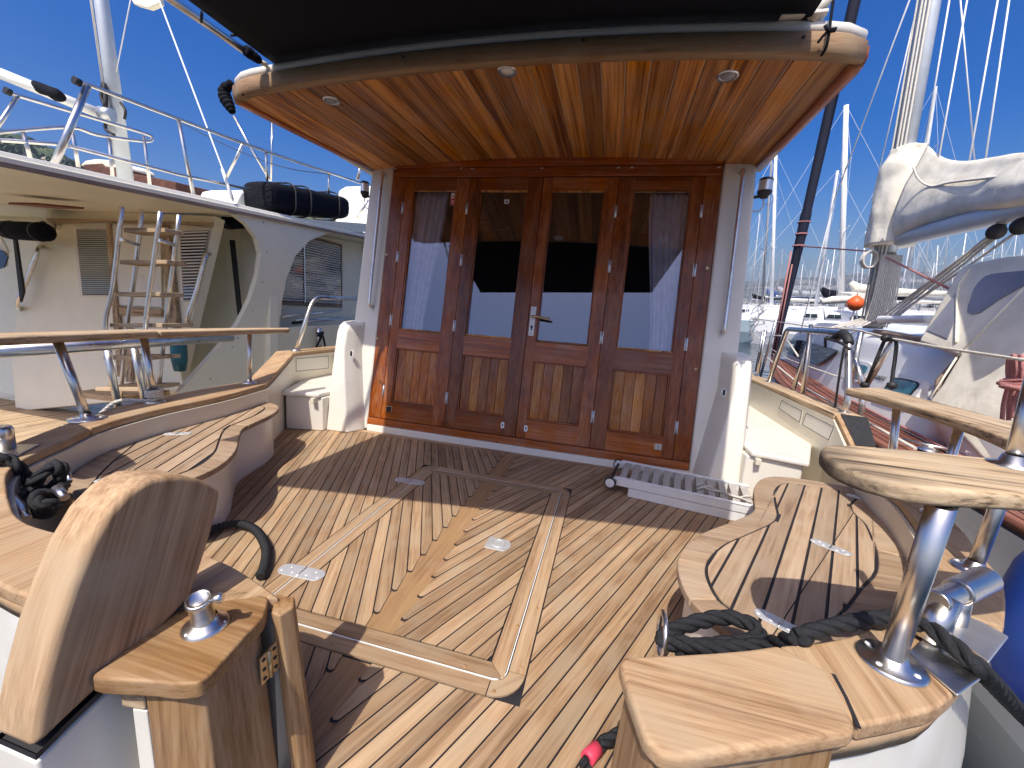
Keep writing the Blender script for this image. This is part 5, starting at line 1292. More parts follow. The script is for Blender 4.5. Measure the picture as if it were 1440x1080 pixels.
# boarding ladder
ld = thing('boarding_ladder', 'steel boarding ladder with wooden treads in front of the motor yacht door', 'ladder', Y(*L_(540, 930), 2.5))
def yl(p, y): return Y(*L_(*p), y)
for pth, y in (([(475, 168), (440, 480), (410, 650), (455, 945)], 2.30), ([(625, 187), (592, 430), (566, 640), (560, 940)], 2.30), ([(553, 180), (520, 470), (493, 650), (468, 920)], 2.48), ([(697, 200), (668, 440), (643, 640), (618, 880)], 2.48)):
    mb = MB(); mb.tube(catmull([yl(p, y) for p in pth], 4), .015, 12); mb.build('rail_tube', M['steel'], ld)
for (xa, xb, py, d) in ((522, 680, 258, .07), (505, 692, 380, .07), (495, 677, 503, .08), (490, 690, 622, .11), (465, 648, 745, .11), (450, 632, 862, .14)):
    a, b = yl((xa, py), 2.44), yl((xb, py), 2.44)
    mb = MB(); mb.hexa([a + V3((0, -d, -.03)), b + V3((0, -d, -.03)), b + V3((0, d, -.03)), a + V3((0, d, -.03)), a + V3((0, -d, 0)), b + V3((0, -d, 0)), b + V3((0, d, 0)), a + V3((0, d, 0))]); mb.build('tread', M['silverX'], ld, bevel=.004)
mb = MB()
for a, b in (((470, 295), (540, 316)), ((617, 298), (682, 318))): mb.tube([yl(a, 2.30), yl(b, 2.48)], .013, 8)
mb.build('brace', M['steel'], ld)
mb = MB(); a, b = BL(*L_(345, 880), .3), BL(*L_(545, 900), .3); mb.hexa([a + V3((0, -.12, -.05)), b + V3((0, -.12, -.05)), b + V3((0, .25, -.05)), a + V3((0, .25, -.05)), a + V3((0, -.12, 0)), b + V3((0, -.12, 0)), b + V3((0, .25, 0)), a + V3((0, .25, 0))])
st_ = thing('boarding_step', 'chunky teak step board below the steel boarding ladder', 'step', a); mb.build('tread', M['silverX'], st_, bevel=.006)
tf = thing('fender', 'small teal fender hanging beside the steel boarding ladder', 'fender', BL(*L_(697, 740), .15))
mb = MB(); mb.lathe([(0, -.17), (.045, -.16), (.062, -.06), (.062, .06), (.045, .14), (.02, .17), (0, .17)], BL(*L_(697, 738), .15), (.02, 0, 1), 20); mb.build('fender_body', M['teal'], tf)
mb = MB(); mb.tube([BL(*L_(696, 697), .15), BL(*L_(700, 680), .15)], .03, 10); mb.build('fender_neck', M['rubber'], tf)
mb = MB(); mb.tube([X(-40, 497, -3.05), X(*L_(900, 678), -3.30)], .034, 14)
for a, b in (((520, 705), (565, 935)), ((412, 690), (460, 950))): mb.tube([X(*L_(*a), -3.25), X(*L_(*b), -3.25)], .022, 12)
mb.build('stern_rail', M['steel'], ly)
# upper deck: rails, mast, boom, bag
XR = -3.55
rl = MB()
def tx(p, x=XR): return X(*T_(*p), x)
rl.tube(catmull([tx((300, 315)), tx((345, 330)), tx((700, 465)), tx((1040, 590)), tx((1410, 715))], 3), .0135, 10)
for a, b, r in (((340, 335), (205, 655), .021), ((695, 468), (755, 768), .014), ((1035, 590), (1040, 705), .012), ((1280, 680), (1280, 760), .012)): rl.tube([tx(a), tx(b)], r, 10)
rl.tube([tx((270, 568)), tx((700, 680)), tx((975, 738))], .012, 8)
rl.build('upper_rail', M['steel'], ly)
rl = MB(); X2 = -4.3
rl.tube(catmull([tx((30, 355), X2), tx((70, 372), X2), tx((400, 470), X2), tx((570, 522), X2), tx((592, 540), X2), tx((560, 550), X2), tx((380, 525), X2), tx((270, 495), X2), tx((0, 515), X2), tx((-60, 520), X2)], 4), .0135, 10)
for a, b in (((560, 530), (585, 735)), ((425, 540), (440, 705)), ((90, 515), (120, 625)), ((280, 505), (305, 650)), ((70, 372), (-40, 540))): rl.tube([tx(a, X2), tx(b, X2)], .0135, 10)
rl.tube([tx((0, 545), X2), tx((210, 560), X2), tx((270, 570), X2)], .014, 8)
rl.build('upper_rail', M['steel'], ly)
mb = MB()
for a, b in (((18, 350), (42, 362)), ((286, 310), (312, 324))): mb.tube([tx(a, XR if a[0] > 100 else X2), tx(b, XR if a[0] > 100 else X2)], .026, 8)
mb.build('rail_cap', M['rubber'], ly)
mb = MB(); a, b = Y(*T_(392, -20), 3.9), Y(*T_(492, 718), 3.9); mb.tube([b, a, a + (a - b) * 1.0], [.075, .066, .05], 18); o = mb.build('mast', M['alub'], ly)
mb = MB()
for d in (-.075, -.055): mb.tube([b + V3((d, -.06, .2)), a + V3((d, -.06, 0)), a + (a - b) * 1.0 + V3((d, -.05, 0))], .006, 6)
mb.build('halyard', M['ropew'], o)
mb = MB(); mb.tube([Y(*T_(510, -5), 3.7), Y(*T_(452, 280), 3.85)], .006, 6); mb.tube([Y(*T_(618, -5), 3.4), Y(*T_(870, 665), 3.2), Y(*T_(908, 785), 3.15)], .007, 6)
mb.tube([Y(*T_(866, 660), 3.2), Y(*T_(905, 775), 3.15)], .014, 8); mb.build('stay', M['alup'], ly)
mb = MB(); mb.tube([Y(*T_(-60, 262), 3.2), Y(*T_(420, 455), 3.85)], .055, 14); o = mb.build('boom', M['purewhite'], ly)
mb = MB(); p = [Y(*T_(x, y), 3.3) for x, y in ((135, 325), (160, 345), (190, 355), (220, 370), (240, 378))]; mb.tube(p, [.03, .055, .05, .062, .04], 10); mb.build('boom_tie', M['canvas'], o)
mb = MB(); mb.tube(catmull([Y(*T_(400, 320), 3.8), Y(*T_(395, 380), 3.78), Y(*T_(420, 440), 3.78), Y(*T_(410, 500), 3.78), Y(*T_(445, 525), 3.78)], 5), .016, 8); mb.tube(catmull([Y(*T_(405, 325), 3.8), Y(*T_(412, 400), 3.78), Y(*T_(400, 430), 3.78)], 5), .022, 8); mb.tube(catmull([Y(*T_(470, 400), 3.8), Y(*T_(488, 430), 3.78), Y(*T_(485, 465), 3.78)], 5), .014, 8); mb.build('coiled_halyard', M['rubber'], ly)
mb = MB(); mb.tube([Y(*T_(390, 440), 3.75), Y(*T_(440, 450), 3.8)], .07, 12); mb.build('gooseneck', M['alu'], ly)
pt = [Y(*T_(x, y), 3.6) for x, y in ((505, -12), (615, -14), (618, 14), (575, 32), (520, 16))]
mb = MB(); mb.prism(pt, (0, .06, .01)); mb.build('spreader_plate', M['boatcream'], ly, bevel=.01)
dv = MB(); dv.tube([Y(*T_(910, 452), 4.2), Y(*T_(960, 545), 4.25), Y(*T_(1052, 702), 4.3)], .016, 10); dv.tube([Y(*T_(948, 556), 4.2), Y(*T_(880, 695), 4.2)], .016, 10); dv.tube([Y(*T_(1060, 475), 5), Y(*T_(1055, 705), 5)], .012, 8); dv.tube([Y(*T_(1405, 640), 5), Y(*T_(1392, 700), 5)], .02, 8); dv.build('davit_pole', M['steel'], ly)
mb = MB(); mb.tube(catmull([Y(*T_(700, 475), 4), Y(*T_(900, 575), 4), Y(*T_(1100, 650), 4), Y(*T_(1290, 680), 4)], 5), .004, 5); mb.build('cable', M['rubber'], ly)
bx = thing('deck_locker', 'dark brown wooden deck locker with a cream cushion on the motor yacht roof', 'locker', Y(*T_(500, 740), 4.6))
mb = MB(); mb.prism([Y(*T_(x, y), 4.6) for x, y in ((325, 640), (395, 636), (410, 652), (682, 708), (690, 775), (325, 740))], (0, .6, .04)); mb.build('locker_body', M['darkwood'], bx, bevel=.01)
mb = MB(); mb.prism([Y(*T_(x, y), 4.62) for x, y in ((308, 645), (330, 625), (370, 618), (420, 622), (455, 640), (460, 655))], (0, .5, .04)); mb.build('cushion', M['sailc'], bx, bevel=.02)
bag = thing('liferaft_bag', 'black canvas bag strapped down on the motor yacht roof edge', 'bag', X(*T_(1150, 850), -3.6))
ca_ = [(985, 765), (1150, 800), (1322, 830)]
pa_, pb2 = X(*T_(985, 765), -3.62), X(*T_(1325, 815), -3.62)
mb = MB(); rows = []; ax_ = (pb2 - pa_); n = 14
for j in range(n + 1):
    t = j / n; c = pa_ + ax_ * t; e_ = (1 - abs(2 * t - 1) ** 8) * .16 + .84
    h_ = .155 * e_ * (1 - .08 * t) + .006 * math.sin(j * 2.1); w_ = .20 * e_ + .006 * math.sin(j * 1.3)
    rows.append([c + V3((w_ * math.copysign(abs(math.cos(a)) ** .55, math.cos(a)), 0, h_ * math.copysign(abs(math.sin(a)) ** .55, math.sin(a)) + .01)) for a in [k * 2 * math.pi / 20 for k in range(20)]])
skin(mb, rows); mb.build('bag_body', M['canvas'], bag, subsurf=1)
mb = MB()
for t in (.25, .42, .78): 
    c = pa_ + ax_ * t; mb.tube([c + V3((.212 * math.copysign(abs(math.cos(a)) ** .55, math.cos(a)), 0, .168 * math.copysign(abs(math.sin(a)) ** .55, math.sin(a)) + .01)) for a in [k * 2 * math.pi / 28 for k in range(28)]], .009, 6, closed=True)
mb.build('strap', M['rubber'], bag)
mb = MB(); mb.prism([X(*T_(x, y), -3.75) for x, y in ((915, 795), (940, 748), (975, 740), (1000, 760), (1000, 830), (920, 815))], (-.5, 0, 0)); mb.build('deck_moulding', M['purewhite'], ly, bevel=.02)
mb = MB(); mb.prism([Y(*T_(x, y), 6.2) for x, y in ((1300, 900), (1310, 790), (1318, 740), (1345, 725), (1430, 722), (1500, 730), (1500, 920))], (0, 1.2, .05)); mb.build('flybridge_moulding', M['purewhite'], ly, bevel=.03)
mb = MB(); mb.tube([Y(*T_(1432, 778), 5.6), Y(*T_(1392, 850), 5.6)], .018, 8); mb.build('flybridge_rail', M['steel'], ly)

# ================================================================== neighbour on the right: sailing yacht
sy = thing('sailing_yacht', 'white sailing yacht alongside with a reddish teak side deck and cream sprayhood', 'sailing yacht', (2.8, 5.0, -1.0))
ZD = .35
inb = [(1.78, 1.2), (1.93, 2.2), (2.04, 2.8), (2.13, 3.25), (2.26, 3.95), (2.40, 4.65), (2.58, 5.5), (2.78, 6.4), (2.98, 7.4), (3.17, 8.6)]
oub = [(1.45, 1.2), (1.56, 2.2), (1.645, 2.8), (1.715, 3.25), (1.80, 3.95), (1.90, 4.65), (2.05, 5.5), (2.27, 6.4), (2.58, 7.4), (3.14, 9.0)]
npk = 7
def zd(y): return ZD + .0052 * max(0.0, y - 3.2) ** 2      # the sheer rises to the bow
ci = catmull([V3((*p, zd(p[1]))) for p in inb], 4); co = catmull([V3((*p, zd(p[1]))) for p in oub], 4)
for k in range(npk):
    a = [i.lerp(o_, k / npk + .012) for i, o_ in zip(ci, co)]; b = [i.lerp(o_, (k + 1) / npk - .012) for i, o_ in zip(ci, co)]
    n = len(a); mb = MB(); mb.add(a + b + [p - V3((0, 0, .012)) for p in a] + [p - V3((0, 0, .012)) for p in b], [(i, i + 1, n + i + 1, n + i) for i in range(n - 1)] + [(i, i + 1, 2 * n + i + 1, 2 * n + i) for i in range(n - 1)] + [(n + i, n + i + 1, 3 * n + i + 1, 3 * n + i) for i in range(n - 1)])
    mb.build('deck_plank', M['redteak'], sy)
mb = MB(); mb.strip([p - V3((0, 0, .006)) for p in ci], [p - V3((0, 0, .006)) for p in co], False); mb.build('deck_caulk', M['black'], sy)
# hull and toe rail
rows = []
for z, f_ in ((ZD - .02, 0), (ZD - .10, .02), (-.3, -.02), (-.8, .12), (-1.2, .35)):
    zz_ = lambda p: z + (zd(p.y) - ZD if z > 0 else 0)
    rows.append([V3((p.x + f_, p.y, zz_(p))) for p in co] + [V3((6.3 - f_ - (p.x - 1.4) * 1.0, p.y, zz_(p))) for p in reversed(co)])
mb = MB(); skin(mb, rows); mb.build('hull', M['purewhite'], sy)
mb = MB(); q = [p + V3((-.012, 0, .02)) for p in co]; mb.tube(q, .016, 8); mb.build('toe_rail', M['redteak'], sy)
# coachroof
ti = [V3((1.83, 1.2, .52)), V3((1.98, 2.2, .53)), X(1304, 566, 2.115), X(1345, 503, 2.36), X(1292, 491, 2.47), X(1232, 478, 2.64), X(1190, 468, 2.80), X(1150, 465, 2.96), X(1118, 470, 3.14), V3((3.18, 8.5, zd(8.5) + .03))]
ct = catmull(ti, 4)
cb = catmull([V3((*p, zd(p[1]) + .002)) for p in inb], 4)
cm1 = [p + V3((.06, 0, .035)) for p in ct]; cm2 = [V3((min(3.4, p.x + .55), p.y, p.z + .09)) for p in ct]; cm3 = [V3((3.95, p.y, p.z + .12)) for p in ct]
mb = MB(); n = len(ct); allr = [cb, [b.lerp(t, .9) for b, t in zip(cb, ct)], ct, cm1, cm2, cm3]
vs = [p for r in allr for p in r]; mb.add(vs, [(j * n + i, j * n + i + 1, (j + 1) * n + i + 1, (j + 1) * n + i) for j in range(5) for i in range(n - 1)], True)
coach = mb.build('coachroof', M['purewhite'], sy)
def plane_pt(px, py, a, b, c, off=0.0):
    nn = (b - a).cross(c - a).normalized()
    if nn.x > 0: nn = -nn
    d = ray(px, py); e = V3((0, 0, 1)); t = (a + nn * off - e).dot(nn) / d.dot(nn); return e + d * t
PA = (V3((2.06, 2.9, ZD)), V3((2.40, 4.65, ZD)), ti[4])
PB = (V3((2.40, 4.65, ZD)), V3((2.86, 6.5, ZD)), ti[6])
from mathutils.bvhtree import BVHTree
ev_ = [tuple(v.co + wloc(sy)) for v in coach.data.vertices]
bvh = BVHTree.FromPolygons(ev_, [tuple(f.vertices) for f in coach.data.polygons])
def onroof(px, py, off):
    h = bvh.ray_cast(V3((0, 0, 1)), ray(px, py).normalized())
    if h[0] is None: return plane_pt(px, py, *PA, off), V3((-1, 0, 0))
    nn = h[1] if h[1].x < 0 else -h[1]
    return h[0] + nn * off, nn
def sidepane(quadpx, P, name, mat, off, th, parent, smooth=True):
    q2 = [(p.x, p.y) for p in catmull([V3((*p, 0)) for p in quadpx], 3, closed=True)]
    cx = sum(p[0] for p in q2) / len(q2); cy = sum(p[1] for p in q2) / len(q2); n = len(q2)
    vs = []
    for f_, o_ in ((1.0, off - .02), (1.0, off + th), (.66, off + th), (.33, off + th)):
        for p in q2: vs.append(onroof(*G_(cx + (p[0] - cx) * f_, cy + (p[1] - cy) * f_), o_)[0])
    vs.append(onroof(*G_(cx, cy), off + th)[0])
    fs = [(j * n + i, j * n + (i + 1) % n, (j + 1) * n + (i + 1) % n, (j + 1) * n + i) for j in range(3) for i in range(n)] + [(3 * n + i, 3 * n + (i + 1) % n, 4 * n) for i in range(n)]
    mb = MB(); mb.add(vs, fs); return mb.build(name, mat, parent)
w = sidepane([(345, 292), (362, 270), (400, 258), (445, 262), (520, 285), (590, 305), (565, 335), (505, 372), (470, 366), (410, 340), (360, 315)], PB, 'window', M['darkglass'], .03, .02, sy)
sidepane([(640, 425), (655, 375), (685, 355), (755, 375), (735, 420), (700, 452), (655, 445)], PA, 'window', M['purewhite'], .012, .02, sy)
sidepane([(655, 420), (668, 385), (692, 372), (738, 386), (722, 418), (698, 438), (665, 435)], PA, 'pane', M['tealglass'], .034, .004, sy)
w = sidepane([(795, 490), (830, 440), (870, 415), (985, 440), (1003, 470), (975, 515), (935, 545), (805, 510)], PA, 'window', M['purewhite'], .012, .025, sy)
sidepane([(820, 487), (848, 455), (875, 438), (968, 456), (985, 474), (960, 505), (930, 526), (835, 502)], PA, 'pane_surround', M['rubber'], .038, .002, w)
sidepane([(830, 487), (852, 460), (878, 445), (962, 463), (975, 477), (952, 503), (928, 521), (842, 500)], PA, 'pane', M['tealglass'], .041, .003, w)
# maker's lettering on the cabin side
tc_ = bpy.data.curves.new('lettering', 'FONT'); tc_.body = 'JEANNEAU'; tc_.size = .048; tc_.extrude = .0008; tc_.shear = .25; tc_.align_x = 'LEFT'
tc_.materials.append(M['print'])
to = bpy.data.objects.new('lettering', tc_); put(to, sy)
p0 = plane_pt(*G_(735, 432), *PA, .013); ex = (plane_pt(*G_(805, 447), *PA, .013) - p0)
nn = (PA[1] - PA[0]).cross(PA[2] - PA[0]).normalized(); nn = -nn if nn.x > 0 else nn
uy = nn.cross(ex.normalized()).normalized(); uy = -uy if uy.z < 0 else uy
ux = uy.cross(nn).normalized()
tc_.size = .048 * (ex.length / .26)
mt = Matrix((ux, uy, nn)).transposed().to_4x4(); mt.translation = p0 - wloc(sy)
bpy.context.view_layer.update()
me_t = bpy.data.meshes.new_from_object(to.evaluated_get(bpy.context.evaluated_depsgraph_get()))
me_t.transform(mt)
if not me_t.materials: me_t.materials.append(M['print'])
bpy.data.objects.remove(to); to = bpy.data.objects.new('lettering', me_t); put(to, sy); to['kind'] = 'stuff'
# wooden grab rail and tracks on the coachroof, red line at its foot
mb = MB(); mb.tube([p + V3((.05, 0, .075)) for p in ct[8:22]], .022, 8)
for i in range(8, 22, 3): mb.tube([ct[i] + V3((.05, 0, .02)), ct[i] + V3((.05, 0, .075))], .016, 8)
mb.build('grab_rail', M['oldrail'], sy)
mb = MB(); mb.strip([p + V3((.16, 0, .062)) for p in ct[6:24]], [p + V3((.30, 0, .075)) for p in ct[6:24]]); mb.build('grip_mat', M['grip'], sy)
mb = MB(); mb.tube([p + V3((-.02, 0, .02)) for p in cb[6:22]], .012, 6); mb.build('jackline', M['roper'], sy)
mb = MB(); mb.box((2.66, 4.4, 1.17), (3.6, 5.1, 1.24)); mb.box((3.0, 3.6, 1.14), (3.7, 4.3, 1.22)); mb.build('deck_hatch', M['purewhite'], sy, bevel=.03)
mb = MB(); 
for k in range(5): a = Y(1165 + k * 12, 462 - k * 1, 5.2); mb.tube([a, Y(1212 + k * 6, 448, 5.6)], .012, 6)
mb.build('deck_line', M['ropew'], sy)
# mast, boom, cover
YM = 5.6
mlo, mhi = Y(1227, 462, YM), Y(1308, -5, YM - .05)
md = (mhi - mlo)
def ell(c, rx, ry, n=16): return [c + V3((rx * math.cos(a), ry * math.sin(a), 0)) for a in [k * 2 * math.pi / n for k in range(n)]]
mb = MB(); skin(mb, [ell(mlo, .085, .12), ell(mlo + md * .25, .085, .12)]); ml = mb.build('mast', M['mastold'], sy)
mb = MB(); skin(mb, [ell(mlo + md * .2502, .085, .12), ell(mhi, .083, .12), ell(mhi + md * 1.1, .08, .11)]); mu = mb.build('mast', M['alub'], sy)
for p in ml.data.polygons: p.use_smooth = len(p.vertices) == 4
for p in mu.data.polygons: p.use_smooth = len(p.vertices) == 4
mb = MB()
for dx, dy in ((-.10, -.07), (-.085, -.10), (-.06, -.12), (-.105, .0)): mb.tube([mlo + V3((dx - .02, dy, .05)), mlo + md * .3 + V3((dx, dy, 0)), mhi + md * 1.0 + V3((dx * .9, dy, 0))], .009, 6)
mb.build('halyard', M['ropew'], mu)
mb = MB()
random.seed(11)
for k in range(12):
    dx = -.11 + .02 * k; mb.tube(catmull([mlo + V3((dx - .05, -.13, .02)), mlo + md * .1 + V3((dx - .01, -.14, 0)), mlo + md * .24 + V3((dx * .8, -.13, 0))], 3), .008, 5)
mb.build('halyard_tail', M['ropew'], ml)
mb = MB()
for k in range(10):
    c = Y(1250 + 3 * math.sin(k * 2), 405 + 9 * math.cos(k * 1.3), YM - .1); mb.tube(catmull([c + V3((.03 * math.sin(k + j), .03 * math.cos(2 * j + k), .16 - .10 * j)) for j in range(5)], 3), .011, 5)
for k in range(4):
    c = Y(1226, 358, YM - .1); mb.tube([c + V3((.07 * math.cos(a), 0.02 * k, .09 * math.sin(a) - .05)) for a in [j * math.pi / 7 for j in range(14)]], .010, 5, closed=True)
mb.build('halyard_coil', M['ropew'], ml)
cov_ = [(1278, 209, .16, .16), (1275, 225, .22, .2), (1270, 246, .26, .26), (1263, 275, .24, .26), (1257, 300, .235, .25), (1252, 325, .22, .24), (1249, 346, .215, .23)]
from mathutils import noise as mnoise
def cloth_loft(ctrl, ringf, k, name, folds):
    C_r = catmull([V3(c[:3]) for c in ctrl], k); E_r = catmull([V3((c[3], c[4], 0)) for c in ctrl], k)
    mb = MB(); rows = []; n = 64
    for i, (c, e) in enumerate(zip(C_r, E_r)):
        r_ = []
        for j in range(n):
            a = 2 * math.pi * j / n; d = ringf(a)
            p = c + V3((d.x * e.x, d.y * e.x, d.z * e.y))
            w = mnoise.noise(V3((math.cos(a) * 1.6, math.sin(a) * 1.6, i * .10)))
            f_ = 1 - abs(mnoise.noise(V3((math.cos(a) * 2.4 + 7, math.sin(a) * 2.4, i * .16))))  # long creases
            r_.append(p + V3((d.x, d.y, d.z)) * folds * (w + .6 * f_ - .5))
        rows.append(r_)
    skin(mb, rows); o = mb.build(name, M['sailc'], sy)
    for f in o.data.polygons: f.use_smooth = len(f.vertices) == 4
    return o
cv = [(*Y(px, py, YM - .05), rx, 0) for px, py, rx, ry in ((1278, 210, .145, 0), (1277, 218, .155, 0), (1272, 235, .20, 0), (1268, 255, .205, 0), (1262, 280, .20, 0), (1257, 305, .20, 0), (1253, 328, .205, 0), (1250, 346, .215, 0))]
sc_ = cloth_loft(cv, lambda a: V3((math.cos(a), math.sin(a) * 1.15, 0)), 5, 'sail_cover', .022)
pth = [(1290, 272, 5.3, .20, .44), (1312, 275, 5.0, .20, .34), (1345, 271, 4.6, .19, .265), (1400, 261, 4.0, .175, .205), (1440, 254, 3.55, .16, .172), (1520, 240, 3.0, .145, .15), (1640, 222, 2.4, .12, .13)]
sc2 = cloth_loft([(*Y(px, py, yy), rx, rz_) for px, py, yy, rx, rz_ in pth], lambda a: V3((math.copysign(abs(math.cos(a)) ** .8, math.cos(a)) * (.70 - .48 * math.sin(a)), 0, math.sin(a))), 6, 'sail_cover', .020)
mb = MB(); q = [Y(px, py, yy) for px, py, yy in ((1268, 336, 5.35), (1440, 293, 3.5), (1640, 243, 2.4))]; mb.tube(q, .075, 16); mb.build('boom', M['alub'], sy)
mb = MB(); mb.tube(catmull([Y(1284, 235, 5.0), Y(1292, 252, 4.95), Y(1310, 262, 4.8), Y(1340, 256, 4.4), Y(1440, 245, 3.4)], 5), .010, 6); mb.build('cover_seam', M['ropew'], sc2)
# furled headsail, sheets and shrouds
lo_, hi_ = Y(1089, 497, 8.4), Y(1204, -8, 7.4)
d_ = hi_ - lo_
mb = MB(); mb.tube([lo_, lo_ + d_ * .03, lo_ + d_ * .15, lo_ + d_ * .33, lo_ + d_ * .45, lo_ + d_ * .47, lo_ + d_ * .7, hi_, hi_ + d_ * .6], [.02, .045, .055, .066, .078, .066, .07, .074, .035], 12); fj = mb.build('furled_headsail', M['navy'], sy)
mb = MB(); mb.tube([lo_ + V3((-.07, -.1, -.05)), lo_ + d_ * .34 + V3((-.13, -.1, 0))], .014, 6); mb.tube([lo_ + V3((-.03, -.12, -.05)), lo_ + d_ * .3 + V3((-.08, -.12, 0))], .010, 6)
for k in range(3): c = lo_ + d_ * (.36 + .03 * k); mb.tube([c + V3((.083 * math.cos(a), .083 * math.sin(a), .03 * k)) for a in [j * math.pi / 6 for j in range(12)]], .012, 6, closed=True)
mb.tube([lo_ + d_ * .36, Y(1230, 354, 5.9), Y(1345, 411, 3.8)], .010, 6); mb.build('sheet', M['roper'], fj)
def lines(name, segs, r, mat):
    mb = MB()
    for (a, ya_), (b, yb_) in segs: mb.tube([Y(*a, ya_), Y(*b, yb_)], r, 6)
    return mb.build(name, mat, sy)
lines('shroud', [(((1336, -5), 5.4), ((1299, 215), 5.5)), (((1361, -5), 5.4), ((1317, 240), 5.0)), (((1404, -5), 5.2), ((1360, 245), 5.0)), (((1420, -5), 5.2), ((1383, 245), 5.0)), (((1350, -5), 6.2), ((1372, 240), 6.4)), (((1281, -5), 5.5), ((1173, 282), 7.0)), (((1173, 282), 7.0), ((1125, 470), 7.6)), (((1293, -5), 6.8), ((1226, 285), 7.5))], .0075, M['alup'])
lines('mainsheet', [(((1398, 326), 3.7), ((1232, 458), 5.4)), (((1402, 328), 3.7), ((1240, 456), 5.3)), (((1405, 331), 3.7), ((1250, 455), 5.2)), (((1436, 322), 3.4), ((1236, 460), 5.3)), (((1395, 330), 3.7), ((1228, 455), 5.5))], .011, M['ropew'])
mb = MB()
for px, py, yy in ((1401, 326, 3.7), (1436, 318, 3.4)):
    c = Y(px, py, yy); mb.lathe([(0, -.03), (.045, -.025), (.055, 0), (.045, .025), (0, .03)], c, (.3, 1, .2), 14); mb.tube([c, Y(px + 14, py - 14, yy)], .016, 8)
mb.build('pulley_block', M['rubber'], sy)
# stanchions and lifelines
mb = MB()
for a, b, x in (((690, 220), (640, 460), 1.66), ((655, 310), (700, 470), 1.66), ((845, 250), (720, 455), 1.64), ((300, 160), (225, 430), 2.0), ((240, 215), (205, 400), 2.4), ((460, 185), (430, 500), 1.85), ((700, 470), (690, 600), 1.62)): mb.tube([X(*G_(*a), x), X(*G_(*b), x)], .017, 10)
mb.build('stanchion', M['steel'], sy)
mb = MB(); mb.tube([X(1062, 448, 2.9), X(1138, 459, 1.95), X(1206, 464, 1.70), X(1247, 475, 1.62), X(1330, 490, 1.60), X(1425, 504, 1.58), X(1500, 515, 1.55)], .007, 6)
mb.tube([X(1070, 482, 2.9), X(1110, 506, 2.0), X(1185, 532, 1.70)], .006, 6); mb.tube([X(1206, 464, 1.70), X(1180, 478, 1.75), X(1150, 462, 1.9)], .006, 6); mb.build('lifeline', M['ropew'], sy)
mb = MB(); mb.tube(catmull([X(*G_(805, 245), 1.62), X(*G_(850, 260), 1.62), X(*G_(848, 330), 1.62), X(*G_(838, 400), 1.62), X(*G_(830, 470), 1.62)], 5), .010, 7); mb.tube([X(*G_(800, 250), 1.62), X(*G_(710, 465), 1.62)], .010, 7)
for g_ in ((805, 248), (832, 465), (708, 462)): mb.lathe([(0, -.025), (.025, -.012), (.025, .012), (0, .025)], X(*G_(*g_), 1.62), seg=10)
mb.build('fender_lanyard', M['rubber'], sy)
mb = MB(); random.seed(5)
for k in range(7):
    q = [X(*G_(175 + random.random() * 85, 60 + random.random() * 60 + j * 34), 2.6) for j in range(5)]; mb.tube(catmull(q, 3), .007, 5)
mb.build('bow_line', M['ropew'], sy)
mb = MB(); mb.tube(catmull([X(*G_(230, 215), 2.5), X(*G_(255, 240), 2.4), X(*G_(330, 240), 2.2), X(*G_(400, 330), 1.95)], 5), .010, 6); mb.tube([X(*G_(200, 290), 2.4), X(*G_(420, 470), 1.8)], .009, 6); mb.tube([X(*G_(420, 470), 1.8), X(*G_(940, 755), 1.62)], .009, 6); mb.build('deck_line', M['ropew'], sy)
# sprayhood
sh = [(1288, 482), (1343, 384), (1350, 374), (1372, 368), (1400, 362), (1440, 358), (1530, 352), (1600, 352), (1600, 720), (1500, 700), (1395, 668), (1302, 566), (1322, 540), (1345, 502), (1318, 492)]
XH = 2.19
LEAN = .42
def XL(px, py, off=0.0):              # the sprayhood's side leans inwards
    d = ray(px, py); c = 2.05 - off; t = (c + LEAN * (1 - .55)) / (d.x - LEAN * d.z); return V3((0, 0, 1)) + d * t
mb = MB(); mb.prism([XL(px, py) for px, py in sh], (1.6, 0, 0)); sp = mb.build('sprayhood', M['sailc'], sy, bevel=.035)
def shp(name, mat, poly, x, parent, k=2):
    q = catmull([XL(1060 + a / 3.789, 300 + b / 3.789, .003) for a, b in poly], k, closed=True) if k > 1 else [XL(1060 + a / 3.789, 300 + b / 3.789, .003) for a, b in poly]
    mb = MB(); mb.prism(q, (-.004, 0, 0)); return mb.build(name, mat, parent)
shp('vinyl_window', M['vinyl'], [(1140, 525), (1160, 450), (1180, 395), (1235, 335), (1330, 315), (1560, 300), (1560, 330), (1440, 385), (1300, 465), (1205, 530)], XH - .003, sp)
shp('vinyl_window', M['vinyl'], [(925, 622), (1072, 435), (1076, 560), (1035, 668)], XH - .003, sp, 1)
mb = MB(); mb.tube(catmull([XL(1060 + a / 3.789, 300 + b / 3.789, .006) for a, b in ((1078, 690), (1082, 560), (1084, 440), (1100, 370), (1150, 300))], 4), .008, 8); mb.tube([XL(1345, 503, .004), XL(1308, 560, .004)], .006, 8); mb.tube([XL(1345, 502, .004), XL(1440, 405, .004)], .005, 6); mb.build('cloth_seam', M['sailc'], sp)
rc_ = thing('rope_coil', 'faded red rope coiled and hung beside the cream sprayhood', 'rope', X(*G_(1400, 450), 1.75))
mb = MB(); XC = 1.80; random.seed(4)
for k in range(7):                    # hanks looped over the lifeline
    x0 = 1378 + 11 * k; q = []
    for j in range(18):
        a = j * math.pi / 9
        q.append(X(*G_(x0 + (13 + 5 * math.sin(k * 2.1)) * math.cos(a) + 4 * math.sin(k), 392 + (58 + 9 * math.sin(k * 1.7)) * math.sin(a)), XC - .012 * (k % 3) - .012 * math.cos(a)))
    mb.tube(q, .0085, 7, closed=True)
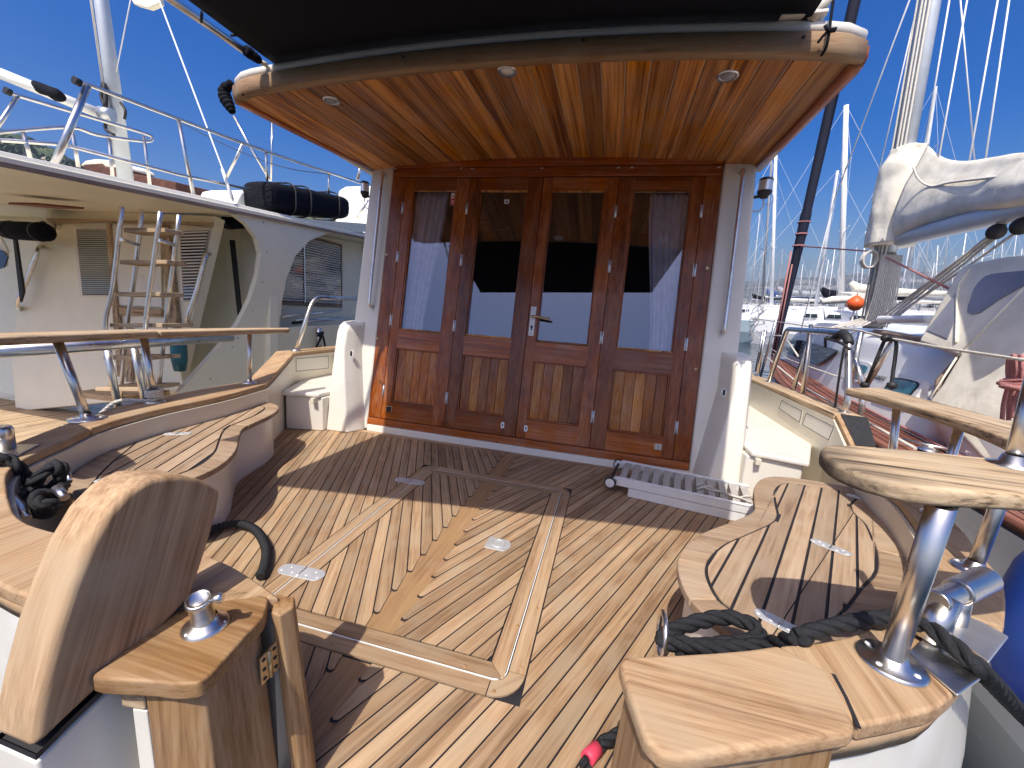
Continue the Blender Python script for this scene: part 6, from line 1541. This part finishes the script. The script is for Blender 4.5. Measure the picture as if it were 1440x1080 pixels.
for k in range(4):                    # frapping turns
    q = [X(*G_(1400 + 66 * math.cos(a), 448 + 13 * math.sin(a + .6 * k) + 11 * k), XC - .045 - .008 * k - .03 * math.sin(a)) for a in [j * math.pi / 9 for j in range(18)]]
    mb.tube(q, .0085, 7, closed=True)
for k in range(5):                    # tails hanging down
    x0 = 1346 + 22 * k
    mb.tube(catmull([X(*G_(x0 + 20, 470), XC - .04), X(*G_(x0 + 4 * math.sin(k * 2), 550), XC - .03 - .012 * k), X(*G_(x0 - 8 + 9 * (k % 2), 640 - 14 * (k % 3)), XC - .04)], 5), .0085, 7)
mb.tube(catmull([X(*G_(1320, 455), XC - .06), X(*G_(1370, 445), XC - .06), X(*G_(1450, 440), XC - .05)], 4), .0085, 7)
mb.build('rope', M['roper'], rc_)
wch = thing('deck_fitting', 'flat steel cleat plate on the reddish teak side deck', 'cleat', Z(*G_(995, 762), ZD))
mb = MB(); c = Z(*G_(1000, 762), ZD + .01); mb.lathe([(0, .02), (.035, .02), (.05, .005), (.055, 0)], c, seg=18); mb.tube([c + V3((-.10, .07, .03)), c + V3((.08, -.07, .03))], .010, 8); mb.build('cleat', M['steel'], wch)
wn2 = thing('deck_filler', 'round steel deck filler cap beyond the worn teak rail', 'fitting', Z(*G_(1270, 758), .42))
mb = MB(); c = Z(*G_(1268, 758), .40); mb.lathe([(0, .012), (.03, .012), (.032, .018), (.075, .018), (.08, .0)], c, seg=24); mb.build('cap', M['steel'], wn2)
# ================================================================== pieces that can be picked apart become parts of their own
def split_loose(o):
    me = o.data; n = len(me.vertices); par = list(range(n))
    def find(i):
        while par[i] != i: par[i] = par[par[i]]; i = par[i]
        return i
    for e in me.edges:
        a, b_ = find(e.vertices[0]), find(e.vertices[1])
        if a != b_: par[a] = b_
    isl = {}
    for f in me.polygons: isl.setdefault(find(f.vertices[0]), []).append(f)
    if len(isl) < 2: return
    first = True
    for fs in isl.values():
        idx = sorted({v for f in fs for v in f.vertices}); mp = {v: i for i, v in enumerate(idx)}
        nm = bpy.data.meshes.new(me.name)
        nm.from_pydata([me.vertices[v].co for v in idx], [], [[mp[v] for v in f.vertices] for f in fs])
        nm.polygons.foreach_set('use_smooth', [f.use_smooth for f in fs]); nm.materials.append(me.materials[0])
        if first: new0 = nm; first = False
        else:
            c = o.copy(); c.data = nm; COL.objects.link(c); c.parent = o.parent
    o.data = new0
SPLIT = {'stanchion', 'post', 'hanging_strap', 'grab_rail', 'strap', 'pulley_block', 'davit_pole', 'deck_hatch', 'shroud', 'mainsheet', 'stay', 'side_rail', 'upper_rail', 'lifeline', 'tie', 'rail_cap', 'corner_pole', 'panel_moulding', 'glazing_bead', 'lid_hinge', 'wheel_fork', 'stern_rail', 'brace', 'halyard', 'deck_line', 'sheet', 'bollard_post', 'cross_bar', 'flange', 'cloth_seam', 'coiled_halyard', 'horn', 'box_body'}
FINE = {'screw', 'bung', 'sill_bung', 'fascia_bung', 'frayed_tip', 'blind', 'halyard_tail', 'halyard_coil', 'bow_line', 'cabin_window', 'header_clip', 'panel_seam', 'grip_mat', 'rail_lashing'}
for o in list(COL.objects):
    if o.type != 'MESH' or o.parent is None: continue
    nm_ = o.name.split('.')[0]
    if nm_ in SPLIT: split_loose(o)
    elif nm_ in FINE: o['kind'] = 'stuff'
# ================================================================== level the moored boats into the world
for o in OWN:
    o.matrix_world = TILT @ o.matrix_basis

# ================================================================== the harbour beyond (world frame)
wm, nt, b = new_mat('sea_water')
b.inputs['Base Color'].default_value = (0.004, 0.014, 0.026, 1); b.inputs['Roughness'].default_value = 0.08; b.inputs['Specular IOR Level'].default_value = 0.5
tc = N(nt, 'ShaderNodeTexCoord'); n1 = N(nt, 'ShaderNodeTexNoise'); n1.inputs['Scale'].default_value = 1.6; n1.inputs['Detail'].default_value = 4
nt.links.new(tc.outputs['Object'], n1.inputs['Vector']); bp = N(nt, 'ShaderNodeBump'); bp.inputs['Strength'].default_value = .5; bp.inputs['Distance'].default_value = .12
nt.links.new(n1.outputs['Fac'], bp.inputs['Height']); nt.links.new(bp.outputs[0], b.inputs['Normal'])
mb = MB(); mb.add([(-9000, -9000, 0), (9000, -9000, 0), (9000, 9000, 0), (-9000, 9000, 0)], [(0, 1, 2, 3)])
tag(mb.build('water', wm, None, own=False), 'dark blue harbour water between the moored boats', 'water', kind='structure')

from mathutils import noise as mnoise
def hills(name, sky_px, dist, depth, mat, label, rough=.10, nv=14, base_w=0.0):
    """a ridge with real depth: sky_px are (px, py) along its skyline"""
    P = []
    for (a, b_) in zip(sky_px, sky_px[1:]):
        for j in range(10): P.append((a[0] + (b_[0] - a[0]) * j / 10, a[1] + (b_[1] - a[1]) * j / 10))
    P.append(sky_px[-1])
    vs = []; nu = len(P)
    for j in range(nv + 1):
        f = j / nv
        for i, (px, py) in enumerate(P):
            top = WY(px, py, dist); h = top.z
            d = Vector((top.x, top.y, 0)); u = d.normalized()
            p = d + u * (-depth * (1 - f)) 
            hh = h * (math.sin(f * math.pi / 2) ** 1.25)
            nz = mnoise.fractal(Vector((p.x, p.y, 0)) / (dist * .06), 1.0, 2.0, 5)
            p.z = max(-2, hh + nz * h * rough * (f * (1.15 - f * .75)) * 2.2) if j else -2
            vs.append(p)
    for i, (px, py) in enumerate(P):
        top = WY(px, py, dist); u = Vector((top.x, top.y, 0)).normalized(); vs.append(Vector((top.x, top.y, -2)) + u * depth)
    fs = [(j * nu + i, j * nu + i + 1, (j + 1) * nu + i + 1, (j + 1) * nu + i) for j in range(nv + 1) for i in range(nu - 1)]
    mb = MB(); mb.add(vs, fs, True); o = mb.build(name, mat, None, own=False)
    return tag(o, label, 'hills', kind='structure')
hm, nt, b = new_mat('coastal_hill_ground'); L = nt.links
tc = N(nt, 'ShaderNodeTexCoord'); n1 = N(nt, 'ShaderNodeTexNoise'); n1.inputs['Scale'].default_value = .006; n1.inputs['Detail'].default_value = 8; n1.inputs['Roughness'].default_value = .65
L.new(tc.outputs['Object'], n1.inputs['Vector']); r = ramp(nt, [(.42, (.03, .04, .028)), (.54, (.09, .09, .07)), (.66, (.30, .28, .25))]); L.new(n1.outputs['Fac'], r.inputs['Fac']); L.new(r.outputs[0], b.inputs['Base Color']); b.inputs['Roughness'].default_value = 1
hills('hills', [(980, 402), (1040, 398), (1093, 396), (1110, 393), (1153, 392), (1167, 393), (1193, 388), (1210, 386), (1225, 388), (1253, 383), (1285, 386), (1310, 383), (1340, 387), (1380, 392), (1440, 397), (1600, 405)], 3400, 1500, hm, 'pale limestone hills across the bay, faded by haze')
gm, nt, b = new_mat('wooded_hill_ground'); L = nt.links
tc = N(nt, 'ShaderNodeTexCoord'); n1 = N(nt, 'ShaderNodeTexNoise'); n1.inputs['Scale'].default_value = .05; n1.inputs['Detail'].default_value = 8
L.new(tc.outputs['Object'], n1.inputs['Vector']); r = ramp(nt, [(.42, (.025, .045, .018)), (.55, (.06, .085, .035)), (.70, (.20, .17, .12))]); L.new(n1.outputs['Fac'], r.inputs['Fac']); L.new(r.outputs[0], b.inputs['Base Color']); b.inputs['Roughness'].default_value = 1
hills('wooded_hill', [(-420, 120), (-250, 140), (-120, 165), (-40, 180), (0, 188), (30, 193), (60, 205), (85, 213), (103, 232), (150, 262), (290, 278), (310, 274), (325, 280), (420, 300), (520, 320)], 420, 160, gm, 'steep green wooded hillside behind the motor yacht', rough=.05)
# trees scattered over the near hillside
random.seed(21)
fm = paint('hill_foliage', (.05, .085, .03), .9, .6, .4, bump=.5, bscale=2)
def clump(seed, n=60):
    random.seed(seed); mb = MB()
    for k in range(n):
        d = V3((random.gauss(0, 1), random.gauss(0, 1), random.gauss(0, 1))).normalized() * random.uniform(.4, 1.0); d.z = abs(d.z) * .9
        a = V3((random.gauss(0, 1), random.gauss(0, 1), random.gauss(0, 1))).normalized() * .32; c = a.orthogonal().normalized() * .32
        mb.add([d + a, d + c, d - a, d - c], [(0, 1, 2, 3)])
    return mb
allm = MB()
tm = [clump(k) for k in range(4)]
for k in range(240):
    px = random.uniform(-150, 120) if k < 190 else random.uniform(285, 330)
    py0 = 188 + max(0, px) * .30 if px < 60 else 206 + (px - 60) * .6
    if px > 200: py0 = 277
    dd = 420 - random.random() ** 2 * 120
    p = WY(px, py0 - 2 + random.uniform(0, 6) + (420 - dd) * .3, dd); sc_t = random.uniform(4, 8)
    src = random.choice(tm); allm.add([p + v * sc_t for v in src.v], src.f)
o = allm.build('hill_trees', fm, None, own=False); tag(o, 'dark green trees covering the near hillside on the left', 'trees', kind='stuff')
hb = MB(); 
for k in range(16):
    px = random.uniform(-60, 85); p = WY(px, 205 + random.uniform(0, 14) + max(0, px) * .25, 395); s_ = random.uniform(2.5, 5); hb.box((p.x - s_, p.y - 3, p.z - 6), (p.x + s_, p.y + 3, p.z + s_ * .5))
tag(hb.build('hillside_houses', paint('pale_house_wall', (.55, .45, .35), .8, .1, 1), None, own=False), 'pale houses among the trees of the left hillside', 'houses', kind='stuff')
# the town along the far shore
tb = MB(); random.seed(9)
for k in range(420):
    px = random.uniform(1040, 1460); d = random.uniform(2000, 2750); p = WY(px, 432, d); f_ = (d - 1900) / 1500
    top = 10 + (f_ ** 1.3) * 95 * random.uniform(.2, 1)
    w_ = random.uniform(5, 12); h_ = random.uniform(4, 14); p.z = max(0, top - 12)
    tb.box((p.x - w_, p.y - w_, p.z - 25), (p.x + w_, p.y + w_, p.z + h_))
tag(tb.build('far_town', paint('pale_town_wall', (.62, .56, .48), .8, .15, .02), None, own=False), 'pale town buildings along the far shore', 'town', kind='stuff')

# ------------------------------------------------------------------ moored sailing boats
hullc = [paint('far_white_hull', (.80, .80, .79), .3, .04, 1), paint('far_grey_hull', (.30, .38, .42), .35, .05, 1), paint('far_navy_hull', (.02, .035, .09), .3, .05, 1)]
fcov = [M['sailc'], M['canvas'], paint('blue_sail_cover', (.03, .07, .22), .8, .1, 3), paint('grey_sail_cover', (.30, .31, .33), .8, .1, 3)]
fmast = [paint('far_grey_mast', (.52, .54, .56), .45, .1, 3), M['purewhite'], paint('dark_far_mast', (.22, .23, .25), .5, .1, 3)]
def hull_mb(Ln=10.0, B=1.6, fr=1.15):
    mb = MB(); st = [(0, .78), (.12, .90), (.35, 1.0), (.6, .9), (.8, .60), (.93, .26), (1.0, .02)]; rows = []
    for t, w in st:
        y = -Ln * .45 + Ln * t; sh_ = fr * (1 + .16 * t * t)
        rows.append([V3((-w * B, y, sh_)), V3((-w * B * 1.02, y, sh_ * .5)), V3((-w * B * .75, y + .0, -.2)), V3((w * B * .75, y, -.2)), V3((w * B * 1.02, y, sh_ * .5)), V3((w * B, y, sh_)), V3((0, y, sh_ + .08))])
    skin(mb, rows); return mb
def cabin_mb(Ln=10.0, B=1.6, fr=1.15):
    mb = MB(); rows = []
    for t, w, h in ((.30, .55, .50), (.34, .60, .52), (.55, .56, .46), (.70, .42, .36), (.80, .26, .10)):
        y = -Ln * .45 + Ln * t; z = fr * (1 + .16 * t * t)
        rows.append([V3((-w * B, y, z)), V3((-w * B * .86, y, z + h)), V3((0, y, z + h + .09)), V3((w * B * .86, y, z + h)), V3((w * B, y, z))])
    skin(mb, rows); return mb
def win_mb(Ln=10.0, B=1.6, fr=1.15):
    mb = MB()
    for s in (-1, 1):
        for t in (.38, .47, .56):
            y = -Ln * .45 + Ln * t; z = fr * 1.05 + .2; x = s * B * (.575 - .05 * (t - .38))
            mb.hexa([V3((x - .03, y, z)), V3((x + .03, y, z)), V3((x + .03, y + .6, z)), V3((x - .03, y + .6, z)), V3((x - .03, y + .05, z + .18)), V3((x + .03, y + .05, z + .18)), V3((x + .03, y + .5, z + .18)), V3((x - .03, y + .5, z + .18))])
    return mb
def rails_mb(Ln=10.0, B=1.6, fr=1.15):
    mb = MB()
    for s in (-1, 1):
        pts = []
        for t, w in ((0, .76), (.12, .88), (.35, .97), (.6, .87), (.8, .57), (.93, .24), (1.0, .02)):
            y = -Ln * .45 + Ln * t; z = fr * (1 + .16 * t * t); p = V3((s * w * B, y, z)); mb.tube([p, p + V3((0, 0, .62))], .018, 5); pts.append(p + V3((0, 0, .62)))
        mb.tube(pts, .012, 5)
    return mb
proto = {}
def far_boat(name_label, base_px, top_px, dist, heading, hc=0, cc=0, mc=0, group=None, mast_r=.075, boom_side=1, scale=1.0, cat='sailboat', extra=None, boom_h=2.55):
    bp_ = WY(base_px[0], 440, dist); base = Vector((bp_.x, bp_.y, 0))
    t = thing('sailboat', name_label, cat, base, group, own=False)
    t.rotation_euler = (0, 0, heading); t.scale = (scale,) * 3
    def child(key, fn, mat):
        if key not in proto:
            mb = fn(); me = bpy.data.meshes.new(key); me.from_pydata(mb.v, [], mb.f); bm = bmesh.new(); bm.from_mesh(me); bmesh.ops.recalc_face_normals(bm, faces=bm.faces); bm.to_mesh(me); bm.free()
            me.materials.append(mat); proto[key] = me
        o = bpy.data.objects.new(key.split('|')[0], proto[key]); put(o, t); return o
    child('hull|%d' % hc, hull_mb, hullc[hc]); child('cabin', cabin_mb, hullc[0]); child('cabin_window', win_mb, M['darkglass']); child('guard_rail', rails_mb, M['alup'])
    inv = Matrix.Rotation(-heading, 3, 'Z')
    top = WY(top_px[0], top_px[1], dist); 
    tl = inv @ ((top - base)) / scale; bl = Vector((0, .6, 1.5))
    # the photographed foot of the mast
    ft = inv @ ((WY(base_px[0], base_px[1], dist) - base)) / scale; ft.z = 1.3
    mb = MB(); mb.tube([ft, tl], [mast_r, mast_r * .75], 8)
    H = tl.z - ft.z
    for f_ in ((.42, .72) if H > 6 else (.6,)):
        c = ft.lerp(tl, f_); mb.tube([c + V3((-.085 * H * .9, 0, .03 * H)), c, c + V3((.085 * H * .9, 0, .03 * H))], .022, 5)
    me = bpy.data.meshes.new('mast'); me.from_pydata(mb.v, [], mb.f); me.materials.append(fmast[mc]); me.polygons.foreach_set('use_smooth', [True] * len(me.polygons)); put(bpy.data.objects.new('mast', me), t)
    mb = MB(); bow = V3((0, 5.4, 1.35)); stern = V3((0, -4.4, 1.25)); mb.tube([bow, tl], .008, 4); mb.tube([stern, tl], .007, 4)
    for s in (-1, 1):
        c = ft.lerp(tl, .72) + V3((s * .075 * H, 0, .03 * H)); mb.tube([V3((s * 1.5, .6, 1.25)), c, tl], .006, 4); mb.tube([V3((s * 1.45, .3, 1.25)), ft.lerp(tl, .42)], .005, 4)
    me = bpy.data.meshes.new('rigging'); me.from_pydata(mb.v, [], mb.f); me.materials.append(M['alup']); put(bpy.data.objects.new('rigging', me), t)
    mb = MB(); a = V3((ft.x, ft.y - .1, boom_h)); e_ = V3((ft.x, ft.y - 4.0, boom_h + .05)); mb.tube([a + V3((0, 0, .55)), a + V3((0, -.25, .28)), a + V3((0, -1.2, .15)), e_ + V3((0, 0, .06))], [.12, .24, .20, .11], 8)
    me = bpy.data.meshes.new('sail_cover'); me.from_pydata(mb.v, [], mb.f); me.materials.append(fcov[cc]); me.polygons.foreach_set('use_smooth', [True] * len(me.polygons)); put(bpy.data.objects.new('sail_cover', me), t)
    mb = MB(); mb.tube([a, e_], .06, 6); me = bpy.data.meshes.new('boom'); me.from_pydata(mb.v, [], mb.f); me.materials.append(M['alup']); put(bpy.data.objects.new('boom', me), t)
    return t
GR = 'sailing boats moored across the basin'
far_boat('white sailboat with a bright white mast just right of the navy furled sail', (1183, 446), (1190, 148), 23, R_(80), 0, 0, 1, GR, mast_r=.13)
far_boat('grey hulled sailboat with a black sail cover on its boom', (1147, 432), (1178, 240), 27, R_(75), 1, 1, 0, GR, mast_r=.09, boom_h=2.4)
far_boat('white sailboat whose white mast stands next to the steel lamp', (1085, 440), (1091, 215), 31, R_(60), 0, 3, 1, GR, mast_r=.12)
far_boat('white sailboat with a slim dark mast beside the white corner post', (1071, 440), (1085, 225), 36, R_(100), 0, 2, 2, GR, mast_r=.09)
far_boat('white sailboat with its mast seen just right of the canvas covered mast', (1268, 416), (1281, 335), 45, R_(95), 0, 0, 0, GR)
far_boat('white sailboat with a tall pale mast rising behind the cream sail cover', (1275, 420), (1316, 122), 30, R_(85), 0, 3, 0, GR, mast_r=.1)
random.seed(33)
spots = [(1062, 300, 52), (1068, 352, 66), (1098, 350, 58), (1113, 360, 80), (1126, 372, 95), (1160, 365, 75), (1169, 350, 62), (1201, 348, 70), (1214, 325, 48), (1206, 372, 100), (1222, 352, 85), (1245, 340, 60), (1258, 350, 78), (1290, 356, 90), (1301, 334, 50), (1318, 345, 72), (1329, 332, 55), (1340, 360, 95), (1352, 328, 58), (1366, 352, 84), (1380, 330, 62), (1396, 322, 52), (1408, 340, 76), (1425, 325, 56), (1436, 350, 90), (1178, 376, 120), (1138, 380, 125), (1233, 370, 115), (1275, 372, 120), (1310, 368, 118), (1080, 376, 118), (1362, 374, 125)]
for i, (px, py, d) in enumerate(spots):
    lean = random.uniform(.02, .16) * (430 - py)
    cc_ = random.choice((0, 1, 2, 3)); cn_ = ('cream', 'black', 'blue', 'grey')[cc_]
    far_boat('small distant sailboat with a %s boom cover in the rows across the basin' % cn_, (px - lean * .5, 428), (px + lean * .5, py), d, R_(random.uniform(50, 130)), 0 if random.random() < .8 else 2, cc_, random.choice((0, 0, 1, 2)), 'distant sailboats with %s boom covers' % cn_, mast_r=.055)
for (px, d, hc, sc_) in ((1120, 24, 1, .9), (1205, 26, 1, 1.0), (1290, 30, 0, 1.0), (1350, 34, 0, 1.0)):
    lab = {1120: 'low grey hulled motor cruiser moored beyond the sailing yacht bow', 1205: 'grey hulled cruiser moored next to the orange buoy', 1290: 'white cruiser with a low cabin moored behind the boom sheets', 1350: 'white cruiser half hidden behind the sprayhood'}[px]
    c = WY(px, 440, d); t = thing('cruiser', lab, 'motor boat', (c.x, c.y, 0), 'cruisers moored behind the right yacht', own=False); t.rotation_euler = (0, 0, R_(95)); t.scale = (sc_,) * 3
    for key in ('hull|%d' % hc, 'cabin', 'cabin_window', 'guard_rail'): put(bpy.data.objects.new(key.split('|')[0], proto[key]), t)
by = thing('round_buoy', 'orange inflated buoy hung on a boat rail beside the canvas wrapped mast', 'buoy', WY(1203, 428, 20), own=False)
c = WY(1203, 427, 20); mb = MB(); mb.lathe([(0, -.30), (.15, -.26), (.27, -.13), (.31, 0), (.27, .14), (.15, .26), (.05, .32), (0, .33)], c, seg=20); mb.build('buoy_body', M['orange'], by)
mb = MB(); mb.tube([c + V3((0, 0, .3)), c + V3((.05, .1, .8))], .02, 6); mb.tube([c + V3((0, 0, -.25)), V3((c.x, c.y, .2))], .03, 6); mb.build('buoy_line', M['ropew'], by)
bim = thing('folded_bimini', 'folded cream bimini and boom cover beside the orange buoy', 'cover', WY(1190, 424, 21), own=False)
mb = MB(); mb.tube([WY(1155, 425, 21), WY(1170, 422, 21), WY(1190, 421, 21), WY(1217, 425, 21)], [.1, .17, .16, .12], 10); mb.prism([WY(1196, 420, 21.5), WY(1220, 420, 21.5), WY(1219, 413, 21.5), WY(1198, 413, 21.5)], (0, 1.2, .1)); mb.build('cloth', M['sailc'], bim)
mb = MB(); mb.tube([WY(1158, 426, 21), WY(1160, 450, 21)], .03, 6); mb.tube([WY(1205, 420, 21.5), WY(1205, 450, 21.5)], .03, 6); mb.build('support', M['alup'], bim)

for o in list(COL.objects):
    if o.type == 'MESH' and o.parent is not None and o.name.split('.')[0] == 'support': split_loose(o)
    if o.name.split('.')[0] == 'cabin_window': o['kind'] = 'stuff'
# ------------------------------------------------------------------ haze over the bay
hz = bpy.data.materials.new('haze'); hz.use_nodes = True; nt = hz.node_tree
for n in list(nt.nodes): nt.nodes.remove(n)
out = N(nt, 'ShaderNodeOutputMaterial'); pv = N(nt, 'ShaderNodeVolumePrincipled'); pv.inputs['Color'].default_value = (.72, .84, 1.0, 1); pv.inputs['Density'].default_value = 0.00015; pv.inputs['Anisotropy'].default_value = .2
nt.links.new(pv.outputs[0], out.inputs['Volume'])
mb = MB(); mb.box((-9100, -9100, -3), (9100, 9100, 305)); o = mb.build('haze', hz, None, own=False); tag(o, 'thin pale haze over the bay', 'haze', kind='stuff'); o.display_type = 'WIRE'
